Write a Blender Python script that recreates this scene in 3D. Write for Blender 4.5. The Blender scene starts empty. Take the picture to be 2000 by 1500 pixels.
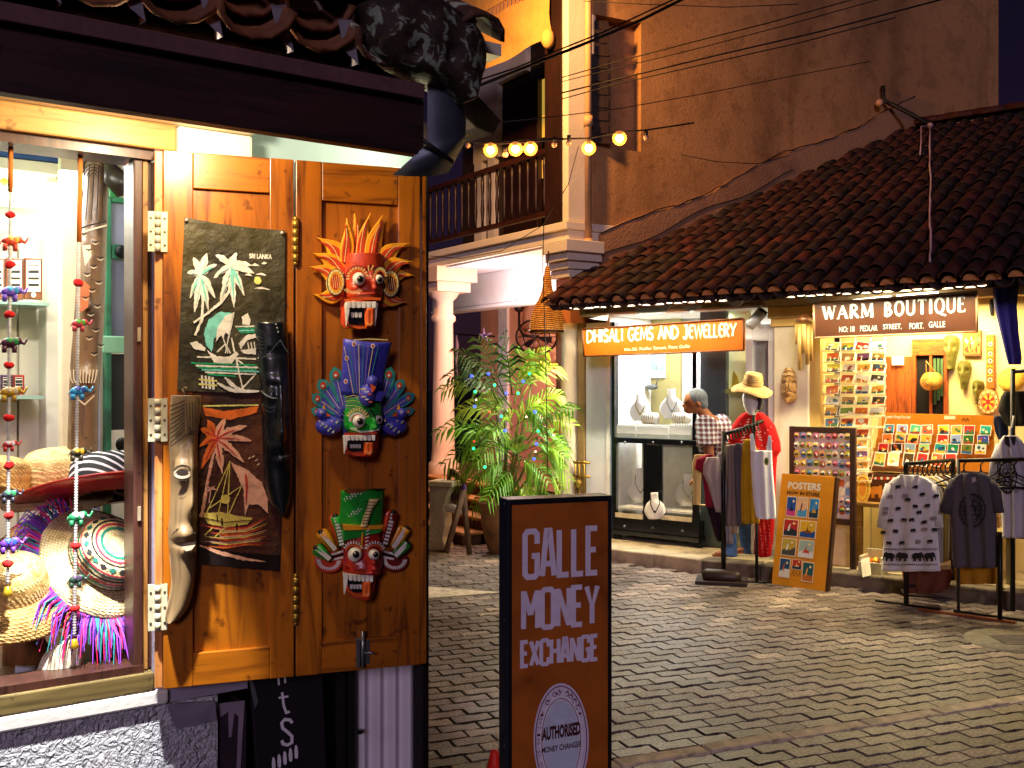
import bpy, bmesh, math, random
from mathutils import Vector, Matrix
random.seed(7)
SC = bpy.context.scene
COL = SC.collection
R_ = math.radians

# ---------------------------------------------------------------- camera, night sky, soft front fill, exposure
cam = bpy.data.cameras.new('camera'); camo = bpy.data.objects.new('camera', cam); COL.objects.link(camo)
camo.location = (0, 0, 1.6); camo.rotation_euler = (R_(90), 0, 0)
cam.lens = 36; cam.sensor_width = 36; cam.sensor_fit = 'HORIZONTAL'; cam.clip_start = 0.05; cam.clip_end = 600
SC.camera = camo
W = bpy.data.worlds.new('World'); SC.world = W; W.use_nodes = True
_nt = W.node_tree; _bg = _nt.nodes['Background']
_sky = _nt.nodes.new('ShaderNodeTexSky'); _sky.sky_type = 'NISHITA'; _sky.sun_disc = False
_sky.sun_elevation = R_(16); _sky.sun_rotation = R_(184)
_mx = _nt.nodes.new('ShaderNodeMix'); _mx.data_type = 'RGBA'; _mx.blend_type = 'MULTIPLY'; _mx.inputs[0].default_value = 1
_mx.inputs[7].default_value = (0.9, 0.34, 0.80, 1)
_nt.links.new(_sky.outputs[0], _mx.inputs[6]); _nt.links.new(_mx.outputs[2], _bg.inputs[0])
_bg.inputs[1].default_value = 0.0030
def lamp(kind, name, loc, watts, col, size=0.05, rot=None, target=None, spot=None, size_y=None, blend=0.6):
    l = bpy.data.lights.new(name, kind); l.energy = watts; l.color = col
    if kind in ('POINT', 'SPOT'): l.shadow_soft_size = size
    if kind == 'AREA':
        l.size = size
        if size_y: l.shape = 'RECTANGLE'; l.size_y = size_y
    if kind == 'SPOT': l.spot_size = R_(spot); l.spot_blend = blend
    o = bpy.data.objects.new(name, l); COL.objects.link(o); o.location = loc
    if target is not None:
        o.rotation_euler = (Vector(target) - Vector(loc)).to_track_quat('-Z', 'Y').to_euler()
    elif rot: o.rotation_euler = rot
    return o
_sun = lamp('SUN', 'front_fill', (0, -5, 20), 0.54, (0.94, 0.74, 1.0), rot=(R_(74), 0, R_(-4))); _sun.data.angle = R_(10)  # soft fill added from behind the camera to lift surfaces facing it
SC.view_settings.view_transform = 'Standard'; SC.view_settings.look = 'None'
SC.view_settings.gamma = 1.0; SC.view_settings.use_curve_mapping = False; SC.view_settings.exposure = 0.18
SC.render.engine = 'CYCLES'
SC.cycles.use_denoising = True
SC.cycles.max_bounces = 6; SC.cycles.diffuse_bounces = 3; SC.cycles.glossy_bounces = 3
SC.cycles.transmission_bounces = 6; SC.cycles.transparent_max_bounces = 12
SC.cycles.sample_clamp_indirect = 4.0; SC.cycles.caustics_reflective = False; SC.cycles.caustics_refractive = False

# ---------------------------------------------------------------- frames: an upright plane in the place, x along it, y into it, z up
class Fr:
    def __init__(s, x, y, deg):
        s.o = (x, y); s.deg = deg; a = R_(deg); s.ex = (math.cos(a), math.sin(a)); s.ey = (-math.sin(a), math.cos(a))
    def Y(s, px, y=0):
        k = (px - 1000) / 2000
        return (y + s.o[0]*s.ey[0] + s.o[1]*s.ey[1]) / (k*s.ey[0] + s.ey[1])
    def q(s, px, py, y=0):
        Y = s.Y(px, y); k = (px - 1000) / 2000
        return ((k*Y - s.o[0])*s.ex[0] + (Y - s.o[1])*s.ex[1], 1.6 - (py - 750)/2000*Y)
    def x(s, px, y=0): return s.q(px, 750, y)[0]
    def z(s, px, py, y=0): return s.q(px, py, y)[1]
    def w(s, x, y, z): return Vector((s.o[0] + x*s.ex[0] + y*s.ey[0], s.o[1] + x*s.ex[1] + y*s.ey[1], z))
    def u(s, px, y=0): return s.Y(px, y)/2000          # metres per photo pixel there
def frame_at(px, Y, deg): return Fr((px - 1000)/2000*Y, Y, deg)
def gp(px, py, z=0):                                   # a point of the ground seen at a place of the photo
    Y = (1.6 - z)*2000/(py - 750); return ((px - 1000)/2000*Y, Y)
L = frame_at(300, 2.42, 35.5)      # near shop wall
S = frame_at(318, 2.37, 20)        # opened shutters
E = frame_at(993, 3.5, 20)         # money exchange board
R = Fr(1.69, 9.3, -38)             # row of shops across the street
B = Fr(0.5865, 10.2, -57)          # balcony house front
G = Fr(0.5865, 10.2, 27)           # its side wall
WORLD = Fr(0, 0, 0)

# ---------------------------------------------------------------- materials
def hx(h):
    h = h.lstrip('#'); out = []
    for i in (0, 2, 4):
        c = int(h[i:i+2], 16)/255
        out.append(c/12.92 if c <= 0.04045 else ((c + 0.055)/1.055)**2.4)
    return tuple(out)
MATS = {}
def _new(name):
    m = bpy.data.materials.new(name); m.use_nodes = True; nt = m.node_tree
    return m, nt, nt.nodes['Principled BSDF']
def _noise(nt, scale, detail=4, stretch=None, dist=0.0):
    tc = nt.nodes.new('ShaderNodeTexCoord'); n = nt.nodes.new('ShaderNodeTexNoise')
    n.inputs['Scale'].default_value = scale; n.inputs['Detail'].default_value = detail; n.inputs['Distortion'].default_value = dist
    if stretch:
        mp = nt.nodes.new('ShaderNodeMapping'); mp.inputs['Scale'].default_value = stretch
        nt.links.new(tc.outputs['Object'], mp.inputs[0]); nt.links.new(mp.outputs[0], n.inputs[0])
    else: nt.links.new(tc.outputs['Object'], n.inputs[0])
    return n
def _ramp(nt, src, stops):
    r = nt.nodes.new('ShaderNodeValToRGB'); cr = r.color_ramp
    while len(cr.elements) < len(stops): cr.elements.new(0.5)
    for e, (p, c) in zip(cr.elements, stops): e.position = p; e.color = (*c, 1)
    nt.links.new(src, r.inputs[0]); return r
def _bump(nt, bs, src, strength, dist=0.01):
    b = nt.nodes.new('ShaderNodeBump'); b.inputs['Strength'].default_value = strength; b.inputs['Distance'].default_value = dist
    nt.links.new(src, b.inputs['Height']); nt.links.new(b.outputs[0], bs.inputs['Normal'])
def mat(c, rough=0.6, metal=0.0, var=0.22, scale=9, bump=0.15, bscale=60, bd=0.004, emit=0, spec=0.4, stretch=None, coat=0, trans=0, dirt=None):
    """one plain substance; grain and wear come from noise over the object"""
    key = (c, rough, metal, var, scale, bump, bscale, bd, emit, spec, stretch, coat, trans, dirt)
    if key in MATS: return MATS[key]
    m, nt, bs = _new('mat_' + c.strip('#')); col = hx(c)
    bs.inputs['Roughness'].default_value = rough; bs.inputs['Metallic'].default_value = metal
    bs.inputs['Specular IOR Level'].default_value = spec; bs.inputs['Coat Weight'].default_value = coat
    bs.inputs['Coat Roughness'].default_value = 0.12
    if trans: bs.inputs['Transmission Weight'].default_value = trans
    if var:
        n = _noise(nt, scale, 6, stretch, 0.6)
        stops = [(0.25, tuple(x*(1 - var) for x in col)), (0.55, col), (0.78, tuple(min(1, x*(1 + var*.7) + .004*var) for x in col))]
        if dirt: stops = [(0.28, hx(dirt))] + [(0.42, stops[0][1]), (0.58, col), (0.8, stops[2][1])]
        r = _ramp(nt, n.outputs[0], stops)
        nt.links.new(r.outputs[0], bs.inputs['Base Color'])
    else: bs.inputs['Base Color'].default_value = (*col, 1)
    if bump: _bump(nt, bs, _noise(nt, bscale, 5).outputs[0], bump, bd)
    if emit:
        bs.inputs['Emission Color'].default_value = (*col, 1); bs.inputs['Emission Strength'].default_value = emit
    MATS[key] = m; return m
def flat(c, rough=0.7): return mat(c, rough, var=0.10, bump=0.0, scale=30)
def wood(c1, c2, stretch=(14, 14, 1.2), rough=0.42, coat=0.15, scale=3.0, bump=0.12, spots=None):
    key = ('wood', c1, c2, stretch, rough, coat, scale, bump)
    if key in MATS: return MATS[key]
    m, nt, bs = _new('wood_' + c1.strip('#'))
    n = _noise(nt, scale, 7, stretch, 1.2)
    n2 = _noise(nt, 2.2, 3)
    r = _ramp(nt, n.outputs[0], [(0.3, hx(c2)), (0.5, hx(c1)), (0.72, tuple(min(1, x*1.25) for x in hx(c1)))])
    r2 = _ramp(nt, n2.outputs[0], [(0.35, (0.5, 0.44, 0.40)), (0.62, (1, 1, 1))])
    n3 = _noise(nt, 34, 4); r3 = _ramp(nt, n3.outputs[0], [(0.30, (.32, .26, .22)), (0.37, (1, 1, 1))])
    mx = nt.nodes.new('ShaderNodeMix'); mx.data_type = 'RGBA'; mx.blend_type = 'MULTIPLY'; mx.inputs[0].default_value = 0.8
    nt.links.new(r.outputs[0], mx.inputs[6]); nt.links.new(r2.outputs[0], mx.inputs[7])
    m3 = nt.nodes.new('ShaderNodeMix'); m3.data_type = 'RGBA'; m3.blend_type = 'MULTIPLY'; m3.inputs[0].default_value = 0.85
    nt.links.new(mx.outputs[2], m3.inputs[6]); nt.links.new(r3.outputs[0], m3.inputs[7]); nt.links.new(m3.outputs[2], bs.inputs['Base Color'])
    bs.inputs['Roughness'].default_value = rough; bs.inputs['Coat Weight'].default_value = coat; bs.inputs['Coat Roughness'].default_value = 0.25
    _bump(nt, bs, n.outputs[0], bump, 0.003)
    MATS[key] = m; return m
def straw(c1, c2, sc=90, bump=0.9):
    key = ('straw', c1, c2, sc)
    if key in MATS: return MATS[key]
    m, nt, bs = _new('straw_' + c1.strip('#'))
    tc = nt.nodes.new('ShaderNodeTexCoord'); w1 = nt.nodes.new('ShaderNodeTexWave'); w2 = nt.nodes.new('ShaderNodeTexWave')
    w1.wave_type = 'RINGS'; w1.rings_direction = 'SPHERICAL'; w2.bands_direction = 'DIAGONAL'
    for w_, s_ in ((w1, sc), (w2, sc*1.1)):
        w_.inputs['Scale'].default_value = s_; w_.inputs['Distortion'].default_value = 3; w_.inputs['Detail'].default_value = 2
        w_.inputs['Detail Scale'].default_value = 3
        nt.links.new(tc.outputs['Object'], w_.inputs[0])
    mu = nt.nodes.new('ShaderNodeMath'); mu.operation = 'MULTIPLY'
    nt.links.new(w1.outputs['Fac'], mu.inputs[0]); nt.links.new(w2.outputs['Fac'], mu.inputs[1])
    n = _noise(nt, 30, 4); ad = nt.nodes.new('ShaderNodeMath'); ad.operation = 'ADD'
    nt.links.new(mu.outputs[0], ad.inputs[0]); nt.links.new(n.outputs[0], ad.inputs[1])
    r = _ramp(nt, ad.outputs[0], [(0.4, hx(c2)), (0.75, hx(c1)), (1.0, tuple(min(1, x*1.2) for x in hx(c1)))])
    nt.links.new(r.outputs[0], bs.inputs['Base Color']); bs.inputs['Roughness'].default_value = 0.75
    _bump(nt, bs, mu.outputs[0], bump, 0.002)
    MATS[key] = m; return m
def stucco(c, c2, scale=26, bump=1.0, bd=0.03, big=2.0, stain=0.4, streak=None):
    key = ('stucco', c, c2, scale, bump, bd, big, stain, streak)
    if key in MATS: return MATS[key]
    m, nt, bs = _new('plaster_' + c.strip('#'))
    n = _noise(nt, scale, 6, None, 1.4); n2 = _noise(nt, big, 6, (1, 1, 0.55), 0.8)
    r = _ramp(nt, n2.outputs[0], [(stain - .12, hx(c2)), (stain + .1, hx(c)), (0.85, tuple(min(1, x*1.08) for x in hx(c)))])
    src = r.outputs[0]
    if streak:
        for st_, sc_, lo in (((1, 1, .16), 2.6, .36), ((1, 1, 1), 3.5, .36), ((1, 1, 1), 14, .33)):
            nn = _noise(nt, sc_, 8, st_, 0.6); rr_ = _ramp(nt, nn.outputs[0], [(lo, hx(streak)), (lo + .12, (1, 1, 1))])
            mx = nt.nodes.new('ShaderNodeMix'); mx.data_type = 'RGBA'; mx.blend_type = 'MULTIPLY'; mx.inputs[0].default_value = .24
            nt.links.new(src, mx.inputs[6]); nt.links.new(rr_.outputs[0], mx.inputs[7]); src = mx.outputs[2]
    nt.links.new(src, bs.inputs['Base Color']); bs.inputs['Roughness'].default_value = 0.9
    bs.inputs['Specular IOR Level'].default_value = 0.2
    _bump(nt, bs, n.outputs[0], bump, bd)
    MATS[key] = m; return m
def tile_mat(c, lichen=None, sc=8):
    key = ('tile', c, lichen, sc)
    if key in MATS: return MATS[key]
    m, nt, bs = _new('clay_' + c.strip('#'))
    oi = nt.nodes.new('ShaderNodeObjectInfo')
    n = _noise(nt, sc, 7, None, 0.7); col = hx(c)
    stops = [(0.3, tuple(x*.35 for x in col)), (0.52, col), (0.75, tuple(min(1, x*1.6 + .01) for x in col))]
    if lichen: stops = [(0.3, tuple(x*.4 for x in col)), (0.5, col), (0.56, tuple(x*1.2 for x in col)), (0.6, hx(lichen)), (0.75, tuple(min(1, x*1.3) for x in hx(lichen)))]
    r = _ramp(nt, n.outputs[0], stops)
    mx = nt.nodes.new('ShaderNodeMix'); mx.data_type = 'RGBA'; mx.blend_type = 'MULTIPLY'; mx.inputs[0].default_value = 0.7
    r2 = _ramp(nt, oi.outputs['Random'], [(0.0, (0.45, 0.4, 0.4)), (1.0, (1.25, 1.15, 1.1))])
    nt.links.new(r.outputs[0], mx.inputs[6]); nt.links.new(r2.outputs[0], mx.inputs[7]); nt.links.new(mx.outputs[2], bs.inputs['Base Color'])
    bs.inputs['Roughness'].default_value = 0.75
    _bump(nt, bs, n.outputs[0], 0.6, 0.01)
    MATS[key] = m; return m
def glow(c, k):
    key = ('glow', c, k)
    if key in MATS: return MATS[key]
    m, nt, bs = _new('lit_' + c.strip('#')); bs.inputs['Base Color'].default_value = (*hx(c), 1)
    bs.inputs['Emission Color'].default_value = (*hx(c), 1); bs.inputs['Emission Strength'].default_value = k
    MATS[key] = m; return m
def glass(c='#e8f0f0', alpha=0.12, rough=0.03):
    key = ('glass', c, alpha, rough)
    if key in MATS: return MATS[key]
    m, nt, bs = _new('glass'); out = nt.nodes['Material Output']
    bs.inputs['Base Color'].default_value = (*hx(c), 1); bs.inputs['Roughness'].default_value = rough; bs.inputs['Specular IOR Level'].default_value = 0.6
    bs.inputs['Alpha'].default_value = alpha
    MATS[key] = m; return m
def plaid(base, l1, l2, sc):
    key = ('plaid', base, l1, l2, sc)
    if key in MATS: return MATS[key]
    m, nt, bs = _new('plaid'); tc = nt.nodes.new('ShaderNodeTexCoord'); cur = None
    prev = (*hx(base), 1); psock = None
    for ax, off, colr, th in ((2, 0, l1, .62), (0, .3, l1, .62), (2, .5, l2, .72), (0, .8, l2, .72)):
        sep = nt.nodes.new('ShaderNodeSeparateXYZ'); nt.links.new(tc.outputs['Object'], sep.inputs[0])
        a = nt.nodes.new('ShaderNodeMath'); a.operation = 'MULTIPLY_ADD'; a.inputs[1].default_value = sc; a.inputs[2].default_value = off + 10
        nt.links.new(sep.outputs[ax], a.inputs[0])
        f = nt.nodes.new('ShaderNodeMath'); f.operation = 'FRACT'; nt.links.new(a.outputs[0], f.inputs[0])
        g = nt.nodes.new('ShaderNodeMath'); g.operation = 'GREATER_THAN'; g.inputs[1].default_value = th; nt.links.new(f.outputs[0], g.inputs[0])
        k = nt.nodes.new('ShaderNodeMath'); k.operation = 'MULTIPLY'; k.inputs[1].default_value = 0.62; nt.links.new(g.outputs[0], k.inputs[0])
        mx = nt.nodes.new('ShaderNodeMix'); mx.data_type = 'RGBA'
        nt.links.new(k.outputs[0], mx.inputs[0])
        if psock: nt.links.new(psock, mx.inputs[6])
        else: mx.inputs[6].default_value = prev
        mx.inputs[7].default_value = (*hx(colr), 1); psock = mx.outputs[2]
    nt.links.new(psock, bs.inputs['Base Color']); bs.inputs['Roughness'].default_value = 0.85
    _bump(nt, bs, _noise(nt, 25, 3).outputs[0], 0.4, 0.02)
    MATS[key] = m; return m

# ---------------------------------------------------------------- mesh builder
class MB:
    def __init__(s, m=None): s.v = []; s.f = []; s.mi = []; s.sm = []; s.mats = []; s.cur = 0; s.T = None; s.eps = 0.0
    def use(s, m):
        if m not in s.mats: s.mats.append(m)
        s.cur = s.mats.index(m); return s
    def add(s, vs, fs, smooth=False):
        b = len(s.v)
        s.v += [tuple(s.T @ Vector(p)) for p in vs] if s.T else [tuple(p) for p in vs]
        for f in fs: s.f.append([b + i for i in f]); s.mi.append(s.cur); s.sm.append(smooth)
    def box(s, x0, x1, y0, y1, z0, z1):
        s.add([(x0,y0,z0),(x1,y0,z0),(x1,y1,z0),(x0,y1,z0),(x0,y0,z1),(x1,y0,z1),(x1,y1,z1),(x0,y1,z1)],
              [(0,3,2,1),(4,5,6,7),(0,1,5,4),(1,2,6,5),(2,3,7,6),(3,0,4,7)]); return s
    def prism(s, poly, y0, y1):          # outline in x,z, thickness along y
        n = len(poly)
        s.add([(x, y0, z) for x, z in poly] + [(x, y1, z) for x, z in poly],
              [list(range(n)), list(range(2*n - 1, n - 1, -1))] + [(i, i + n, (i + 1) % n + n, (i + 1) % n) for i in range(n)]); return s
    def prismz(s, poly, z0, z1):
        n = len(poly)
        s.add([(x, y, z0) for x, y in poly] + [(x, y, z1) for x, y in poly],
              [list(range(n)), list(range(n, 2*n))] + [(i, (i + 1) % n, (i + 1) % n + n, i + n) for i in range(n)]); return s
    def tube(s, pts, r, n=8, cap=True, flat_=1.0):
        pts = [Vector(p) for p in pts]; k = len(pts); rs = r if isinstance(r, (list, tuple)) else [r]*k
        vs = []; up = None
        for i, p in enumerate(pts):
            t = (pts[min(i + 1, k - 1)] - pts[max(i - 1, 0)]).normalized()
            a = Vector((0, 0, 1)) if abs(t.z) < .9 else Vector((0, 1, 0))
            if up is None: up = (a - t*a.dot(t)).normalized()
            else:
                up = up - t*up.dot(t)
                up = up.normalized() if up.length > 1e-5 else (a - t*a.dot(t)).normalized()
            sd = t.cross(up)
            for j in range(n):
                an = 2*math.pi*j/n; vs.append(p + (sd*math.cos(an) + up*math.sin(an)*flat_)*rs[i])
        fs = [(i*n + j, i*n + (j + 1) % n, (i + 1)*n + (j + 1) % n, (i + 1)*n + j) for i in range(k - 1) for j in range(n)]
        if cap: fs += [list(range(n))[::-1], list(range((k - 1)*n, k*n))]
        s.add(vs, fs, n > 4); return s
    def lathe(s, prof, c=(0, 0, 0), n=24, M=None, wob=None):   # prof: (radius, height) about z
        vs = []; k = len(prof)
        for i, (r, h) in enumerate(prof):
            for j in range(n):
                an = 2*math.pi*j/n; rr = r; hh = h
                if wob: rr, hh = wob(r, h, an)
                p = Vector((rr*math.cos(an), rr*math.sin(an), hh))
                if M: p = M @ p
                vs.append(p + Vector(c))
        fs = [(i*n + j, i*n + (j + 1) % n, (i + 1)*n + (j + 1) % n, (i + 1)*n + j) for i in range(k - 1) for j in range(n)]
        if prof[0][0] > 1e-6 and prof[0][0] != prof[-1][0]: pass
        s.add(vs, fs, True); return s
    def ell(s, c, r, nu=12, nv=8, M=None):
        if not isinstance(r, (tuple, list)): r = (r, r, r)
        vs = []; c = Vector(c)
        for i in range(nv + 1):
            th = math.pi*i/nv
            for j in range(nu):
                ph = 2*math.pi*j/nu
                p = Vector((r[0]*math.sin(th)*math.cos(ph), r[1]*math.sin(th)*math.sin(ph), r[2]*math.cos(th)))
                if M: p = M @ p
                vs.append(p + c)
        s.add(vs, [(i*nu + j, (i + 1)*nu + j, (i + 1)*nu + (j + 1) % nu, i*nu + (j + 1) % nu) for i in range(nv) for j in range(nu)], True); return s
    def grid(s, fn, nu, nv, smooth=True):
        s.add([fn(i/nu, j/nv) for j in range(nv + 1) for i in range(nu + 1)],
              [(j*(nu + 1) + i, j*(nu + 1) + i + 1, (j + 1)*(nu + 1) + i + 1, (j + 1)*(nu + 1) + i) for j in range(nv) for i in range(nu)], smooth); return s
    def ribbon(s, pts, w, y, closed=False):   # flat strip of even width in the x,z plane
        s.eps += 0.00012; y = y - (s.eps % 0.0024); n = len(pts); vs = []
        ws = w if isinstance(w, (list, tuple)) else [w]*n
        for i in range(n):
            p = Vector(pts[i])
            a = Vector(pts[(i - 1) % n]) if (i > 0 or closed) else None
            b = Vector(pts[(i + 1) % n]) if (i < n - 1 or closed) else None
            d1 = (p - a).normalized() if a is not None else (b - p).normalized()
            d2 = (b - p).normalized() if b is not None else d1
            m = d1 + d2
            if m.length < 1e-4: m = d1
            m.normalize(); nn = Vector((-m.y, m.x)); k = 1/max(.5, nn.dot(Vector((-d1.y, d1.x))))
            vs += [(p.x + nn.x*ws[i]/2*k, y, p.y + nn.y*ws[i]/2*k), (p.x - nn.x*ws[i]/2*k, y, p.y - nn.y*ws[i]/2*k)]
        fs = [(2*i, 2*i + 1, 2*i + 3, 2*i + 2) for i in range(n - 1)]
        if closed: fs.append((2*n - 2, 2*n - 1, 1, 0))
        s.add(vs, fs); return s
    def poly(s, pts, y):
        s.eps += 0.00012; y = y - (s.eps % 0.0024)
        s.add([(x, y, z) for x, z in pts], [list(range(len(pts)))]); return s
    def mesh(s, name, off=(0, 0, 0), fix=True):
        me = bpy.data.meshes.new(name)
        me.from_pydata([(a - off[0], b - off[1], c - off[2]) for a, b, c in s.v], [], s.f)
        for m in s.mats: me.materials.append(m)
        me.polygons.foreach_set('material_index', s.mi); me.polygons.foreach_set('use_smooth', s.sm)
        if fix and len(s.f) < 30000:
            bm = bmesh.new(); bm.from_mesh(me); bmesh.ops.recalc_face_normals(bm, faces=bm.faces); bm.to_mesh(me); bm.free()
        me.update(); return me
def mb(m): return MB().use(m)

# ---------------------------------------------------------------- things and parts
BASE = {}
def tag(o, label=None, cat=None, group=None, kind=None):
    if label: o['label'] = label
    if cat: o['category'] = cat
    if group: o['group'] = group
    if kind: o['kind'] = kind
    return o
def thing(name, label, cat, fr, base=(0, 0, 0), group=None, kind=None):
    o = bpy.data.objects.new(name, None); COL.objects.link(o); o.empty_display_size = 0.1
    o.location = fr.w(*base); o.rotation_euler = (0, 0, R_(fr.deg)); BASE[o.name] = tuple(base)
    return tag(o, label, cat, group, kind)
def part(root, name, b, parent=None, label=None, kind=None, bevel=0, fix=True):
    me = b.mesh(name, BASE[root.name], fix); o = bpy.data.objects.new(name, me); COL.objects.link(o)
    o.parent = parent or root
    tag(o, label, kind=kind)
    if bevel:
        md = o.modifiers.new('bevel', 'BEVEL'); md.width = bevel; md.segments = 2; md.limit_method = 'ANGLE'; md.angle_limit = R_(40)
    return o
def solo(name, label, cat, fr, b, group=None, kind=None, bevel=0, fix=True):
    xs = [p[0] for p in b.v]; ys = [p[1] for p in b.v]; zs = [p[2] for p in b.v]
    base = ((min(xs) + max(xs))/2, (min(ys) + max(ys))/2, min(zs))
    me = b.mesh(name, base, fix); o = bpy.data.objects.new(name, me); COL.objects.link(o)
    o.location = fr.w(*base); o.rotation_euler = (0, 0, R_(fr.deg)); tag(o, label, cat, group, kind)
    if bevel:
        md = o.modifiers.new('bevel', 'BEVEL'); md.width = bevel; md.segments = 2; md.limit_method = 'ANGLE'; md.angle_limit = R_(40)
    return o
def inst(name, me, parent, M=None, label=None):
    o = bpy.data.objects.new(name, me); COL.objects.link(o); o.parent = parent
    if M is not None: o.matrix_local = M
    tag(o, label); return o
def remesh(b, name, off, vox, smooth=3):
    """several closed shapes grown together into one continuous skin"""
    me = b.mesh(name + '_raw', off); o = bpy.data.objects.new('tmp_skin', me); COL.objects.link(o)
    md = o.modifiers.new('r', 'REMESH'); md.mode = 'VOXEL'; md.voxel_size = vox; md.use_smooth_shade = True
    if smooth: sm = o.modifiers.new('s', 'SMOOTH'); sm.iterations = smooth; sm.factor = 0.5
    dg = bpy.context.evaluated_depsgraph_get(); out = bpy.data.meshes.new_from_object(o.evaluated_get(dg))
    out.materials.clear()
    for m in b.mats[:1]: out.materials.append(m)
    out.name = name; bpy.data.objects.remove(o); bpy.data.meshes.remove(me); return out
def partm(root, name, me, parent=None, label=None):
    o = bpy.data.objects.new(name, me); COL.objects.link(o); o.parent = parent or root; tag(o, label); return o

# ---- relief: a carved or sewn body given by its left and right outline, row by row in photo pixels
def _cat(a, b, c, d, t): return .5*((2*b) + (-a + c)*t + (2*a - 5*b + 4*c - d)*t*t + (-a + 3*b - 3*c + d)*t**3)
def relief(b, fr, rows, y0, depth, feats=(), nx=14, nz=40, fold=0, foldn=5, back=0.0, power=0.5, smooth_rows=True, seed=0):
    ks = len(rows); rnd = random.Random(seed); ph = rnd.random()*6; ph2 = rnd.random()*6
    vs = []; nr = nz + 1
    for j in range(nr):
        t = j/nz*(ks - 1); i = min(int(t), ks - 2); f = t - i
        P = [rows[max(i - 1, 0)], rows[i], rows[i + 1], rows[min(i + 2, ks - 1)]]
        if smooth_rows: py, xl, xr = [_cat(P[0][k], P[1][k], P[2][k], P[3][k], f) for k in range(3)]
        else: py, xl, xr = [P[1][k]*(1 - f) + P[2][k]*f for k in range(3)]
        for side in (0, 1):
            for a in range(nx + 1):
                u = a/nx*2 - 1; px = (xl + xr)/2 + (xr - xl)/2*u
                y = 0
                if side == 0:
                    y = -depth*max(0.0, 1 - u*u)**power
                    for (fx, fy, rx, ry, h) in feats:
                        d = ((px - fx)/rx)**2 + ((py - fy)/ry)**2
                        if d < 6: y -= h*math.exp(-d)
                    if fold: y -= fold*(math.sin(u*foldn + ph + 0.8*math.sin(j/nz*3 + ph2))*(.35 + .65*j/nz))*max(0, 1 - u**4)
                else: y = back*max(0.0, 1 - u*u)**power
                x, z = fr.q(px, py, y0)
                vs.append((x, y0 + y, z))
    W2 = 2*(nx + 1); fs = []
    for j in range(nz):
        for a in range(nx):
            for sd in (0, nx + 1):
                i0 = j*W2 + sd + a; fs.append((i0, i0 + 1, i0 + W2 + 1, i0 + W2))
        for a in (0, nx):
            i0 = j*W2 + a; fs.append((i0, i0 + nx + 1, i0 + W2 + nx + 1, i0 + W2))
    for j in (0, nz):
        for a in range(nx):
            i0 = j*W2 + a; fs.append((i0, i0 + 1, i0 + nx + 2, i0 + nx + 1))
    b.add(vs, fs, True); return b
JIT = [0.0, random.Random(99)]      # ragged edge of dyed print, in photo pixels
def rag(pts, closed):
    if not JIT[0]: return pts
    out = []; n = len(pts)
    for i in range(n if closed else n - 1):
        a, c = pts[i], pts[(i + 1) % n]; k = max(1, int(math.hypot(c[0] - a[0], c[1] - a[1])/3.2))
        for j in range(k): out.append((a[0] + (c[0] - a[0])*j/k + JIT[1].uniform(-1, 1)*JIT[0], a[1] + (c[1] - a[1])*j/k + JIT[1].uniform(-1, 1)*JIT[0]))
    if not closed: out.append(pts[-1])
    return out
def pxl(fr, pts, y=0): return [fr.q(a, c, y) for a, c in pts]
def stroke(b, fr, m, w, pts, y):
    b.use(m); k = fr.u(pts[0][0], y)
    if JIT[0] and len(pts) > 1:
        n0 = len(pts); ws = w if isinstance(w, (list, tuple)) else [w]*n0; P2, W2 = [], []
        for i in range(n0 - 1):
            q = max(1, int(math.hypot(pts[i+1][0] - pts[i][0], pts[i+1][1] - pts[i][1])/4))
            for j in range(q): f = j/q; P2.append((pts[i][0]*(1-f) + pts[i+1][0]*f + JIT[1].uniform(-.4, .4)*JIT[0], pts[i][1]*(1-f) + pts[i+1][1]*f + JIT[1].uniform(-.4, .4)*JIT[0])); W2.append((ws[i]*(1-f) + ws[i+1]*f)*JIT[1].uniform(.7, 1.25))
        pts, w = P2 + [pts[-1]], W2 + [ws[-1]]
    b.ribbon(pxl(fr, pts, y), [x*k for x in w] if isinstance(w, (list, tuple)) else w*k, y)
def blob(b, fr, m, pts, y): b.use(m); b.poly(pxl(fr, rag(pts, True), y), y)
def disc(b, fr, m, cx, cy, r, y, ry=None, n=16):
    ry = ry or r; blob(b, fr, m, [(cx + r*math.cos(2*math.pi*i/n), cy + ry*math.sin(2*math.pi*i/n)) for i in range(n)], y)
def arc(cx, cy, rx, ry, a0, a1, n=10):
    return [(cx + rx*math.cos(R_(a0 + (a1 - a0)*i/n)), cy - ry*math.sin(R_(a0 + (a1 - a0)*i/n))) for i in range(n + 1)]
def bez(p0, p1, p2, n=8):
    return [((1-t)**2*p0[0] + 2*t*(1-t)*p1[0] + t*t*p2[0], (1-t)**2*p0[1] + 2*t*(1-t)*p1[1] + t*t*p2[1]) for t in [i/n for i in range(n + 1)]]
def flame(base, tip, w, bend, n=8):      # a tongue-shaped outline from base to tip, bent sideways
    bx, by = base; tx, ty = tip; dx, dy = tx - bx, ty - by; l = math.hypot(dx, dy); nx_, ny_ = -dy/l, dx/l
    left = []; right = []
    for i in range(n + 1):
        t = i/n; ww = w*(.55 + .9*math.sin(math.pi*min(1, t*1.05 + .1))*.6)*(1 - t**2.2)
        o = bend*math.sin(t*math.pi*1.3)*t
        cx = bx + dx*t + nx_*o; cy = by + dy*t + ny_*o
        left.append((cx + nx_*ww/2, cy + ny_*ww/2)); right.append((cx - nx_*ww/2, cy - ny_*ww/2))
    return left + right[::-1][1:], [((a[0] + c[0])/2, (a[1] + c[1])/2) for a, c in zip(left, right)]

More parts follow.
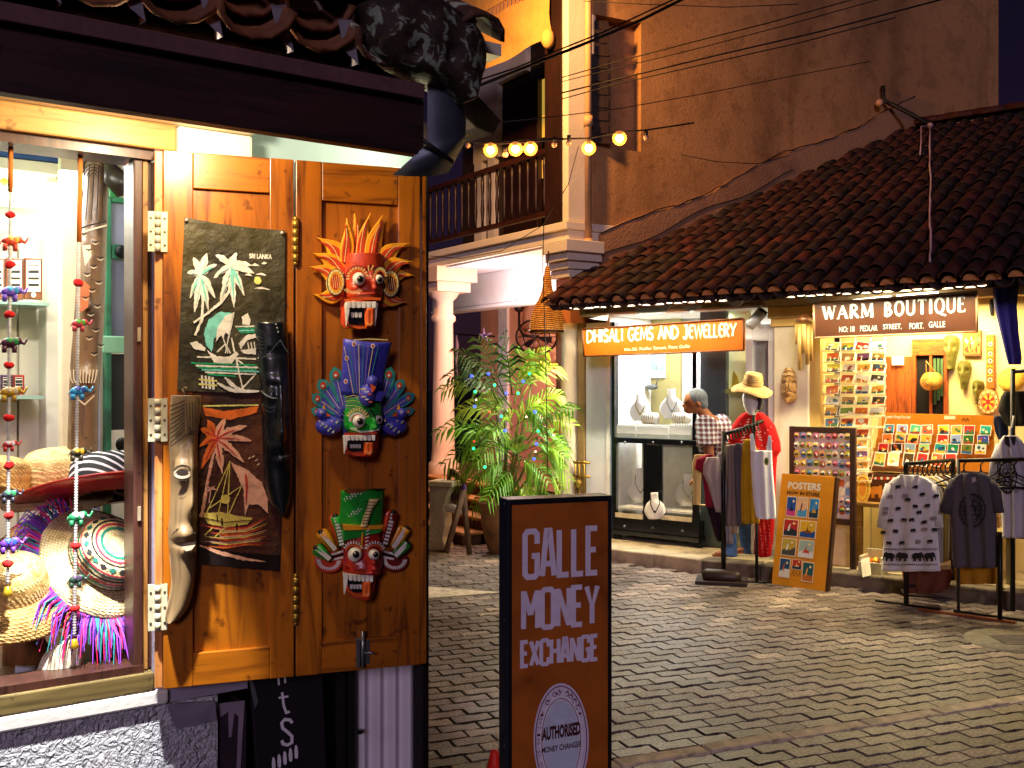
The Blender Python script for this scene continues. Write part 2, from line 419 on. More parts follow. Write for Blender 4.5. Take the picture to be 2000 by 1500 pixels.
# ---------------------------------------------------------------- lettering
def _o(x0, x1, y0, y1, c=.22):
    w = x1 - x0; h = y1 - y0; a = c*w; k = min(c*w*1.0, h*.3)
    return [(x0 + a, y0), (x1 - a, y0), (x1, y0 + k*.6), (x1, y1 - k*.6), (x1 - a, y1), (x0 + a, y1), (x0, y1 - k*.6), (x0, y0 + k*.6)]
BLOCK = {
 'A': [[(0,0),(.36,1),(.64,1),(1,0)], [(.17,.27),(.83,.27)]], 'G': [[(1,.72),(1,.93),(.8,1),(.2,1),(0,.93),(0,.07),(.2,0),(.8,0),(1,.07),(1,.46),(.55,.46)]],
 'L': [[(0,1),(0,0),(1,0)]], 'E': [[(1,1),(0,1),(0,0),(1,0)], [(0,.52),(.85,.52)]], 'M': [[(0,0),(0,1)], [(.04,.97),(.5,.36)], [(.96,.97),(.5,.36)], [(1,1),(1,0)]],
 'O': ['c', [(.2,0),(.8,0),(1,.07),(1,.93),(.8,1),(.2,1),(0,.93),(0,.07)]], 'N': [[(0,0),(0,1)], [(.05,.95),(.95,.05)], [(1,0),(1,1)]], 'Y': [[(0,1),(.5,.45),(1,1)], [(.5,.5),(.5,0)]],
 'X': [[(0,1),(1,0)], [(1,1),(0,0)]], 'C': [[(1,.72),(1,.93),(.8,1),(.2,1),(0,.93),(0,.07),(.2,0),(.8,0),(1,.07),(1,.28)]],
 'H': [[(0,0),(0,1)], [(1,0),(1,1)], [(0,.52),(1,.52)]], 'U': [[(0,1),(0,.07),(.2,0),(.8,0),(1,.07),(1,1)]], 'T': [[(0,1),(1,1)], [(.5,1),(.5,0)]],
 'R': [[(0,0),(0,1),(.8,1),(1,.92),(1,.6),(.8,.5),(0,.5)], [(.5,.5),(1,0)]], 'I': [[(.5,0),(.5,1)]], 'D': ['c', [(0,0),(.75,0),(1,.12),(1,.88),(.75,1),(0,1)]],
 'S': [[(1,.75),(1,.93),(.8,1),(.2,1),(0,.93),(0,.62),(.2,.54),(.8,.46),(1,.38),(1,.07),(.8,0),(.2,0),(0,.07),(0,.25)]],
 'B': [[(0,0),(0,1),(.8,1),(1,.9),(1,.62),(.8,.52),(0,.52)], [(.8,.52),(1,.42),(1,.1),(.8,0),(0,0)]], 'K': [[(0,0),(0,1)], [(1,1),(.05,.45),(1,0)]],
 'P': [[(0,0),(0,1),(.8,1),(1,.9),(1,.56),(.8,.46),(0,.46)]], 'F': [[(1,1),(0,1),(0,0)], [(0,.52),(.85,.52)]], 'J': [[(1,1),(1,.1),(.75,0),(.25,0),(0,.12),(0,.3)]],
 'W': [[(0,1),(.25,0),(.5,.8),(.75,0),(1,1)]],
}
_ARC = lambda cx, cy, rx, ry, a0, a1, n=14: [(cx + rx*math.cos(R_(a0 + (a1 - a0)*i/n)), cy + ry*math.sin(R_(a0 + (a1 - a0)*i/n))) for i in range(n + 1)]
DECO = dict(BLOCK)                       # tall art-nouveau capitals with round E and G
DECO.update({'E': [_ARC(.62,.5,.62,.5,60,300), [(.02,.56),(.85,.56)]], 'G': [_ARC(.55,.5,.55,.5,50,330) + [(1.02,.42),(.6,.42)]],
 'S': [_ARC(.5,.74,.42,.26,20,250) + _ARC(.5,.25,.45,.25,80,-160)[1:]], 'D': [[(0,0),(0,1)], _ARC(0,.5,.98,.5,90,-90)], 'R': [[(0,0),(0,1)], _ARC(0,.72,.85,.28,90,-90), [(.3,.44),(1,-.05)]],
 'J': [[(.7,1),(.7,.2)] + _ARC(.35,.2,.35,.25,0,-170)[1:], [(.2,1),(.9,1)]], 'Y': [[(0,1),(.5,.45),(1,1)], [(.5,.45),(.35,0)]], 'M': [[(0,0),(.12,1),(.5,.2),(.88,1),(1,0)]],
 'A': [[(0,0),(.5,1),(1,0)], [(.15,.35),(.85,.35)]], 'L': [[(0,1),(0,0),(.9,0)]], 'W': [[(0,1),(.25,0),(.5,.95),(.75,0),(1,1)]]})
T_, t_ = 1.0, 0.45                       # serif capitals: thick and thin strokes, feet on the stems
def _sf(x, y, h=.13): return ([(x - h, y), (x + h, y)], .4)
SERIF = {
 'W': [([(.05,1),(.3,0)],T_),([(.3,0),(.5,.95)],t_),([(.48,1),(.73,0)],T_),([(.73,0),(.96,1)],t_),_sf(.05,1),_sf(.95,1)],
 'A': [([(.06,0),(.48,1)],t_),([(.46,1),(.9,0)],T_),([(.22,.34),(.76,.34)],t_),_sf(.06,0),_sf(.92,0)],
 'R': [([(.15,0),(.15,1)],T_),(_ARC(.2,.75,.55,.25,90,-90),.8),([(.35,.5),(.92,0)],T_),([(.15,.5),(.3,.5)],t_),_sf(.15,0),_sf(.1,1,.1),_sf(.95,0,.08)],
 'M': [([(.1,0),(.14,1)],t_),([(.14,1),(.5,.05)],T_),([(.5,.05),(.86,1)],t_),([(.86,1),(.9,0)],T_),_sf(.1,0),_sf(.9,0),_sf(.1,1,.08),_sf(.9,1,.08)],
 'B': [([(.15,0),(.15,1)],T_),(_ARC(.2,.75,.5,.25,90,-90),.8),(_ARC(.2,.25,.62,.25,90,-90),.9),_sf(.12,0,.1),_sf(.12,1,.1)],
 'O': [(_ARC(.5,.5,.42,.5,0,180),.8),(_ARC(.5,.5,.42,.5,180,360),.8)],
 'U': [([(.12,1),(.12,.3)] + _ARC(.48,.3,.36,.3,180,360)[1:] + [(.84,1)],.75),_sf(.12,1),_sf(.86,1)],
 'T': [([(.05,1),(.95,1)],.6),([(.5,1),(.5,0)],T_),_sf(.5,0),([(.05,1),(.05,.86)],.35),([(.95,1),(.95,.86)],.35)],
 'I': [([(.5,0),(.5,1)],T_),_sf(.5,0,.22),_sf(.5,1,.22)],
 'Q': [(_ARC(.5,.5,.42,.5,0,180),.8),(_ARC(.5,.5,.42,.5,180,360),.8),([(.5,0),(.75,-.12),(1.15,-.2)],.6)],
 'E': [([(.15,0),(.15,1)],T_),([(.1,1),(.85,1)],.45),([(.1,0),(.9,0)],.45),([(.15,.52),(.66,.52)],.4),([(.85,1),(.85,.84)],.35),([(.9,0),(.9,.17)],.35),([(.66,.6),(.66,.44)],.3)],
}
def letters(b, font, body, x0, z0, x1, z1, sw, y, gap=.25, widths=None, dz=0.0):
    """strokes of body between two corners; dz raises the right end"""
    ws = [(widths or {}).get(c, 1.0) for c in body]; tot = sum(ws) + gap*(len(body) - 1); k = (x1 - x0)/tot; x = x0
    for c, w_ in zip(body, ws):
        if c != ' ':
            gl = font[c]; closed = False
            for it in gl:
                if it == 'c': closed = True; continue
                pts, tw = (it if isinstance(it, tuple) else (it, 1.0))
                b.ribbon([(x + px_*w_*k, z0 + pz*(z1 - z0) + dz*((x - x0)/(x1 - x0))) for px_, pz in pts], sw*tw, y, closed)
        x += (w_ + gap)*k
_FT = {}
def print_text(b, body, x0, z0, x1, z1, y, dz=0.0, bold=0.0):
    """plain print in the program's built-in face, fitted between two corners"""
    if (body, bold) not in _FT:
        c = bpy.data.curves.new('print', 'FONT'); c.body = body; c.offset = bold; c.fill_mode = 'FRONT'; c.resolution_u = 3
        o = bpy.data.objects.new('tmp_print', c); COL.objects.link(o)
        me = bpy.data.meshes.new_from_object(o.evaluated_get(bpy.context.evaluated_depsgraph_get()))
        _FT[(body, bold)] = ([tuple(v.co) for v in me.vertices], [list(p.vertices) for p in me.polygons])
        bpy.data.objects.remove(o); bpy.data.curves.remove(c); bpy.data.meshes.remove(me)
    vs, fs = _FT[(body, bold)]
    if not vs: return
    ax = min(v[0] for v in vs); bx = max(v[0] for v in vs); az = min(v[1] for v in vs); bz = max(v[1] for v in vs)
    out = []
    for v in vs:
        f = (v[0] - ax)/(bx - ax); out.append((x0 + f*(x1 - x0), y, z0 + (v[1] - az)/(bz - az)*(z1 - z0) + dz*f))
    b.add(out, fs)
ORD = ['first', 'second', 'third', 'fourth', 'fifth', 'sixth', 'seventh', 'eighth', 'ninth', 'tenth', 'eleventh', 'twelfth', 'thirteenth', 'fourteenth']
# ================================================================ seen and assumed lamps of the place, plus an added fill spot
LW = lambda fr, px, py, y: (lambda q: fr.w(q[0], y, q[1]))(fr.q(px, py, y))
WARM = (1.0, 0.62, 0.27); WHITE = (1.0, 0.93, 0.80); COOL = (0.86, 0.93, 1.0); SODIUM = (1.0, 0.47, 0.11)
lamp('AREA', 'assumed_window_ceiling_lamp', L.w(-.35, .75, 2.2), 24, (1.0, .95, .86), .7, rot=(0, 0, R_(35)), size_y=.5)  # unseen ceiling light, assumed from the bright window bay
lamp('AREA', 'assumed_window_strip_lamp', L.w(-.22, .10, 2.135), 8, (1.0, .95, .86), .5, target=L.w(-.15, .6, 1.1), size_y=.04)  # unseen strip light assumed inside the window head, over the goods
lamp('POINT', 'assumed_eave_lamp', L.w(-.05, -.35, 2.19), 18, (1.0, .80, .50), .035)  # lamp hidden by the fascia, assumed from glow and shadows on the shutters
lamp('SPOT', 'base_fill_spot', L.w(-.25, -.378, 2.22), 430, (1.0, .98, .95), .03, target=L.w(-.17, -.05, .55), spot=37, blend=.4)  # unseen spot added to brighten the plaster base below the window
lamp('POINT', 'assumed_soffit_lamp', L.w(.62, -.12, 2.235), 2.6, (1.0, .88, .55), .03)  # unseen second lamp, assumed from the yellowish light on the upper wall
lamp('AREA', 'assumed_jewellery_ceiling_lamp', R.w(-.3, .35, 2.25), 70, (.95, .97, 1.0), .9, rot=(0, 0, R_(-38)), size_y=.35)  # shop ceiling light assumed for the cool white interior, fixture unseen
lamp('AREA', 'assumed_jewellery_eave_lamp', R.w(-.3, -.46, 2.31), 130, (1.0, .90, .62), 1.6, rot=(0, 0, R_(-38)), size_y=.05)  # unseen light assumed under the eave, over the jewellery sign
lamp('AREA', 'boutique_eave_lamp', R.w(1.8, -.46, 2.31), 125, (1.0, .84, .46), 1.5, rot=(0, 0, R_(-38)), size_y=.05)
lamp('AREA', 'assumed_boutique_ceiling_lamp', R.w(2.0, .1, 2.25), 55, (1.0, .80, .40), .9, rot=(0, 0, R_(-38)), size_y=.3)  # ceiling light assumed from the warm yellow interior, fixture unseen
lamp('POINT', 'assumed_porch_lamp', B.w(-1.7, .30, 2.30), 62, (1.0, .76, .68), .08)  # unseen porch light, assumed from the lit pink walls
lamp('POINT', 'wicker_lamp_bulb', B.w(-.40, .70, 2.2), 75, (1.0, .50, .14), .05)
lamp('SPOT', 'assumed_street_lamp_light', (-.55, 8.75, 5.7), 760, SODIUM, .12, target=(.7, 10.5, 4.2), spot=120, blend=1.0)  # unseen sodium lamp, assumed from the orange light on the side wall

# ================================================================ ground, paving, kerb
b = mb(mat('#1a1512', .95, var=.3)); b.add([(-250, -250, -.034), (250, -250, -.034), (250, 250, -.034), (-250, 250, -.034)], [(0, 1, 2, 3)])
ROAD = bpy.data.objects.new('road', b.mesh('road')); COL.objects.link(ROAD); tag(ROAD, kind='structure')
KERB = [(.20, 10.05), (.49, 9.76), (.91, 9.33), (1.63, 8.72), (2.50, 8.22), (3.55, 7.42), (4.7, 6.55)]
def kerb_y(x):
    if x < KERB[0][0]: return 10.3
    for (a, c), (d, e) in zip(KERB, KERB[1:]):
        if a <= x <= d: return c + (e - c)*(x - a)/(d - a)
    return 6.3
PA = 22.5; ca, sa = math.cos(R_(PA)), math.sin(R_(PA)); PL, PW = .200, .098
def paver_mesh(rnd):
    l = PL/2 - .0045; w = PW/2 - .0042; k = .017
    out = [(-l, -w), (-l*.42, -w + k*.5), (l*.08, -w - k*.35), (l, -w), (l, w), (l*.08, w - k*.35), (-l*.42, w + k*.5), (-l, w)]
    ins = [(x*.965, y*.93) for x, y in out]; n = 8
    vs = [(x, y, -.035) for x, y in out] + [(x, y, -.005) for x, y in out] + [(x, y, rnd.uniform(-.0012, .0012)) for x, y in ins]
    fs = [(i, (i + 1) % n, (i + 1) % n + n, i + n) for i in range(n)] + [(i + n, (i + 1) % n + n, (i + 1) % n + 2*n, i + 2*n) for i in range(n)] + [list(range(2*n, 3*n))]
    return vs, fs
def paver_mat():
    m, nt, bs = _new('concrete_paver'); oi = nt.nodes.new('ShaderNodeObjectInfo')
    geo = nt.nodes.new('ShaderNodeNewGeometry')
    n = _noise(nt, 55, 6); n2 = nt.nodes.new('ShaderNodeTexNoise'); n2.inputs['Scale'].default_value = 1.7; n2.inputs['Detail'].default_value = 5
    nt.links.new(geo.outputs['Position'], n2.inputs[0])
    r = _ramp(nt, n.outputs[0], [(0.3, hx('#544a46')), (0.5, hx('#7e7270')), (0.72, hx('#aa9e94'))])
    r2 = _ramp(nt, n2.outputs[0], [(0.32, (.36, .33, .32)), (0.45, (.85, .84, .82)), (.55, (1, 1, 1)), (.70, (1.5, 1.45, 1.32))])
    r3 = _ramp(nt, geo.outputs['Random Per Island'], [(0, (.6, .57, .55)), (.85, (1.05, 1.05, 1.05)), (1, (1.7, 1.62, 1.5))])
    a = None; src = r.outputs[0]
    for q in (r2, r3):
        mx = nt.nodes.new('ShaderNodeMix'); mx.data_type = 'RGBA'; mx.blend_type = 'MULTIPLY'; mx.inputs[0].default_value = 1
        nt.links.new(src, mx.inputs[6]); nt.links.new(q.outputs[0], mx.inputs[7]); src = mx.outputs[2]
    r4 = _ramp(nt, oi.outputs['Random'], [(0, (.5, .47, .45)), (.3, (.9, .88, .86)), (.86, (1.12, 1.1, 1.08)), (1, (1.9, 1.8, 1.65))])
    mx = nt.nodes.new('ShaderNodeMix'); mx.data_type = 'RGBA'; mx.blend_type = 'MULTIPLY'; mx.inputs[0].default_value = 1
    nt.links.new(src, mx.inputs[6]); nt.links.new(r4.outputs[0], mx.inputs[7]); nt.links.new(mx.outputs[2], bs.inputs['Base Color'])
    rr = _ramp(nt, n2.outputs[0], [(0.35, (.36,)*3), (0.7, (.62,)*3)]); nt.links.new(rr.outputs[0], bs.inputs['Roughness'])
    _bump(nt, bs, n.outputs[0], .55, .006); return m
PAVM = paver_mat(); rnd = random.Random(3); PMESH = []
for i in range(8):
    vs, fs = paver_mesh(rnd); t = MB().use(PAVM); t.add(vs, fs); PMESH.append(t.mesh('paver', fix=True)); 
    if i == 0: PV0, PF0 = vs, fs
s1a, s1b = gp(1190, 1493), gp(2000, 1364)
s1n = Vector((-(s1b[1] - s1a[1]), s1b[0] - s1a[0])).normalized()
def strip_d(X, Y): return (Vector((X, Y)) - Vector(s1a)).dot(s1n)
pav = []
V0 = -s1a[0]*sa + s1a[1]*ca; VOFF = V0 - round(V0/PW)*PW
for j in range(20, 150):
    for i in range(-40, 60):
        u = (i + .5*(j % 2))*PL; v = j*PW + VOFF; X = u*ca - v*sa; Y = u*sa + v*ca
        if Y < 3.6 or Y > 11: continue
        px = 1000 + X/Y*2000; py = 750 + 3200/Y
        if px < 300 or px > 2420 or py > 1640: continue
        if (Vector((X, Y)) - Vector(L.o)).dot(Vector(L.ey)) > -.02 and (Vector((X, Y)) - Vector(L.o)).dot(Vector(L.ex)) < .7: continue
        if Y > kerb_y(X) - .10: continue
        if -.07 < strip_d(X, Y) < .07: continue
        pav.append((X*X + Y*Y + (0 if 820 < px < 2020 and py < 1510 else 900), X, Y))
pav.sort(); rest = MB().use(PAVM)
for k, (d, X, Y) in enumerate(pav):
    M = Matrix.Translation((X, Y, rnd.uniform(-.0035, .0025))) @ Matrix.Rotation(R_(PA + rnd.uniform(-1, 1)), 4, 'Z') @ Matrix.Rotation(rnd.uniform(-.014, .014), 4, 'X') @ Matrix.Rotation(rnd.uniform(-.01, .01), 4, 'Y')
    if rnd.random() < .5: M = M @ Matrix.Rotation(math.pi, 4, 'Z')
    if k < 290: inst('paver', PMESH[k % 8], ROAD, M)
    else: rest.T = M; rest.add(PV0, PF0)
me = rest.mesh('far_pavers'); o = bpy.data.objects.new('far_pavers', me); COL.objects.link(o); o.parent = ROAD; o['kind'] = 'stuff'
# pale drainage strip crossing the paving, slab by slab
sm_ = mat('#e2d0b8', .85, var=.25, scale=14, bump=.6, bscale=90, dirt='#a08c78')
sd = (Vector(s1b) - Vector(s1a)).normalized(); ang = math.atan2(sd.y, sd.x)
for k in range(-3, 8):
    t = MB().use(sm_); ln = .44; t.box(0, ln - .008, -.046, .046, -.03, .006)
    c = Vector(s1a) + sd*(k*ln - .4)
    o = inst('kerb_strip_slab', t.mesh('kerb_strip_slab'), ROAD, Matrix.Translation((c.x, c.y, rnd.uniform(-.003, .003))) @ Matrix.Rotation(ang + rnd.uniform(-.008, .008), 4, 'Z'))
    md = o.modifiers.new('bevel', 'BEVEL'); md.width = .006; md.segments = 1
t = MB().use(sm_); t.prismz([gp(700, 1150), gp(840, 1147), gp(978, 1158), gp(840, 1169), gp(700, 1172)], -.03, .005); inst('concrete_patch', t.mesh('concrete_patch'), ROAD)
# round drain cover at the right edge
t = MB().use(mat('#8a7f70', .7, var=.4, scale=20, bump=.5)); c = gp(1985, 1252)
t.lathe([(0, .006), (.30, .006), (.31, -.02)], (c[0], c[1], 0), 28)
for q in range(8): t.box(c[0] - .12, c[0] + .12, c[1] - .11 + q*.03, c[1] - .095 + q*.03, .0062, .011)
inst('drain_cover', t.mesh('drain_cover'), ROAD)

PAVE = bpy.data.objects.new('pavement', (lambda q: (q.prismz([(x + .07, y + .07) for x, y in KERB] + [R.w(4.2, 1.2, 0)[:2], R.w(-1.25, 1.2, 0)[:2]], -.03, .108), q.mesh('pavement'))[1])(mb(stucco('#b9a888', '#6e6049', 20, .5, .02, 3)))); COL.objects.link(PAVE); tag(PAVE, kind='structure')
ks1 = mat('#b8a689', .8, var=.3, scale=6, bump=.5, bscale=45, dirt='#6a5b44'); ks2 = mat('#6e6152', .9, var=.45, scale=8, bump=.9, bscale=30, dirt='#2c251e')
for si, ((a, c), (d, e)) in enumerate(zip(KERB, KERB[1:])):
    v = Vector((d - a, e - c)); n_ = max(1, round(v.length/.62)); an = math.atan2(v.y, v.x)
    for k in range(n_):
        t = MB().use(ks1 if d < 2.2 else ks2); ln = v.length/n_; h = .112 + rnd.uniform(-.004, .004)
        t.box(.004, ln - .004, -.05, .16, -.03, h)
        o = inst('kerb_stone', t.mesh('kerb_stone'), PAVE, Matrix.Translation((a + v.x*k/n_, c + v.y*k/n_, 0)) @ Matrix.Rotation(an + rnd.uniform(-.012, .012), 4, 'Z'))
        md = o.modifiers.new('bevel', 'BEVEL'); md.width = .014; md.segments = 2

# ================================================================ clay tiles
def half_tile(ln, r0, r1, th, up=True, seg=6):
    vs = []; sgn = 1 if up else -1
    for (yy, r) in ((0, r0), (ln, r1)):
        for k in range(seg + 1):
            a = math.pi*k/seg
            vs.append((r*math.cos(a), yy, sgn*r*.85*math.sin(a)))
        for k in range(seg + 1):
            a = math.pi*k/seg
            vs.append(((r - th)*math.cos(a), yy, sgn*(r - th)*.85*math.sin(a)))
    n = seg + 1; fs = []
    for k in range(seg):
        fs += [(k, k + 1, 2*n + k + 1, 2*n + k), (n + k, 3*n + k, 3*n + k + 1, n + k + 1), (k, n + k, n + k + 1, k + 1), (2*n + k, 2*n + k + 1, 3*n + k + 1, 3*n + k)]
    fs += [(0, 2*n, 3*n, n), (seg, n + seg, 3*n + seg, 2*n + seg)]
    return vs, fs
def tile_obj(m, ln, r0, r1, th, up, seg=6):
    t = MB().use(m); vs, fs = half_tile(ln, r0, r1, th, up, seg); t.add(vs, fs, True); me = t.mesh('roof_tile'); return me

# ================================================================ near shop
SHOP = thing('corner_shop', 'near souvenir shop with open window, folded-back timber shutters and mossy tiled eave', 'shop', L)
cream = mat('#efe3c4', .7, var=.08, scale=4, bump=.25, bscale=30); white = mat('#e9e6da', .7, var=.12, scale=5, bump=.3, bscale=25)
xe = lambda px, y=0: L.x(px, y)
part(SHOP, 'stucco_wall', mb(stucco('#e2e3ea', '#c4c2cc', 52, 1.0, .035, 3, .3)).box(-2.4, xe(425), 0, .3, 0, .838), label='rough white plaster wall below the window')
b = mb(mat('#332330', .7, var=.5, scale=7, bump=.4, bscale=30)).box(xe(425) + .001, xe(484), .012, .3, 0, .80)
b.use(mat('#9b8a9c', .8, var=.3)).poly(pxl(L, [(428, 1374), (478, 1368), (474, 1430), (470, 1500), (462, 1500), (466, 1400), (458, 1392), (452, 1440), (447, 1440), (446, 1390), (432, 1400), (426, 1412)], .01), .0105)
part(SHOP, 'peeling_wall_end', b)
part(SHOP, 'plaster_block', mb(mat('#8d8796', .85, var=.3, scale=12, bump=.6, bscale=40)).prism(pxl(L, [(326, 1376), (420, 1370), (424, 1408), (345, 1424)], -.012), -.012, -.0005))
part(SHOP, 'sill_ledge', mb(mat('#f2efe8', .6, var=.08, bump=.3)).box(-2.4, xe(318) + .01, -.012, .2, .842, .876), bevel=.006)
part(SHOP, 'pier', mb(mat('#a59bae', .8, var=.2, scale=5, bump=.4)).box(xe(301), xe(484), .002, .25, .8405, 2.125))
part(SHOP, 'pier_cap', mb(white).box(xe(341), xe(485), -.03, .2, 2.127, 2.212), bevel=.006)
b = mb(cream); b.box(-2.4, xe(485), -.055, .2, 2.214, 2.236).box(-2.4, xe(485), -.085, .2, 2.2365, 2.30)
part(SHOP, 'cornice', b, bevel=.004)
part(SHOP, 'upper_wall', mb(mat('#a9c9d6', .75, var=.1, scale=3, bump=.3, bscale=30)).box(xe(485) + .002, xe(826) , .06, .2, 1.9, 2.7))
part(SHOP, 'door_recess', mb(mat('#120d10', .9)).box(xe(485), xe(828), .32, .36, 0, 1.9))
part(SHOP, 'shop_ceiling', mb(mat('#e8ddc0', .8)).box(-2.4, xe(835), -.36, .2, 2.42, 2.45))
part(SHOP, 'fascia_board', mb(wood('#3b1d1c', '#1c0d10', (1.2, 14, 14), .6, 0)).box(-2.4, xe(820, -.4), -.42, -.385, 2.128, 2.255), bevel=.003)
part(SHOP, 'fascia_moulding', mb(mat('#6b4a4c', .7, var=.3, scale=20, bump=.4)).box(-2.4, xe(824, -.43), -.445, -.4205, 2.250, 2.285), bevel=.003)
part(SHOP, 'soffit', mb(mat('#d8cfae', .8)).box(-2.4, xe(820, -.4), -.384, -.09, 2.27, 2.28))
part(SHOP, 'corner_post', mb(mat('#181014', .5, var=.4, scale=20)).box(xe(824, -.1), xe(838, -.1), -.10, -.05, 0, 2.3), bevel=.003)
# window: head, jambs, sill rail
gold = wood('#b98544', '#8a5a24', (1.2, 14, 14), .5, .1); goldv = wood('#b98544', '#8a5a24', (14, 14, 1.2), .5, .1)
brown = wood('#4a2a20', '#2a1512', (14, 14, 1.2), .45, .2); olive = wood('#7a683a', '#4b3d20', (1.0, 14, 14), .6, .05)
WIN = part(SHOP, 'window', mb(gold).box(-2.4, xe(337), -.028, .1, 2.150, 2.2125), label='open shop window with heavy timber frame', bevel=.004)
part(SHOP, 'frame_head', mb(brown).box(-2.4, xe(300), -.006, .1, 2.128, 2.149), WIN)
part(SHOP, 'frame_jamb', mb(brown).box(xe(262), xe(281), .004, .09, .925, 2.1275), WIN, bevel=.004)
part(SHOP, 'frame_stop', mb(goldv).box(xe(282), xe(292), .012, .1, .925, 2.1275), WIN, bevel=.002)
part(SHOP, 'frame_post', mb(brown).box(xe(293), xe(303), .02, .11, .925, 2.1275), WIN, bevel=.002)
part(SHOP, 'frame_sill', mb(olive).box(-2.4, xe(300), -.008, .12, .878, .922), WIN, bevel=.004)
part(SHOP, 'sill_rail', mb(brown).box(-2.4, xe(281), .0, .1, .9225, .94), WIN)
b = mb(mat('#d8c8a8', .4, .6)); 
for py in (640, 990): b.prism(pxl(L, [(268, py), (274, py - 1), (274, py + 26), (268, py + 27)], .003), -.002, .003)
part(SHOP, 'lock_plate', b, WIN)
# inside of the window bay
INW = mat('#f0e9d2', .75, var=.06, bump=.15)
b = mb(INW); b.box(-2.4, .55, 1.45, 1.5, .8, 2.45).box(-2.4, -2.35, .12, 1.45, .8, 2.45).box(.18, .22, .27, 1.45, .8, 2.45).box(-2.4, .55, .12, 1.5, 2.40, 2.418)
part(SHOP, 'inner_walls', b)
part(SHOP, 'display_deck', mb(wood('#7a5636', '#4b311d', (1.2, 14, 14))).box(-2.4, .18, .121, 1.45, .86, .9)) 
# tiled eave
TM = tile_mat('#8a5634', None, 14); TMG = tile_mat('#5c3c2a', '#a9b8a4', 18)
ROOF = part(SHOP, 'roof', mb(mat('#241712', .9)).add([(-2.4, -.44, 2.30), (xe(900, -.4), -.44, 2.30), (xe(900, -.4), 1.6, 3.45), (-2.4, 1.6, 3.45), (-2.4, -.44, 2.27), (xe(900, -.4), -.44, 2.27), (xe(900, -.4), 1.6, 3.42), (-2.4, 1.6, 3.42)],
            [(0,1,2,3),(7,6,5,4),(0,4,5,1),(1,5,6,2),(2,6,7,3),(3,7,4,0)]) or None) if False else None
b = mb(mat('#241712', .9)); b.T = None
xR = xe(905, -.45)
b.add([(-2.4, -.40, 2.305), (xR, -.40, 2.305), (xR, 1.6, 3.455), (-2.4, 1.6, 3.455), (-2.4, -.40, 2.288), (xR, -.40, 2.288), (xR, 1.6, 3.438), (-2.4, 1.6, 3.438)], [(0,1,2,3),(7,6,5,4),(0,4,5,1),(1,5,6,2),(2,6,7,3),(3,7,4,0)])
ROOF = part(SHOP, 'roof', b, label='weathered clay tile eave with lichen at its corner')
pan = [tile_obj(TM, .36, .086, .078, .014, False), tile_obj(TMG, .36, .086, .078, .014, False)]
cov = [tile_obj(TM, .36, .066, .058, .013, True), tile_obj(TMG, .36, .066, .058, .013, True)]
sl = R_(29.9); rb = BASE[SHOP.name]; P_ = .152; x = xR - .06; c = 0
def tile_at(me, x, d, lift, jit=.02, parent=ROOF, e=(-.47, 2.335), slope=sl):
    y = e[0] + d*math.cos(slope) - lift*math.sin(slope); z = e[1] + d*math.sin(slope) + lift*math.cos(slope)
    return inst('roof_tile', me, parent, Matrix.Translation((x, y, z)) @ Matrix.Rotation(slope + rnd.uniform(-jit, jit), 4, 'X') @ Matrix.Rotation(rnd.uniform(-jit, jit), 4, 'Z'))
while x > -1.5:
    g = 1 if x > xe(735, -.45) else 0
    for r in range(4):
        tile_at(pan[g], x, r*.29 + rnd.uniform(-.012, .012), .035 + r*.004)
        if r == 0: tile_at(pan[0 if g == 0 else g], x + rnd.uniform(-.01, .01), .045, .068)
        tile_at(cov[g], x - P_/2, r*.29 + .012 + rnd.uniform(-.012, .012), .072 + r*.004)
        if r == 0 and c % 2: tile_at(cov[g], x - P_/2, .07, .092)
    x -= P_; c += 1
for r in range(4): tile_at(cov[1], xR + .012, r*.29, .072)
# pale mortar beaks between the tiles
b = mb(mat('#8d8794', .8, var=.2, scale=20, bump=.4))
x = xR - .06
for k in range(14):
    cx = x - P_*k; z0 = 2.335
    b = mb(mat('#8d8794', .8, var=.2, scale=20, bump=.4)); b.add([(cx - .076, -.452, z0 + .055), (cx - .108, -.448, z0 + .05), (cx - .09, -.442, z0 - .012), (cx - .055, -.442, z0 - .035), (cx - .074, -.40, z0 + .055), (cx - .055, -.40, z0 - .03)], [(0, 1, 2, 3), (0, 3, 5, 4)]); part(SHOP, 'mortar_beak', b, ROOF)
# sheet-metal gutter corner and the timber behind it
zn = mat('#5d6470', .42, .55, var=.35, scale=6, bump=.2, bscale=20)
b = mb(zn); q = lambda px, py: L.q(px, py, -.41)
def _gut(u, v):
    (xa, za), (xb, zb), (xc, zc), (xd, zd) = q(826, 162), q(912, 140), q(826, 290), q(908, 268)
    t = 1 - v; X = (xa*(1-u) + xb*u)*(1-t) + (xc*(1-u) + xd*u)*t; Z = (za*(1-u) + zb*u)*(1-t) + (zc*(1-u) + zd*u)*t
    return (X, -.43 - .02*math.sin(u*3.0) + .02*u*u, Z)
b.grid(_gut, 10, 8)
def _trough(u, v):
    (xa, za), (xb, zb), (xc, zc), (xd, zd) = q(824, 286), q(908, 262), q(778, 338), q(888, 334)
    X = (xa*(1-u) + xb*u)*(1-v) + (xc*(1-u) + xd*u)*v; Z = (za*(1-u) + zb*u)*(1-v) + (zc*(1-u) + zd*u)*v
    return (X, -.432 + .05*v - .035*math.sin(u*3.1)*math.sin(v*2.2 + .5), Z - .008*math.sin(u*3.1)*v)
b.grid(_trough, 10, 8)
GUT = part(SHOP, 'gutter', b)
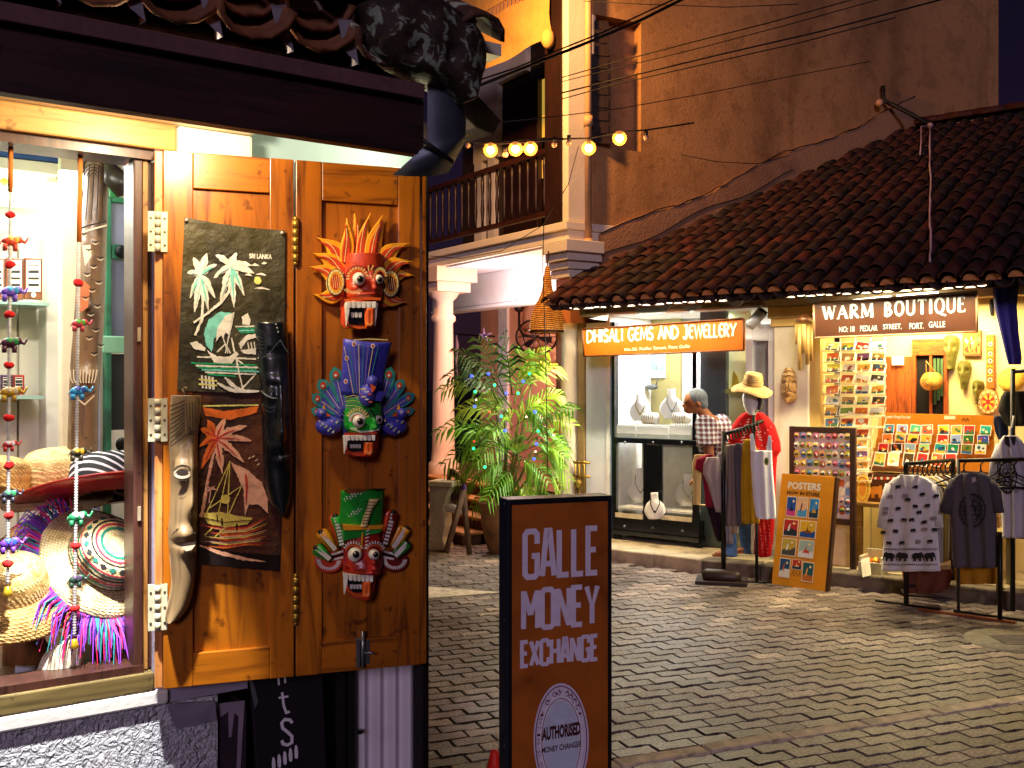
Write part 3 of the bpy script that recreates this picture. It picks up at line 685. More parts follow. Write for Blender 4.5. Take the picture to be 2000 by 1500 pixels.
b = mb(tile_mat('#3a2a20', '#8fa08c', 34)); relief(b, L, [(8, 700, 862), (40, 712, 905), (75, 716, 938), (105, 735, 945), (128, 765, 944), (143, 800, 940), (150, 822, 936), (166, 862, 930), (186, 886, 922), (200, 898, 914)], -.46, .055, [(760, 60, 30, 30, .02), (830, 70, 26, 40, .02), (890, 90, 30, 50, .02), (795, 110, 12, 14, -.02), (860, 120, 10, 20, -.02)], 26, 30, back=.1, power=.4)
part(SHOP, 'verge_tile', b, ROOF, 'big lichen-covered verge tile at the corner of the eave')
part(SHOP, 'gutter_strap', mb(mat('#101014', .5)).tube([L.w(0,0,0) and (L.q(824, 272, -.455)[0], -.455, L.q(824, 272, -.455)[1]), (L.q(884, 316, -.45)[0], -.45, L.q(884, 316, -.45)[1])], .005), GUT)
b = mb(wood('#2c1c14', '#150c0a', (10, 10, 1.5), .7, 0)); b.prism(pxl(L, [(906, 140), (934, 186), (980, 236), (964, 262), (930, 248), (906, 226)], -.25), -.25, -.12)
part(SHOP, 'rafter_end', b, bevel=.004)

# ================================================================ row of shops across the street
ROW = thing('shop_row', 'single-storey tiled shop row with bright open fronts across the street', 'shop row', R)
TX0, TX1, SLO = -1.30, 3.35, math.atan(.48)
tm = [tile_mat('#3a0f08', None, 10), tile_mat('#220806', None, 10), tile_mat('#48150d', None, 10)]
zr = lambda y: 2.335 + .48*(y + .5)
def gwall_x(y): return -1.424 + .422*(y - .029)/.907         # where the tall wall stands, in shop coordinates
b = mb(mat('#1c0f0b', .9)); yb = 4.45
b.add([(TX0, -.45, zr(-.45) - .02), (TX1 + 1.5, -.45, zr(-.45) - .02), (TX1 + 1.5, yb, zr(yb) - .02), (gwall_x(yb) - .05, yb, zr(yb) - .02), (TX0, .25, zr(.25) - .02),
       (TX0, -.45, zr(-.45) - .06), (TX1 + 1.5, -.45, zr(-.45) - .06), (TX1 + 1.5, yb, zr(yb) - .06), (gwall_x(yb) - .05, yb, zr(yb) - .06), (TX0, .25, zr(.25) - .06)],
      [(0,1,2,3,4), (9,8,7,6,5), (0,5,6,1), (1,6,7,2), (2,7,8,3), (3,8,9,4), (4,9,5,0)])
FROOF = part(ROW, 'roof', b, label='long red clay tile roof rising to the tall wall')
P2 = .150; RS = .27; cand = []
for i in range(int((TX1 + 1.2 - TX0)/P2) + 1):
    for r in range(19):
        d = r*RS; y = -.5 + d*math.cos(SLO); x = TX0 + i*P2
        if y > .2 and x < gwall_x(y) + .03: continue
        cand.append((R.w(x, y, 2.5).length, x, d, True)); cand.append((R.w(x, y, 2.5).length + .05, x + P2/2, d, False))
def proj(p): return (1000 + p.x/p.y*2000, 750 - (p.z - 1.6)/p.y*2000)
vis = []; 
for c in cand:
    y = -.5 + c[2]*math.cos(SLO); pp = proj(R.w(c[1], y, zr(y)))
    if pp[0] > 2060: continue
    vis.append(c)
vis.sort(key=lambda c: c[2] + .0*c[0])
fcov = [tile_obj(m, .33, .07, .06, .013, True) for m in tm]; fpan = tile_obj(tm[1], .33, .07, .06, .013, False)
restt = [MB().use(m) for m in tm]
for k, (dd, x, d, up) in enumerate(vis):
    lift = .075 if up else .045; y = -.5 + d*math.cos(SLO) - lift*math.sin(SLO); z = 2.30 + d*math.sin(SLO) + lift*math.cos(SLO)
    M = Matrix.Translation((x + rnd.uniform(-.006, .006), y + rnd.uniform(-.015, .015), z + rnd.uniform(-.006, .006))) @ Matrix.Rotation(SLO - .03 + rnd.uniform(-.03, .03), 4, 'X') @ Matrix.Rotation(rnd.uniform(-.03, .03), 4, 'Z')
    mi = rnd.choice((0, 0, 1, 2))
    if k < 295: inst('roof_tile', fcov[mi] if up else fpan, FROOF, M)
    else:
        t = restt[mi if up else 1]; t.T = M; vs, fs = half_tile(.33, .07, .06, .013, up, 5); t.add(vs, fs, True)
tot = MB()
for t in restt:
    tot.T = None; tot.use(t.mats[0]); tot.add(t.v, t.f, True)
o = bpy.data.objects.new('upper_tiles', tot.mesh('upper_tiles', fix=True)); COL.objects.link(o); o.parent = FROOF; o['kind'] = 'stuff'
b = mb(mat('#c98a55', .85, var=.35, scale=16, bump=.4))
for i in range(int((TX1 + .6 - TX0)/P2) + 1):
    x = TX0 + i*P2; dz = rnd.uniform(-.01, .008)
    b.prism([(x + .052*math.cos(math.pi*k/6), 2.352 + dz + .048*math.sin(math.pi*k/6)) for k in range(7)], -.515 + rnd.uniform(0, .02), -.46)
part(ROW, 'eave_mortar', b, FROOF)
# ridge tiles
b = mb(tm[0]); ry = 4.42
for k in range(16):
    x0 = gwall_x(ry) + k*.34
    b.T = Matrix.Translation((x0, ry, zr(ry) + .03)) @ Matrix.Rotation(-math.pi/2 + rnd.uniform(-.04, .04), 4, 'Z'); b.add(*half_tile(.37, .12, .11, .015, True, 6), True)
b.T = None; part(ROW, 'ridge', b, FROOF)

# shop fronts under the roof
yel = stucco('#e2c070', '#c09848', 18, .25, .01, 1.5, .35); ivory = stucco('#efe4cc', '#cbb58c', 18, .25, .01, 1.8, .35)
wh = mat('#e9ecef', .55, var=.08, scale=4, bump=.12)
rx = lambda px, y=0: R.x(px, y)
b = mb(ivory); b.lathe([(.115, .11), (.115, .25), (.095, .3), (.088, 1.2), (.082, 2.05), (.1, 2.1), (.12, 2.14), (.12, 2.2)], (rx(1112, .05), .05, 0), 20)
part(ROW, 'round_column', b)
part(ROW, 'wall_strip', mb(mat('#a88a5a', .6, var=.3, scale=6)).box(rx(1126), rx(1138), .02, .12, .11, 2.2))
part(ROW, 'white_panel', mb(wh).box(rx(1140), rx(1186), .04, .10, .11, 2.2), bevel=.004)
part(ROW, 'door_edge', mb(mat('#8fa6b8', .4, .3, var=.15)).box(rx(1187), rx(1191), .03, .10, .11, 2.2))
part(ROW, 'door_jamb', mb(mat('#1a2026', .4, .2)).box(rx(1192), rx(1197), .03, .10, .11, 2.2))
part(ROW, 'ceiling_board', mb(wh).box(-1.2, .66, -.1, .9, 2.26, 2.28))
b = mb(mat('#f1efe6', .7)); b.box(-1.0, .7, .961, .99, .11, 2.26); part(ROW, 'jewellery_back_wall', b)
part(ROW, 'grey_door_panel', mb(mat('#4d5960', .35, .1, var=.12, coat=.3)).box(rx(1367, .12), rx(1418, .12), .12, .18, .11, 2.26), bevel=.004)
part(ROW, 'shelf_wall', mb(mat('#eee7a6', .7, var=.06)).box(rx(1418, .25), rx(1462, .25), .25, .30, .11, 2.26))
for py in (762, 850):
    b = mb(mat('#8f9a52', .6))
    x0, z0 = R.q(1419, py, .2); x1, z1 = R.q(1458, py, .2); b.box(x0, x1, .12, .25, z0 - .03, z0 + .012); part(ROW, 'shelf', b)
b = mb(wh); b.box(rx(1456), rx(1470), .0, .09, .11, 2.12).box(rx(1500), rx(1514), .0, .09, .11, 2.12).box(rx(1470) + .001, rx(1500) - .001, .0, .09, 1.98, 2.12)
part(ROW, 'white_door_frame', b, bevel=.005)
b = mb(wood('#9aa0a0', '#6f7676', (14, 14, 1.2), .6, 0)); x0, x1 = rx(1470) + .002, rx(1500) - .002
b.box(x0, x1, .06, .085, .11, 1.978)
b.box(x0 + .05, x1 - .05, .045, .0595, 1.15, 1.55).box(x0 + .05, x1 - .05, .045, .0595, 1.62, 1.90); part(ROW, 'grey_timber_door', b, bevel=.004)
b = mb(ivory); b.box(rx(1515), rx(1582), -.04, .3, .11, 2.09); PIL = part(ROW, 'pillar', b, bevel=.01)
b = mb(yel); b.box(rx(1515) - .02, rx(1600), -.06, .3, 2.092, 2.16).box(rx(1515) - .04, rx(1600) + .01, -.08, .3, 2.162, 2.26); part(ROW, 'pillar_head', b, PIL, bevel=.006)
part(ROW, 'pillar_return', mb(yel).box(rx(1582) + .001, rx(1602), .0, .32, .11, 2.09), PIL)
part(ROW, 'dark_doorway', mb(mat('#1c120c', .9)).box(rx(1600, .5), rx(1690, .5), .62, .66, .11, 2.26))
part(ROW, 'boutique_back_wall', mb(stucco('#f2dc96', '#e3c06a', 14, .15, .01, 1.2, .3)).box(rx(1640, .5), 3.6, .5, .55, .11, 2.3))
part(ROW, 'boutique_side_wall', mb(yel).box(3.35, 3.4, -.1, .5, .11, 2.3))
part(ROW, 'wall_plate', mb(mat('#cdb98a', .7, var=.3, scale=10, bump=.4)).box(-1.25, 3.4, -.07, .06, 2.262, 2.33), bevel=.005)
b = mb(wood('#8a6a3e', '#5b4324', (14, 1.2, 14), .6, 0))
for i in range(22):
    x = -1.2 + i*.22; y0, y1 = -.22, .4
    b.add([(x, y0, zr(y0) - .16), (x + .05, y0, zr(y0) - .16), (x + .05, y1, zr(y1) - .16), (x, y1, zr(y1) - .16), (x, y0, zr(y0) - .065), (x + .05, y0, zr(y0) - .065), (x + .05, y1, zr(y1) - .065), (x, y1, zr(y1) - .065)],
          [(0,1,2,3),(4,5,6,7),(0,1,5,4),(1,2,6,5),(2,3,7,6),(3,0,4,7)])
part(ROW, 'rafter', b, FROOF)
# lit fluorescent tubes and pale sheets under the eave
b = mb(glow('#fff6dc', 9))
for (p0, p1) in (((1665, 589), (1740, 581)), ((1752, 580), (1832, 573))):
    a_ = R.q(*p0, -.2); c_ = R.q(*p1, -.2); b.tube([(a_[0], -.2, a_[1]), (c_[0], -.2, c_[1])], .016)
TUBE = part(ROW, 'tube_lamp', b, label='lit white tube lamps above the boutique sign')
b = mb(mat('#e8ecec', .6, var=.1))
for P in ([(1556, 574), (1612, 570), (1600, 588), (1585, 592)], [(1240, 603), (1310, 596), (1300, 612), (1245, 616)], [(1330, 598), (1372, 597), (1350, 612)], [(1415, 590), (1455, 586), (1440, 602)], [(1150, 622), (1190, 614), (1185, 626)]):
    b = mb(mat('#e8ecec', .6, var=.1)); b.prism(pxl(R, P, -.3), -.30, -.292); part(ROW, 'eave_sheet', b, FROOF)
pass

# ================================================================ balcony house
HOUSE = thing('balcony_house', 'two-storey balcony house with pink porch, timber railing and tall side wall', 'house', B)
bx = lambda px, y=0: B.x(px, y)
pink = stucco('#e2a184', '#cf8a6c', 12, .2, .01, .9, .3); hw = stucco('#ded6cc', '#b8a898', 14, .25, .01, 1.2, .3)
b = mb(hw); b.box(bx(1098, -.05), .02, -.05, .3, 3.22, 8.2); part(HOUSE, 'corner_pilaster', b, bevel=.01)
b = mb(hw); b.box(-4.2, .04, -.06, 1.6, 3.02, 3.13).box(-4.2, .06, -.10, 1.6, 3.131, 3.21); part(HOUSE, 'balcony_slab', b, bevel=.008)
b = mb(hw)
for (e, z0, z1) in ((.02, 2.66, 2.74), (.05, 2.741, 2.82), (.09, 2.821, 2.9), (.13, 2.901, 3.018)): b.box(bx(1085), .03 + e, -.04 - e, .3, z0, z1)
part(HOUSE, 'corner_capital', b, bevel=.006)
part(HOUSE, 'corner_pier', mb(pink).box(bx(1092), .02, -.02, .3, 0, 2.659))
part(HOUSE, 'porch_ceiling', mb(mat('#d9d3e2', .8, var=.06)).box(-4.2, .02, .0, 1.7, 3.0, 3.0185))
b = mb(mat('#e6e8ee', .7, var=.08)); b.box(-4.2, -.06, .72, .95, 2.60, 2.998).box(-4.2, -.06, .70, .97, 2.56, 2.60); part(HOUSE, 'porch_beam', b, bevel=.006)
part(HOUSE, 'porch_wall', mb(pink).box(-4.2, -.05, 1.5, 1.6, .5, 2.999))
part(HOUSE, 'white_door_strip', mb(mat('#efe9ee', .6)).box(bx(973, 1.46), bx(990, 1.46), 1.46, 1.499, .5, 2.998))
part(HOUSE, 'porch_floor', mb(mat('#6b4f3c', .7, var=.3)).box(-4.2, .02, .0, 1.7, 0, .5))
cx, _ = B.q(866, 700, .12); b = mb(stucco('#e8c8b8', '#d0a898', 14, .2, .01, 1.2, .3))
b.lathe([(.19, .5), (.19, .62), (.15, .66), (.14, .8), (.13, 1.6), (.118, 2.35), (.15, 2.38), (.15, 2.43), (.12, 2.46), (.12, 2.62), (.16, 2.66), (.2, 2.72)], (cx, .12, 0), 24)
b.box(cx - .25, cx + .25, -.1, .36, 2.722, 2.84).box(cx - .31, cx + .31, -.14, .42, 2.841, 3.015)
part(HOUSE, 'porch_column', b)
b = mb(mat('#7a4a2c', .7, var=.4, scale=7, bump=.4, dirt='#2a1710'))
for k in range(4):
    x0 = B.x(1000, 0); b.box(-3.1, bx(1000, -.25*(4 - k)), -.27*(4 - k), .0 - .001, .125*k, .125*(k + 1) - .0)
# steps: each tread a slab
b = MB()
STEPS = []
for k in range(4):
    t = mb(mat('#5b3322', .75, var=.4, scale=7, bump=.4, dirt='#25130d')); y0 = -.95 + .24*k
    t.box(-3.1, -.55, y0 + .02, y0 + .24 if k < 3 else -.001, .125*k, .125*(k + 1) - .03); t.use(mat('#b07a4a', .6, var=.3, scale=9)); t.box(-3.12, -.53, y0, y0 + .25 if k < 3 else -.0015, .125*(k + 1) - .0295, .125*(k + 1))
    part(HOUSE, 'step', t, bevel=.004)
# upper storey behind the railing
dk = wood('#2a1210', '#150807', (14, 14, 1.2), .5, .1); dkh = wood('#3a1a14', '#1c0b09', (1.2, 14, 14), .5, .1)
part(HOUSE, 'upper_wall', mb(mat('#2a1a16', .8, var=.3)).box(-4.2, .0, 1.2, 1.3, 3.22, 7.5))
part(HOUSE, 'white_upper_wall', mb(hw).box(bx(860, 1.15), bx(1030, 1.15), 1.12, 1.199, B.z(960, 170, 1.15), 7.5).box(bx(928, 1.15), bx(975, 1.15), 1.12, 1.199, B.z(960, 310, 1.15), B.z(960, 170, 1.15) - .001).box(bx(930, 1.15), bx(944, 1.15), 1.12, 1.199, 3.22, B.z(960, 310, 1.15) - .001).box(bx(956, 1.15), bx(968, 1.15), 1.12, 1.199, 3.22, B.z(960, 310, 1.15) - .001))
part(HOUSE, 'balcony_door', mb(dk).box(bx(985, 1.0), bx(1052, 1.0), .98, 1.06, 3.22, B.z(1020, 165, 1.0)), bevel=.01)
b = mb(glow('#e8b84a', .55)); 
for (p0, p1, a_, c_) in ((1053, 1079, 158, 222), (1053, 1078, 228, 262), (1053, 1070, 315, 345)):
    x0, z1 = B.q(p0, a_, 1.05); x1, z0 = B.q(p1, c_, 1.05); b.box(x0, x1, 1.05, 1.06, z0, z1)
part(HOUSE, 'window_pane', b, label='dimly lit yellow upstairs window pane')
part(HOUSE, 'balcony_post', mb(dk).box(bx(1068), bx(1097, -.03), -.03, .12, 3.215, 7.5), bevel=.008)
RAIL = part(HOUSE, 'railing', mb(dkh).box(-3.4, bx(1068) - .002, .0, .07, 3.98, 4.04), label='dark timber balcony railing', bevel=.006)
part(HOUSE, 'bottom_rail', mb(dkh).box(-3.4, bx(1068) - .002, .01, .06, 3.34, 3.39), RAIL)
t = mb(dk); t.tube([(0, 0, 0), (0, 0, .08), (0, 0, .2), (0, 0, .34), (0, 0, .47), (0, 0, .59)], [.016, .016, .024, .015, .022, .016], 8); bm_ = t.mesh('baluster')
x = bx(1068) - .09
while x > -3.2: inst('baluster', bm_, RAIL, Matrix.Translation((x, .035, 3.39))); x -= .155
# drawn cloth blind with a crocheted band
bl = mat('#d9a45c', .85, var=.12, scale=5, bump=.5, bscale=8, bd=.03); b = mb(bl)
x0, x1 = bx(880, -.06), bx(1074, -.06)
b.grid(lambda u, v: (x0 + (x1 - x0)*u, -.06 - .02*math.sin(v*7 + u*5)*(1 - v) - .012*math.sin(u*17 + v*4), 5.12 + (5.66 - 5.12)*v + .02*math.sin(u*9)*(1-v)), 26, 12)
BL = part(HOUSE, 'cloth_blind', b, label='cream cloth blind with crocheted band')
b = mb(mat('#c98f4a', .85, var=.2)); 
for i in range(26):
    xx = x0 + (x1 - x0)*i/26; w = (x1 - x0)/26
    b.prism([(xx, 5.66), (xx + w*.3, 5.66), (xx + w*.42, 5.71), (xx + w*.3, 5.76), (xx, 5.76), (xx + w*.12, 5.71)], -.063, -.057)
    b.prism([(xx + w*.55, 5.65), (xx + w*.75, 5.65), (xx + w*.75, 5.77), (xx + w*.55, 5.77)], -.063, -.057)
part(HOUSE, 'crochet_band', b, BL)
b = mb(bl); b.prism([(x0, 5.765), (x1, 5.765), (x1, 6.1)] + [p for i in range(20) for p in ((x1 + (x0 - x1)*(i + .5)/20, 6.16), (x1 + (x0 - x1)*(i + 1)/20, 6.06))], -.066, -.054); part(HOUSE, 'blind_top', b, BL)
b = mb(bl); xq, zq = B.q(1070, 76, -.1); b.ell((xq, -.1, zq), (.07, .07, .1), 12, 8); part(HOUSE, 'blind_roll', b, BL)
# tall side wall (its own direction), with a blind window niche
gx = lambda px, y=0: G.x(px, y)
gm = G.w(0, 0, 0)
def gpart(name, bb, parent=None, label=None, bevel=0):
    me = bb.mesh(name); o = bpy.data.objects.new(name, me); COL.objects.link(o); o.parent = parent or HOUSE
    o.matrix_local = Matrix.Rotation(R_(G.deg - B.deg), 4, 'Z')
    if parent: o.matrix_local = Matrix.Identity(4)
    tag(o, label)
    if bevel: md = o.modifiers.new('bevel', 'BEVEL'); md.width = bevel; md.segments = 2
    return o
gp_ = stucco('#b88a5e', '#8f6a4a', 30, .35, .014, .55, .42, '#6b5a55')
n0, n1, nz0, nz1 = gx(1149), gx(1252), G.z(1200, 290), G.z(1200, 35)
b = mb(gp_); ge = gx(1950)
b.box(gx(1134), n0, 0, .3, 0, 8.2).box(n1, ge, 0, .3, 0, 8.2).box(n0 + .0005, n1 - .0005, 0, .3, 0, nz0).box(n0 + .0005, n1 - .0005, 0, .3, nz1, 8.2).box(n0, n1, .13, .29, nz0 - .01, nz1 + .01)
SIDE = gpart('side_wall', b, label='tall plastered side wall with a window niche')
gpart('pilaster_return', mb(stucco('#9a7a58', '#6f553c', 10, .4, .02, 1, .35)).box(.001, gx(1134) - .001, .03, .3, 0, 8.2), SIDE)
rl = lambda x: 2.35 + .48*(.029 + .907*x + .5)
pts = [(.32 + i*.12, 0) for i in range(38)]
b = mb(stucco('#a07a5e', '#7a5a4c', 26, .5, .02, 1.1, .42)); b.prism([(x, rl(x) - .25) for x, _ in (pts[0], pts[-1])] + [(x, rl(x) + .34 + rnd.uniform(-.02, .02) + .04*math.sin(x*3)) for x, _ in pts[::-1]], -.045, -.001)
gpart('flashing_band', b, SIDE)
b = mb(mat('#1e1210', .9, var=.3)); b.tube([(x, -.046, rl(x) + .35 + .04*math.sin(x*3) + rnd.uniform(-.015, .015)) for x, _ in pts], [rnd.uniform(.003, .009) for _ in pts], 5)
b.tube([(x, -.05, rl(x) + .13 + .03*math.sin(x*5)) for x, _ in pts[:22]], .005, 4); gpart('wall_crack', b, SIDE)
b = mb(wood('#2a1612', '#120806', (14, 14, 1.2), .6, 0)); b.T = Matrix.Translation((n0 + .02, -.01, 0)) @ Matrix.Rotation(R_(-14), 4, 'Z'); b.box(0, .21, -.02, .02, nz0 + .02, G.z(1160, 108)); 
for k in range(9): b.box(.03, .18, -.03, -.021, nz0 + .12 + k*.13, nz0 + .21 + k*.13)
gpart('niche_shutter', b, SIDE, 'dark louvred shutter standing ajar in the niche')
b = mb(mat('#c9a27c', .5, var=.15)); px_ = gx(1142); b.tube([(px_, -.07, 2.95), (px_, -.07, 8.2)], .035, 12)
for z in (G.z(1142, 240), G.z(1142, 478)): b.tube([(px_, -.07, z - .05), (px_, -.07, z + .05)], .046, 12)
gpart('rain_pipe', b, SIDE)
# night sky stays the world's; an unseen lamp post, assumed from the orange wall, stands behind the near shop
POST = thing('assumed_street_lamp', 'assumed street lamp on a tall unseen post behind the near shop', 'street lamp', WORLD, (-2.4, 8.7, 0))
b = mb(mat('#3a3a3c', .5, .6)); b.tube([(-2.4, 8.7, 0), (-2.4, 8.7, 6.0)], [.07, .045], 10); b.tube([(-2.4, 8.7, 6.0), (-2.1, 8.7, 6.15), (-.55, 8.75, 6.02)], .03, 8); part(POST, 'pole', b)
b = mb(mat('#55555a', .4, .6)); b.prismz([(-.75, 8.66), (-.3, 8.68), (-.3, 8.84), (-.75, 8.86)], 5.90, 6.0); part(POST, 'lamp_head', b)
# ================================================================ folded-back shutters
def mfr(fr): return Matrix.Translation((fr.o[0], fr.o[1], 0)) @ Matrix.Rotation(R_(fr.deg), 4, 'Z')
def fpart(root, rfr, fr, name, bb, parent=None, label=None, bevel=0):
    """a part of root built in another upright plane of the place"""
    me = bb.mesh(name); o = bpy.data.objects.new(name, me); COL.objects.link(o); o.parent = parent or root
    if not parent: o.matrix_local = (mfr(rfr) @ Matrix.Translation(BASE[root.name])).inverted() @ mfr(fr)
    tag(o, label)
    if bevel: md = o.modifiers.new('bevel', 'BEVEL'); md.width = bevel; md.segments = 2; md.limit_method = 'ANGLE'; md.angle_limit = R_(40)
    return o
teak = wood('#b0640c', '#6a3206', (11, 11, 1.0), .36, .3); teakh = wood('#b0640c', '#6a3206', (1.0, 11, 11), .36, .35)
edgew = wood('#d98f4a', '#b87434', (11, 11, 1.0), .5, .1)
sx = lambda px, y=0: S.x(px, y)
ZB, ZT = .893, 2.142
brass = mat('#b08d3a', .35, .7, var=.3, scale=30); ivoryp = mat('#cfc8a8', .5, .1, var=.25, scale=30)
def leaf(xa, xb, pl, pr, ptop, pbot, lab):
    x0, x1 = sx(xa), sx(xb); p0, p1 = sx(pl), sx(pr); z1 = S.z((pl + pr)/2, ptop); z0 = S.z((pl + pr)/2, pbot)
    st = fpart(SHOP, L, S, 'shutter_leaf', mb(teak).box(x0, p0, 0, .034, ZB, ZT), label=lab, bevel=.002)
    fpart(SHOP, L, S, 'stile', mb(teak).box(p1, x1, 0, .034, ZB, ZT), st, bevel=.002)
    fpart(SHOP, L, S, 'top_rail', mb(teakh).box(p0 + .0004, p1 - .0004, .0006, .034, z1, ZT - .0004), st, bevel=.002)
    fpart(SHOP, L, S, 'bottom_rail', mb(teakh).box(p0 + .0004, p1 - .0004, .0006, .034, ZB + .0004, z0), st, bevel=.002)
    fpart(SHOP, L, S, 'panel', mb(teak).box(p0 - .004, p1 + .004, .011, .026, z0 - .004, z1 + .004), st)
    return st
LEAF = leaf(319, 574, 377, 527, 372, 1270, 'brown timber shutter leaf hinged to the window frame')
LEAF2 = leaf(578, 821, 629, 778, 396, 1248, 'outer brown timber shutter leaf hung with devil masks')
fpart(SHOP, L, S, 'edge_strip', mb(edgew).box(sx(302), sx(318), .012, .034, ZB, ZT), LEAF, bevel=.002)
fpart(SHOP, L, S, 'edge_lath', mb(teak).box(sx(822), sx(834), .004, .03, ZB, ZT - .002), LEAF2, bevel=.002)
for (ya, yb_) in ((412, 492), (778, 862), (1143, 1230)):
    b = mb(ivoryp); x0, z1 = S.q(289, ya, -.004); x1, z0 = S.q(327, yb_, -.004); b.box(x0, (x0 + x1)/2 - .006, -.004, .004, z0, z1).box((x0 + x1)/2 + .006, x1, -.004, -.0008, z0, z1)
    for k in range(5): b.tube([((x0 + x1)/2, -.006, z0 + (z1 - z0)*(k + .05)/5), ((x0 + x1)/2, -.006, z0 + (z1 - z0)*(k + .93)/5)], .0068, 8)
    b.use(mat('#6d6448', .4, .6))
    for k in range(3):
        for xx in (x0 + .006, x1 - .006): b.ell((xx, -.005, z0 + (z1 - z0)*(k + .5)/3), (.003, .001, .003), 8, 4)
    fpart(SHOP, L, S, 'hinge', b, LEAF, 'pale painted butt hinge')
for (ya, yb_) in ((430, 512), (1127, 1215)):
    b = mb(brass); x0, z1 = S.q(577, ya, -.004); _, z0 = S.q(577, yb_, -.004)
    for k in range(5): b.tube([(x0, -.006, z0 + (z1 - z0)*(k + .05)/5), (x0, -.006, z0 + (z1 - z0)*(k + .95)/5)], .0075, 10)
    b.ell((x0, -.006, z1 + .003), .006, 8, 6).ell((x0, -.006, z0 - .003), .006, 8, 6)
    fpart(SHOP, L, S, 'hinge', b, LEAF2, 'brass knuckle hinge between the leaves')
steel = mat('#8b8f94', .3, .8, var=.2)
b = mb(steel); x0, z1 = S.q(695, 1250, -.004); x1, z0 = S.q(722, 1296, -.004)
b.box(x0, x0 + .008, -.014, -.0006, z0 - .004, z1 + .006).box(x0 + .0085, x1, -.004, -.0006, z0, z1 - .004).tube([(x0 + .016, -.012, z0 - .006), (x0 + .016, -.012, z1 + .022)], .0055, 10).tube([(x0 + .016, -.012, (z0 + z1)/2), (x1 + .006, -.03, (z0 + z1)/2 + .001)], .003, 8)
fpart(SHOP, L, S, 'bolt', b, LEAF2)

# ================================================================ things hung on the shutters
def ellq(b, fr, m, px, py, y, rx_, rz_, ry=None, nu=14, nv=10):
    b.use(m); k = fr.u(px, y); x, z = fr.q(px, py, y); b.ell((x, y, z), (rx_*k, ry or rx_*k, rz_*k), nu, nv)
def plate(b, fr, m, pts, y0, y1): b.use(m); b.prism(pxl(fr, pts, y0), y0, y1)
def petal(base, tip, w, n=10):
    bx_, by_ = base; tx, ty = tip; dx, dy = tx - bx_, ty - by_; l = math.hypot(dx, dy); a, c = -dy/l, dx/l; le = []; ri = []
    for i in range(n + 1):
        t = i/n; ww = w*(.45 + .55*t)*math.sqrt(max(0, 1 - max(0, (t - .72)/.28)**2))
        le.append((bx_ + dx*t + a*ww/2, by_ + dy*t + c*ww/2)); ri.append((bx_ + dx*t - a*ww/2, by_ + dy*t - c*ww/2))
    return le + ri[::-1][1:]
def frond(b, fr, m, c, tip, w, y, droop=6):
    mid = ((c[0] + tip[0])/2, (c[1] + tip[1])/2 - droop); pts = bez(c, mid, tip, 7)
    stroke(b, fr, m, [w*.35, w*.8, w, w, w*.9, w*.7, w*.45, w*.12], pts, y)
# dark green batik with palms and a sail boat
JIT[0] = 0.9; _flat = flat
flat = lambda c, rough=.75: mat(c, rough, var=.42, scale=38, bump=.25, bscale=60, bd=.004, spec=.2)
y = -.008
T = thing('batik_painting', 'dark green batik cloth of two pale palms and a sail boat pinned to the shutter', 'painting', S, (*S.q(450, 765, y)[:1], y, S.z(450, 768)))
olv = mat('#3b3418', .6, var=.5, scale=5, bump=.8, bscale=9, bd=.03, dirt='#151208')
b = mb(olv); b.prism(pxl(S, [(360, 424), (430, 437), (500, 446), (557, 450), (556, 600), (556, 700), (505, 768), (420, 766), (346, 763), (352, 600), (358, 480)], y), y, y + .003); part(T, 'cloth', b)
b = MB(); y -= .001; m1 = flat('#cfe8d8'); m2 = flat('#7fd0c0'); m3 = flat('#efe9d6'); mg = flat('#1f9a63'); my = flat('#e6df7a')
for c, tips in (((392, 538), [(378, 503), (404, 495), (423, 517), (366, 533), (371, 582), (380, 610), (407, 606), (420, 582)]), ((451, 519), [(421, 499), (462, 494), (496, 534), (477, 577), (457, 600), (430, 594), (418, 543), (490, 518)])):
    for tp in tips: frond(b, S, m3, c, tp, 13, y)
    for tp in tips: frond(b, S, m2 if tp[0] % 2 else m1, c, (c[0] + (tp[0] - c[0])*.8, c[1] + (tp[1] - c[1])*.8), 6, y - .0012)
for P in ([(395, 556), (396, 590), (394, 625), (381, 655)], [(451, 545), (447, 570), (432, 590), (404, 613), (378, 630)]): stroke(b, S, m3, 5, P, y)
blob(b, S, m2, [(456, 611), (430, 609), (408, 624), (398, 650), (403, 675), (414, 688), (418, 662), (430, 650), (445, 640)], y)
blob(b, S, m3, [(456, 611), (440, 616), (425, 640), (421, 668), (432, 655), (436, 662), (441, 648), (447, 655), (450, 635)], y - .001)
for P, w in (([(457, 610), (440, 690)], 2.5), ([(452, 660), (474, 760)], 3), ([(430, 640), (445, 690)], 2), ([(460, 700), (500, 730), (468, 764)], 3), ([(424, 688), (440, 672), (450, 690)], 3)): stroke(b, S, m3, w, P, y)
blob(b, S, m3, [(404, 684), (424, 696), (448, 697), (462, 686), (466, 692), (450, 712), (418, 708)], y)
for k, (a, c, yy, m) in enumerate(((385, 500, 697, m3), (373, 502, 709, mg), (382, 504, 714, m3), (386, 500, 718, mg), (394, 506, 722, m2), (400, 496, 727, m3), (405, 460, 731, mg))): stroke(b, S, m, 3.2, [(a, yy), (c, yy + 4)], y)
for k in range(4): stroke(b, S, m3, 4, [(394 + k*7, 733 + k), (396 + k*7, 758 + k)], y)
for k in range(2): stroke(b, S, my, 3, [(388, 741 + k*9), (424, 744 + k*9)], y)
stroke(b, S, m3, [4, 7, 8, 6, 3], [(424, 748), (440, 757), (456, 763), (480, 764), (506, 764)], y); stroke(b, S, m3, [3, 7, 6, 2], [(439, 737), (450, 748), (462, 758), (478, 763)], y)
disc(b, S, my, 503, 548, 7.5, y)
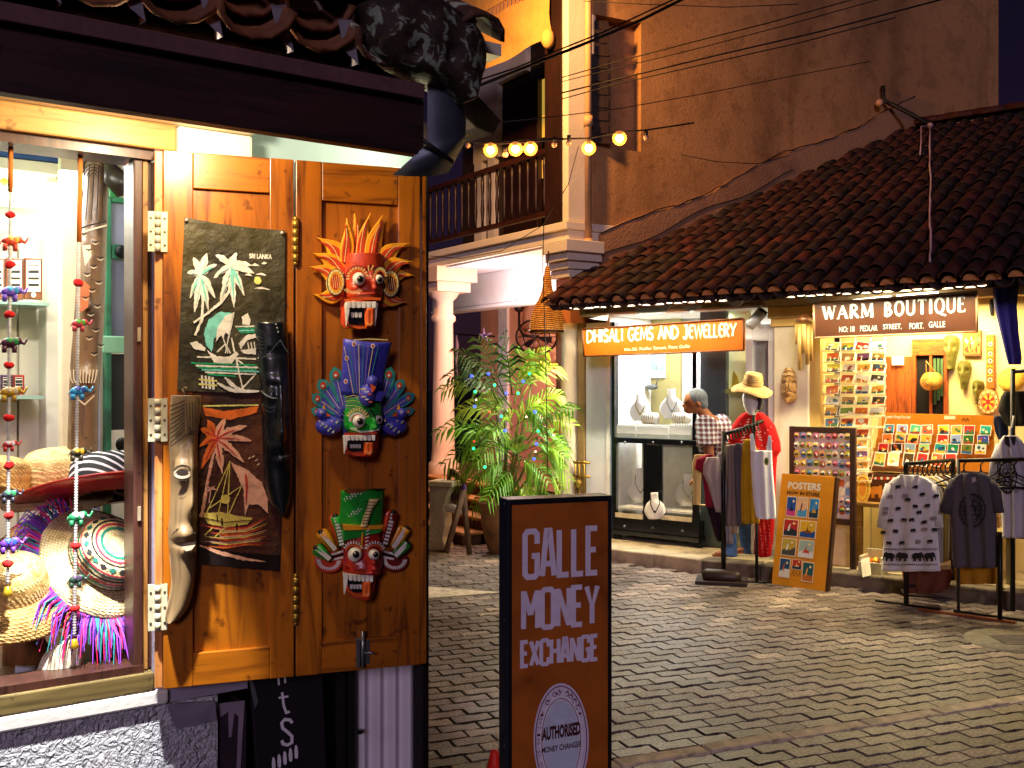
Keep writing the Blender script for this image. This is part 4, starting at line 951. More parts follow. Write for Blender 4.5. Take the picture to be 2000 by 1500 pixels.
for P in ([(478, 537), (492, 539)], [(500, 536), (520, 538)], [(497, 563), (527, 566)], [(490, 518), (506, 519)], [(511, 515), (521, 514)]): stroke(b, S, m3, [1, 5, 1], [P[0], ((P[0][0] + P[1][0])/2, P[0][1] - 1), P[1]], y)
blob(b, S, m3, [(474, 634), (472, 618), (484, 612), (489, 624), (488, 634)], y)
for k, m in enumerate((m3, mg, m2, mg)): stroke(b, S, m, 3, [(460 + k*3, 638 + k*4), (497, 637 + k*4)], y)
blob(b, S, m3, [(466, 672), (480, 655), (498, 652), (500, 660), (484, 664), (470, 682)], y); blob(b, S, m3, [(470, 684), (500, 680), (500, 692), (476, 690)], y); blob(b, S, m3, [(370, 670), (384, 666), (402, 680), (400, 686), (380, 682)], y)
for k in range(3): stroke(b, S, m3, 2, [(484 + k*6, 668), (486 + k*6, 682)], y)
xa, za = S.q(487, 503, y); xb_, zb = S.q(531, 492, y); b.use(m3); print_text(b, 'SRI LANKA', xa, za - .002, xb_, zb - .006, y - .0002, bold=.03)
part(T, 'printed_scene', b, fix=False)
b = mb(mat('#3a2a1a', .4))
for p in ((364, 430), (551, 455)): ellq(b, S, mat('#d8d0c0', .3, .6), *p, -.012, 3.5, 3.5)
part(T, 'pin', b)
# sepia batik with an outrigger boat
y = -.004
T = thing('batik_painting', 'brown and red batik cloth of a palm and an outrigger boat under the green batik', 'painting', S, (S.q(460, 1110, y)[0], y, S.z(460, 1112)))
b = mb(mat('#5a2a10', .75, var=.6, scale=4, bump=.8, bscale=9, bd=.03, dirt='#1c0d08')); b.prism(pxl(S, [(384, 764), (540, 764), (549, 900), (550, 1020), (546, 1117), (470, 1108), (388, 1102)], y), y, y + .003); part(T, 'cloth', b)
b = MB(); y -= .001; mo = flat('#e8702a'); mp = flat('#f0b08a'); mr = flat('#c83a2a'); mc = flat('#f2d8a0'); myl = flat('#e8d060')
blob(b, S, mo, [(396, 795), (440, 803), (505, 793), (500, 806), (450, 820), (402, 812)], y); stroke(b, S, my, 3, [(396, 793), (505, 791)], y)
blob(b, S, flat('#1a0c08'), [(388, 1058), (430, 1075), (546, 1085), (545, 1116), (388, 1101)], y)
for tp in [(405, 820), (440, 818), (482, 832), (491, 861), (476, 903), (434, 925), (394, 915), (390, 872), (390, 838)]: frond(b, S, mp if tp[0] > 410 else mo, (422, 858), tp, 15, y, 9); frond(b, S, mr, (422, 858), (422 + (tp[0] - 422)*.75, 858 + (tp[1] - 858)*.75), 3, y - .001, 7)
stroke(b, S, mp, [6, 5, 5, 6, 7], [(420, 870), (414, 900), (404, 947), (398, 985), (393, 1010)], y)
for k in range(9): stroke(b, S, mr, 1.4, [(408 - k*1.6, 915 + k*11), (415 - k*1.9, 917 + k*11)], y - .002)
disc(b, S, myl, 440, 975, 9, y); stroke(b, S, mp, 2, [(408, 982), (412, 955)], y)
for tp in ((402, 950), (420, 950), (425, 958), (404, 962)): frond(b, S, mp, (412, 955), tp, 4, y, 3)
blob(b, S, mp, [(451, 903), (482, 917), (511, 942), (523, 975), (523, 1002), (505, 985), (486, 985), (478, 1008), (475, 955)], y)
for k in range(6): stroke(b, S, mr, [3, 5, 1], [(480 + k*6, 925 + k*7), (482 + k*6, 950 + k*5), (480 + k*7, 985)], y - .001)
for P in ([(449, 901), (400, 1010)], [(449, 901), (425, 1008)], [(449, 901), (444, 1010)], [(472, 948), (445, 1008)], [(470, 950), (405, 995)]): stroke(b, S, myl, 2, P, y)
blob(b, S, myl, [(396, 1002), (430, 1000), (470, 1008), (494, 1012), (484, 1024), (440, 1030), (405, 1022)], y)
for k in range(14): stroke(b, S, (mr, mo, mp, myl)[k % 4], [.5, 3, 2.5, .5], [(390 + (k*13) % 40, 1025 + k*3.2), (430 + (k*7) % 20, 1031 + k*3.0), (480, 1030 + k*2.6), (522 - (k*5) % 14, 1010 + k*4.2)], y)
stroke(b, S, mp, [3, 8, 6, 1], [(390, 1065), (430, 1080), (480, 1092), (518, 1097)], y)
for p in ((424, 1005), (433, 1012), (462, 1022)): stroke(b, S, flat('#2a1408'), 3, [(p[0], p[1]), (p[0] + 1, p[1] + 14)], y - .0015)
stroke(b, S, flat('#4a2410'), 2, [(400, 1012), (440, 1020), (490, 1016)], y - .0012); stroke(b, S, myl, 2.5, [(415, 1030), (400, 1045)], y - .001); stroke(b, S, myl, 2.5, [(440, 1030), (420, 1048)], y - .001)
for p in ((492, 893), (498, 900), (485, 896), (502, 908)): stroke(b, S, mc, 2, [p, (p[0] + 5, p[1] - 3)], y)
part(T, 'printed_scene', b, fix=False)
JIT[0] = 0.0; flat = _flat
# tan carved mask
y = -.010
T = thing('carved_mask', 'long pale wooden face mask with grooved hair hanging by the window hinges', 'wooden mask', S, (S.q(355, 1212, y)[0], y, S.z(355, 1212)))
tan = wood('#8a7350', '#5a4730', (10, 10, 1.3), .45, .15, bump=.5); b = mb(tan)
relief(b, S, [(772, 334, 392), (800, 332, 392), (870, 330, 387), (940, 332, 388), (1000, 331, 386), (1040, 328, 385), (1090, 331, 384), (1140, 334, 380), (1180, 327, 370), (1203, 322, 354), (1212, 323, 338)], y, .035,
       [(374, 930, 7, 60, .022), (372, 985, 9, 22, .022), (356, 908, 18, 9, .014), (354, 926, 13, 13, .013), (362, 1040, 20, 14, .018), (366, 1072, 16, 10, .014), (352, 1000, 22, 30, .004), (360, 860, 30, 14, -.004), (356, 1056, 26, 3.5, -.012)], 22, 80)
part(T, 'face', b)
b = MB(); dkl = flat('#2a1d12'); lt = flat('#c8b898')
def on(fr, y0, dep): return y0 - dep
for k in range(9): stroke(b, S, dkl, 2.2, [(333, 793 + k*9), (348, 788 + k*8), (361, 782 + k*7)], -.049)
for k in range(5): stroke(b, S, dkl, 1.6, [(364 + k*6, 786), (366 + k*5, 830), (372 + k*3, 850)], -.047)
stroke(b, S, dkl, 2.6, [(333, 872), (350, 860), (368, 846), (386, 838)], -.049)
part(T, 'hair_groove', b, fix=False)
b = MB(); blob(b, S, lt, arc(356, 925, 17, 10, 0, 360, 16)[:-1], -.060); stroke(b, S, dkl, [1, 3.5, 4.5, 3, 1], [(338, 920), (346, 912), (356, 909), (368, 912), (377, 921)], -.063); blob(b, S, dkl, arc(356, 922, 12, 5, 0, 360, 12)[:-1], -.061); stroke(b, S, dkl, 1.8, [(340, 930), (350, 938), (364, 938), (374, 930)], -.062); part(T, 'painted_eye', b, fix=False); b = MB()
stroke(b, S, dkl, [1, 3, 4, 2], [(335, 1046), (346, 1034), (362, 1031), (382, 1042)], -.05); blob(b, S, dkl, [(352, 1066), (366, 1060), (383, 1058), (380, 1064), (366, 1067)], -.058); blob(b, S, lt, [(354, 1068), (368, 1066), (382, 1064), (374, 1074), (364, 1077)], -.0585)
part(T, 'painted_lip', b, fix=False)
b = mb(mat('#7a6a50', .5)); a_ = S.q(362, 771, -.02); b.tube([(a_[0], -.02, a_[1]), (a_[0] - .008, -.02, a_[1] + .012), (a_[0], -.02, a_[1] + .018), (a_[0] + .006, -.02, a_[1] + .012)], .0025, 6); part(T, 'hook', b)
# black carved mask
y = -.014
T = thing('carved_mask', 'long black wooden face mask overlapping the right edge of both batiks', 'wooden mask', S, (S.q(540, 1006, y)[0], y, S.z(540, 1006)))
blk = mat('#11161a', .28, var=.4, scale=10, bump=.3, bscale=25, spec=.6, coat=.3); b = mb(blk)
relief(b, S, [(630, 497, 561), (690, 503, 565), (760, 509, 567), (850, 512, 570), (930, 516, 571), (972, 524, 568), (998, 538, 560), (1006, 545, 553)], y, .03,
       [(546, 800, 6, 55, .018), (545, 845, 9, 14, .02), (524, 772, 14, 10, .012), (527, 800, 12, 8, .006), (540, 872, 18, 10, .014), (550, 897, 14, 8, .012), (530, 740, 24, 4, .008), (525, 690, 30, 4, -.008), (545, 886, 22, 2.5, -.01)], 18, 64)
part(T, 'face', b)
b = MB(); gl = flat('#3a464e', .4); g2 = flat('#0a0c0e')
for k in range(9): stroke(b, S, gl, 1.2, [(507 + k*4, 690 - k*4), (510 + k*4, 700 - k*4)], -.040)
for k in range(6): stroke(b, S, gl, 1.0, [(502, 640 + k*8), (516, 650 + k*6), (528, 668)], -.040)
for P in ([(510, 700), (526, 690), (540, 672), (548, 664)], [(548, 664), (556, 680), (564, 690)]): stroke(b, S, gl, 2, P, -.045)
stroke(b, S, flat('#8a8f90', .3), [1, 4, 3, 1], [(510, 764), (520, 772), (532, 777), (542, 778)], -.056); stroke(b, S, gl, 1.5, [(514, 790), (526, 797), (538, 795)], -.05); stroke(b, S, gl, 1.5, [(515, 799), (527, 805), (537, 803)], -.05); stroke(b, S, gl, [1, 3, 1], [(540, 900), (552, 892), (566, 890)], -.057)
for p in ((539, 633), (541, 640), (543, 648)): disc(b, S, flat('#b8b8b0'), *p, 1.6, -.046, n=8)
part(T, 'carved_line', b, fix=False)

# ---- painted devil masks
gw = lambda c, r=.42: mat(c, r, var=.34, scale=26, bump=.35, bscale=38, bd=.004, coat=.15, spec=.4)
red = gw('#cc4220'); org = gw('#e8641e'); ylw = gw('#efa21c'); whi = gw('#efe8d8'); blk2 = gw('#0d0a08'); grn = gw('#1d9a2f'); blu = gw('#4a4abc'); dbl = gw('#23307e'); teal = gw('#2f8f8a'); cream2 = gw('#f3dc8a'); drd = gw('#7c1a12')
def mask(label, zpy):
    return thing('devil_mask', label, 'devil mask', S, (S.q(705, zpy, -.002)[0], -.002, S.z(705, zpy)), 'painted devil masks on the shutter')
def eye(T, px, py, r, y, look=(2, 0)):
    b = MB(); ellq(b, S, whi, px, py, y, r, r*1.02, .016); o = part(T, 'eye', b)
    b = MB(); ellq(b, S, blk2, px + look[0], py + look[1], y - .011, r*.52, r*.55, .008); ellq(b, S, whi, px + look[0] - r*.15, py + look[1] - r*.2, y - .0185, r*.1, r*.12, .002, 8, 6); part(T, 'pupil', b, o)
def teeth(T, x0, x1, y0, y1, n, y, tilt=0, name='tooth'):
    for k in range(n):
        a = x0 + (x1 - x0)*k/n; c = x0 + (x1 - x0)*(k + .9)/n; b = MB(); dy = tilt*k/n
        plate(b, S, whi, [(a, y0 + dy), (c, y0 + dy), (c - .4, y1 + dy), ((a + c)/2, y1 + dy + 1.2), (a + .4, y1 + dy)], y, y + .02); part(T, name, b, bevel=.001)
def fang(T, pts, y): b = MB(); plate(b, S, whi, pts, y, y + .012); part(T, 'fang', b, bevel=.001)
def tongue(T, px, y0, y1, w, y):
    b = mb(org); relief(b, S, [(y0, px - w, px + w), ((y0 + y1)/2, px - w, px + w), (y1 - 3, px - w*.85, px + w*.85), (y1, px - w*.3, px + w*.3)], y, .01, [(px, (y0 + y1)/2, 2, (y1 - y0)/2, -.004)], 8, 10)
    t = part(T, 'tongue', b); b = MB(); stroke(b, S, cream2, 1.2, arc(px, y1 - w*1.1, w*.6, w*.7, 200, 340, 6), y - .0105); part(T, 'tongue_line', b, t, fix=False)
# flame mask
T = mask('flame-crowned red and orange devil mask at the top of the shutter', 644)
fl = [((676, 512), (681, 424), 20, 4), ((690, 510), (697, 415), 18, 5), ((704, 508), (721, 413), 18, -5), ((719, 508), (744, 417), 17, -6), ((731, 510), (753, 422), 13, -4)]
side = [((672, 520), (626, 456), 26, 14), ((668, 535), (615, 487), 24, 12), ((665, 550), (607, 514), 22, 10), ((668, 570), (613, 582), 22, -9), ((742, 520), (796, 466), 24, -14), ((748, 535), (803, 503), 22, -12), ((750, 550), (808, 531), 20, -10), ((748, 572), (793, 596), 20, 9)]
for k, (bs_, tp, w, bd) in enumerate(side + fl):
    w *= 1.5 if k < len(side) else 1.35; oo, mid = flame(bs_, tp, w, bd); b = MB(); yy = -.016 - .004*(k % 3); cr = k >= len(side)
    plate(b, S, ylw, oo, yy, yy + .014); fo = part(T, 'flame', b, bevel=.002)
    b = MB(); o2, _ = flame((bs_[0] + 1, bs_[1]), (tp[0]*.86 + bs_[0]*.14, tp[1]*.86 + bs_[1]*.14), w*.52, bd*.9); plate(b, S, red, [(x + (3 if k % 2 else -3), z) for x, z in o2], yy - .0035, yy - .0002)
    stroke(b, S, cream2, 1.3, [(x + (3 if k % 2 else -3), z) for x, z in mid[:-2]], yy - .004); part(T, 'flame_stripe', b, fo, fix=False)
b = mb(red); b.prism(pxl(S, [(664, 505), (752, 505), (756, 600), (664, 606)], -.004), -.012, -.001); part(T, 'back_board', b)
for (cx, cy, s) in ((656, 551, -1), (763, 554, 1)):
    b = MB(); plate(b, S, cream2, arc(cx, cy, 17, 26, 0, 360, 22)[:-1], -.034, -.012); e = part(T, 'ear', b, bevel=.003)
    b = MB(); stroke(b, S, blk2, 1.4, arc(cx, cy, 17, 26, 0, 360, 22), -.0345); blob(b, S, ylw, arc(cx, cy, 12, 20, 0, 360, 18)[:-1], -.0345); blob(b, S, drd if s > 0 else red, arc(cx + s*1, cy, 9, 15, 0, 360, 18)[:-1], -.0352)
    for k in range(4): stroke(b, S, cream2, .8, [(cx - 7 + k*4, cy - 12), (cx - 4 + k*4, cy + 12)], -.036)
    for k in range(16): a = k/16*360; stroke(b, S, drd, .7, [(cx + 12*math.cos(R_(a)), cy - 20*math.sin(R_(a))), (cx + 16*math.cos(R_(a)), cy - 25*math.sin(R_(a)))], -.0362)
    part(T, 'ear_paint', b, e, fix=False)
b = mb(red); relief(b, S, [(498, 674, 744), (520, 671, 748), (545, 671, 750), (566, 672, 747), (582, 675, 744), (588, 682, 738)], -.012, .05, [(722, 555, 8, 14, .020), (724, 568, 12, 5, .012), (700, 546, 16, 15, -.006), (741, 546, 10, 14, -.006), (712, 578, 30, 4, .014), (684, 565, 10, 6, .006)], 22, 30, power=.35); part(T, 'face', b)
b = mb(red); relief(b, S, [(588, 674, 742), (600, 668, 741), (620, 665, 739), (634, 667, 737), (642, 676, 730)], -.012, .046, [], 12, 14, power=.25); part(T, 'jaw', b)
eye(T, 701, 545, 13, -.070); eye(T, 739, 546, 10, -.064, (2, 0))
b = MB(); 
for (cx, cy, r_, rr) in ((698, 543, 20, 21), (742, 543, 13, 19)):
    for k in range(11):
        a = 15 + k*17; stroke(b, S, cream2, [3.5, 2.2], [(cx + r_*.82*math.cos(R_(a)), cy - rr*.82*math.sin(R_(a))), (cx + r_*1.12*math.cos(R_(a)), cy - rr*1.12*math.sin(R_(a)))], -.073)
    stroke(b, S, blk2, 1.3, arc(cx, cy, r_*1.15, rr*1.15, 10, 180, 14), -.0735); stroke(b, S, org, 2.5, arc(cx, cy, r_*.74, rr*.74, 10, 180, 12), -.0732)
for k in range(3): stroke(b, S, cream2, 1, arc(690, 560, 14 + k*3, 9 + k*2, 200, 330, 8), -.070)
for k in range(5): stroke(b, S, cream2 if k % 2 else blk2, 2, [(718 + k*2, 530 - k*.5), (714 + k*5, 515 + abs(k - 2)*3)], -.069)
part(T, 'brow_paint', b, fix=False)
b = MB(); plate(b, S, blk2, [(676, 600), (736, 600), (733, 632), (682, 634)], -.062, -.058); part(T, 'mouth', b)
teeth(T, 677, 736, 589, 601, 6, -.075); teeth(T, 686, 708, 610, 620, 3, -.068)
fang(T, [(674, 592), (684, 592), (682, 615), (677, 637)], -.074); fang(T, [(733, 592), (738, 592), (736, 620), (733, 636)], -.07); tongue(T, 722, 602, 638, 10, -.066)
b = MB(); stroke(b, S, org, 5, [(672, 587), (695, 584), (720, 583), (744, 584)], -.072); part(T, 'lip', b, fix=False); b = MB(); stroke(b, S, org, 5, [(676, 634), (700, 640), (716, 639)], -.066); part(T, 'lip', b, fix=False)
# peacock mask
T = mask('blue peacock devil mask with a green face in the middle of the shutter', 892)
def feather(base, tip, w, yy, m=blu):
    b = MB(); plate(b, S, m, petal(base, tip, w), yy, yy + .010); fo = part(T, 'feather', b, bevel=.002)
    b = MB(); dx, dy = tip[0] - base[0], tip[1] - base[1]; at_ = lambda t: (base[0] + dx*t, base[1] + dy*t)
    stroke(b, S, teal, w*.16, petal(base, tip, w*.86)[2:-2], yy - .0006)
    stroke(b, S, cream2, 1.1, [at_(.1), at_(.8)], yy - .001); stroke(b, S, gw('#8a7ab0'), 1, [(base[0] - w*.15, base[1]), (at_(.7)[0] - w*.2, at_(.7)[1])], yy - .001); stroke(b, S, gw('#8a7ab0'), 1, [(base[0] + w*.15, base[1]), (at_(.7)[0] + w*.2, at_(.7)[1])], yy - .001)
    c = at_(.84); disc(b, S, teal, *c, w*.33, yy - .001, w*.4); disc(b, S, red, *c, w*.2, yy - .0022, w*.26); disc(b, S, whi, c[0] - .5, c[1] + 1, w*.09, yy - .0036, n=8); part(T, 'feather_eye', b, fo, fix=False)
for k, (bs_, tp, w) in enumerate((((668, 822), (609, 800), 21), ((668, 812), (611, 772), 26), ((668, 805), (624, 743), 29), ((672, 800), (653, 719), 30), ((742, 822), (808, 800), 19), ((744, 812), (808, 770), 24), ((744, 805), (787, 743), 27), ((742, 800), (763, 719), 29))): feather(bs_, tp, w, -.014 - .003*(k % 4))
b = mb(blu); b.grid(lambda u, v: (lambda q: (q[0], -.03 - .02*math.sin(u*3.1) - .03*v, q[1]))(S.q(668 + (1 - v)*0 + u*(70 + 18*v) - 1*(v)*(u - .5), 770 - v*(108 - 8*math.sin(u*2.2)) , -.03)), 14, 10)
CR = part(T, 'tail_crest', b); md = CR.modifiers.new('thick', 'SOLIDIFY'); md.thickness = .008; md.offset = 1
b = MB()
for k in range(8):
    x1_ = 672 + k*9.5; P = [(690 + k*4, 768), ((690 + k*4 + x1_)/2, 720), (x1_, 672 + abs(k - 3)*1.5)]; stroke(b, S, (cream2, teal, gw('#8a7ab0'))[k % 3], 1.3, P, -.086)
for p in ((691, 672), (677, 700), (675, 745), (728, 676)): disc(b, S, whi, *p, 4.2, -.0865, 5); disc(b, S, red, *p, 2.4, -.0885, 3)
stroke(b, S, cream2, 2, [(690, 664), (720, 662), (757, 664)], -.086); part(T, 'crest_paint', b, CR, fix=False)
b = mb(dbl); b.prism(pxl(S, [(664, 770), (750, 770), (752, 850), (670, 858)], -.004), -.012, -.001); part(T, 'back_board', b)
for s, cx in ((-1, 640), (1, 772)):
    b = MB(); ellq(b, S, blu, cx + s*-2, 832, -.03, 26, 19, .02); ellq(b, S, blu, cx + s*12, 808, -.036, 11, 11, .016); pb = part(T, 'peacock', b, label='small carved peacock beside the face')
    b = MB(); bxx = cx + s*12 - s*8; plate(b, S, org, [(bxx, 804), (bxx - s*10, 812), (bxx, 814)], -.045, -.035); disc(b, S, whi, cx + s*12, 805, 2.8, -.0535, n=8); disc(b, S, blk2, cx + s*12, 805, 1.5, -.0555, n=8)
    plate(b, S, ylw, [(bxx, 800), (bxx + s*3, 790), (bxx + s*6, 799)], -.042, -.036)
    for k in range(26): disc(b, S, (cream2, teal, whi)[k % 3], cx - 2*s - 18 + (k*7) % 36, 822 + (k*5) % 24, 1.8, -.0525, n=6)
    part(T, 'bird_paint', b, pb, fix=False)
b = MB(); ellq(b, S, blu, 716, 772, -.075, 16, 22, .022); ellq(b, S, blu, 727, 745, -.085, 12, 12, .018); plate(b, S, blu, [(730, 762), (752, 766), (744, 784), (728, 782)], -.075, -.055); pb = part(T, 'peacock', b, label='small carved peacock standing on the brow')
b = MB(); plate(b, S, org, [(724, 750), (735, 756), (728, 766)], -.104, -.094)
for k in range(22): disc(b, S, (cream2, whi, org)[k % 3], 706 + (k*7) % 20, 760 + (k*5) % 30, 1.7, -.0985, n=6)
part(T, 'bird_paint', b, pb, fix=False)
b = mb(grn); relief(b, S, [(776, 673, 742), (800, 671, 745), (822, 671, 746), (838, 674, 742), (848, 684, 734)], -.012, .05, [(722, 822, 9, 14, .022), (726, 834, 14, 5, .014), (700, 822, 16, 14, -.006), (706, 840, 26, 4, .01)], 20, 26, power=.35); part(T, 'face', b)
b = mb(red); relief(b, S, [(846, 676, 740), (858, 672, 739), (872, 670, 736), (884, 672, 732), (890, 680, 726)], -.012, .046, [], 12, 14, power=.25); part(T, 'jaw', b)
eye(T, 701, 823, 13, -.070); eye(T, 738, 820, 9, -.064, (2, 0))
b = MB()
for k in range(10): a = 20 + k*15; stroke(b, S, cream2, [4, 3], [(698 + 17*math.cos(R_(a)), 820 - 17*math.sin(R_(a))), (698 + 24*math.cos(R_(a)), 820 - 24*math.sin(R_(a)))], -.073)
stroke(b, S, whi, 4, arc(698, 821, 15, 14, 10, 190, 12), -.0728); stroke(b, S, org, 1.5, arc(698, 821, 12, 11, 10, 190, 12), -.0742); stroke(b, S, whi, 3, [(684, 836), (705, 844), (725, 842), (740, 838)], -.0742)
for k in range(6): stroke(b, S, (cream2, gw('#9a70a0'))[k % 2], 1.4, [(674, 776 + k*4), (690, 772 + k*5), (706, 776 + k*5)], -.069)
stroke(b, S, blk2, 2.5, [(716, 812), (724, 800), (731, 812)], -.077); part(T, 'face_paint', b, fix=False)
b = MB(); plate(b, S, blk2, [(676, 856), (732, 856), (728, 880), (680, 882)], -.062, -.058); part(T, 'mouth', b)
teeth(T, 678, 734, 850, 860, 7, -.075); teeth(T, 684, 706, 868, 875, 4, -.068); fang(T, [(671, 850), (681, 851), (678, 870), (673, 887)], -.074); tongue(T, 720, 864, 889, 10, -.066)
b = MB(); stroke(b, S, red, 5, [(672, 848), (700, 847), (736, 846)], -.073); part(T, 'lip', b, fix=False); b = MB(); stroke(b, S, red, 5, [(674, 880), (695, 888), (714, 888)], -.066); part(T, 'lip', b, fix=False)
# cobra mask
T = mask('red devil mask crowned with a spotted cobra hood at the bottom of the shutter', 1170)
b = MB(); b.use(grn); b.grid(lambda u, v: (lambda q: (q[0], -.03 - .03*math.sin(u*3.1) - .02*v, q[1]))(S.q(667 + u*74, 1026 - v*(70 + 6*math.sin(u*3)), -.03)), 14, 10); HD = part(T, 'cobra_hood', b); md = HD.modifiers.new('thick', 'SOLIDIFY'); md.thickness = .01; md.offset = 1
b = MB()
for (a, c, m) in ((955, 972, grn), (973, 990, red), (991, 1006, grn), (1007, 1025, red)): b.use(m); b.grid(lambda u, v: (lambda q: (q[0], -.034 - .03*math.sin(u*3.1) - .02*(1026 - (a + (c - a)*v))/70, q[1]))(S.q(668 + u*72, a + (c - a)*v + 3*math.sin(u*6), -.032)), 14, 4)
for k in range(60): u_ = (k*.137) % 1; v_ = (k*.071 + .1) % 1; yy = -.0385 - .03*math.sin(u_*3.1) - .02*v_; p = (668 + u_*72, 1024 - v_*68); disc(b, S, whi, *p, 1.7, yy, n=6)
part(T, 'hood_paint', b, HD, fix=False)
b = mb(red); b.grid(lambda u, v: (lambda q: (q[0], -.06 - .05*v*(1), q[1]))(S.q(672 + u*78, 960 - v*9 + 8*math.sin(u*6.3)*(1 - v) + 8*(1 - abs(2*u - 1))*(1 - v), -.07)), 14, 4); part(T, 'hood_top', b, HD)
b = mb(cream2); relief(b, S, [(974, 716, 742), (992, 714, 730), (1012, 708, 722), (1028, 704, 718)], -.075, .012, [], 8, 12); o = part(T, 'cobra_belly', b)
b = MB()
for k in range(8): stroke(b, S, blk2, 1.2, [(713 - k*.8, 980 + k*6), (733 - k*2, 981 + k*6)], -.0885)
part(T, 'belly_line', b, o, fix=False)
b = MB(); plate(b, S, ylw, [(672, 1026), (750, 1026), (745, 1033), (674, 1036)], -.075, -.01); plate(b, S, grn, [(670, 1036), (746, 1033), (742, 1040), (672, 1056)], -.065, -.01); part(T, 'brow_band', b)
cob = [((668, 1066), (654, 1002), grn), ((655, 1074), (624, 1036), ylw), ((644, 1092), (615, 1068), grn), ((752, 1064), (770, 995), drd), ((768, 1070), (796, 1028), ylw), ((772, 1086), (798, 1058), grn)]
for k, (bs_, tp, m) in enumerate(cob):
    yy = -.02 - .004*(k % 3); oo = petal(bs_, tp, 31); b = MB(); plate(b, S, red if k % 3 == 0 else m, oo, yy, yy + .014); fo = part(T, 'side_cobra', b, bevel=.003)
    b = MB(); p3 = lambda p, yq: (S.q(*p, yq)[0], yq, S.q(*p, yq)[1]); b.use(m); mid = ((bs_[0] + tp[0])/2 + 2, (bs_[1] + tp[1])/2)
    b.tube([p3(bs_, yy - .006), p3(mid, yy - .008), p3((tp[0]*.9 + bs_[0]*.1, tp[1]*.9 + bs_[1]*.1), yy - .008)], [.009, .011, .013], 10)
    for j in range(9):
        t = .05 + j*.1; c = (bs_[0] + (tp[0] - bs_[0])*t, bs_[1] + (tp[1] - bs_[1])*t); d = Vector((tp[0] - bs_[0], tp[1] - bs_[1])).normalized()
        stroke(b, S, whi, 4.4, [(c[0] + d.y*4.5, c[1] - d.x*4.5), (c[0] - d.y*4.5, c[1] + d.x*4.5)], yy - .0185)
    ellq(b, S, blk2, tp[0]*.92 + bs_[0]*.08, tp[1]*.92 + bs_[1]*.08, yy - .012, 6, 5, .009); part(T, 'snake_body', b, fo, fix=False)
for s, cx, cy in ((-1, 642, 1098), (1, 771, 1096)):
    b = MB(); plate(b, S, drd if s > 0 else red, arc(cx, cy, 28, 22, 0, 360, 18)[:-1], -.016, -.004); e = part(T, 'ear', b, bevel=.003); b = MB()
    for k in range(16): a = 180 + k*11.5; stroke(b, S, whi, 3, [(cx + 16*math.cos(R_(a)), cy - 14*math.sin(R_(a)) - 4), (cx + 24*math.cos(R_(a)), cy - 20*math.sin(R_(a)) - 4)], -.0165)
    for k in range(3): stroke(b, S, (whi, blk2, whi)[k], 4, [(cx - s*2, cy - 14 + k*5), (cx - s*28, cy - 22 + k*6)], -.0185)
    part(T, 'ear_paint', b, e, fix=False)
b = mb(red); b.prism(pxl(S, [(664, 1036), (748, 1036), (750, 1120), (670, 1130)], -.004), -.012, -.001); part(T, 'back_board', b)
b = mb(gw('#b3261a')); relief(b, S, [(1040, 674, 740), (1060, 671, 744), (1084, 671, 746), (1104, 673, 744), (1120, 680, 738)], -.012, .05, [(720, 1090, 9, 14, .022), (724, 1104, 14, 5, .014), (694, 1084, 15, 14, -.006), (712, 1112, 30, 4, .014), (734, 1080, 8, 12, -.004)], 22, 28, power=.35); part(T, 'face', b)
b = mb(red); relief(b, S, [(1116, 674, 734), (1130, 671, 733), (1148, 671, 730), (1160, 680, 726), (1166, 692, 720)], -.012, .046, [], 12, 14, power=.25); part(T, 'jaw', b)
eye(T, 693, 1083, 14, -.068); eye(T, 730, 1083, 11, -.068, (3, 0))
b = MB()
for cx in (690, 732):
    for k in range(9): a = 20 + k*17; stroke(b, S, whi, [3.2, 2.2], [(cx + 16*math.cos(R_(a)), 1076 - 14*math.sin(R_(a))), (cx + 21*math.cos(R_(a)), 1076 - 20*math.sin(R_(a)))], -.0725)
    stroke(b, S, org, 3, arc(cx, 1078, 15, 13, 10, 170, 10), -.0722)
for k in range(6): stroke(b, S, whi, 2.2, [(712 + k*.6, 1072 - k*7), (718 + k*.8, 1070 - k*7)], -.075)
stroke(b, S, ylw, 3, [(706, 1070), (708, 1040)], -.072); stroke(b, S, org, 1.2, arc(690, 1098, 16, 8, 200, 330, 8), -.071); part(T, 'face_paint', b, fix=False)
b = MB(); plate(b, S, blk2, [(676, 1128), (730, 1128), (724, 1156), (684, 1158)], -.062, -.058); part(T, 'mouth', b)
teeth(T, 682, 730, 1122, 1134, 6, -.075, 3); teeth(T, 684, 708, 1142, 1150, 4, -.068); fang(T, [(671, 1118), (681, 1120), (678, 1145), (673, 1162)], -.074); tongue(T, 716, 1136, 1166, 9, -.066)
b = MB(); stroke(b, S, red, 6, [(672, 1116), (700, 1119), (736, 1117)], -.0735); part(T, 'lip', b, fix=False); b = MB(); stroke(b, S, org, 5, [(678, 1152), (694, 1162), (712, 1165)], -.066); part(T, 'lip', b, fix=False)

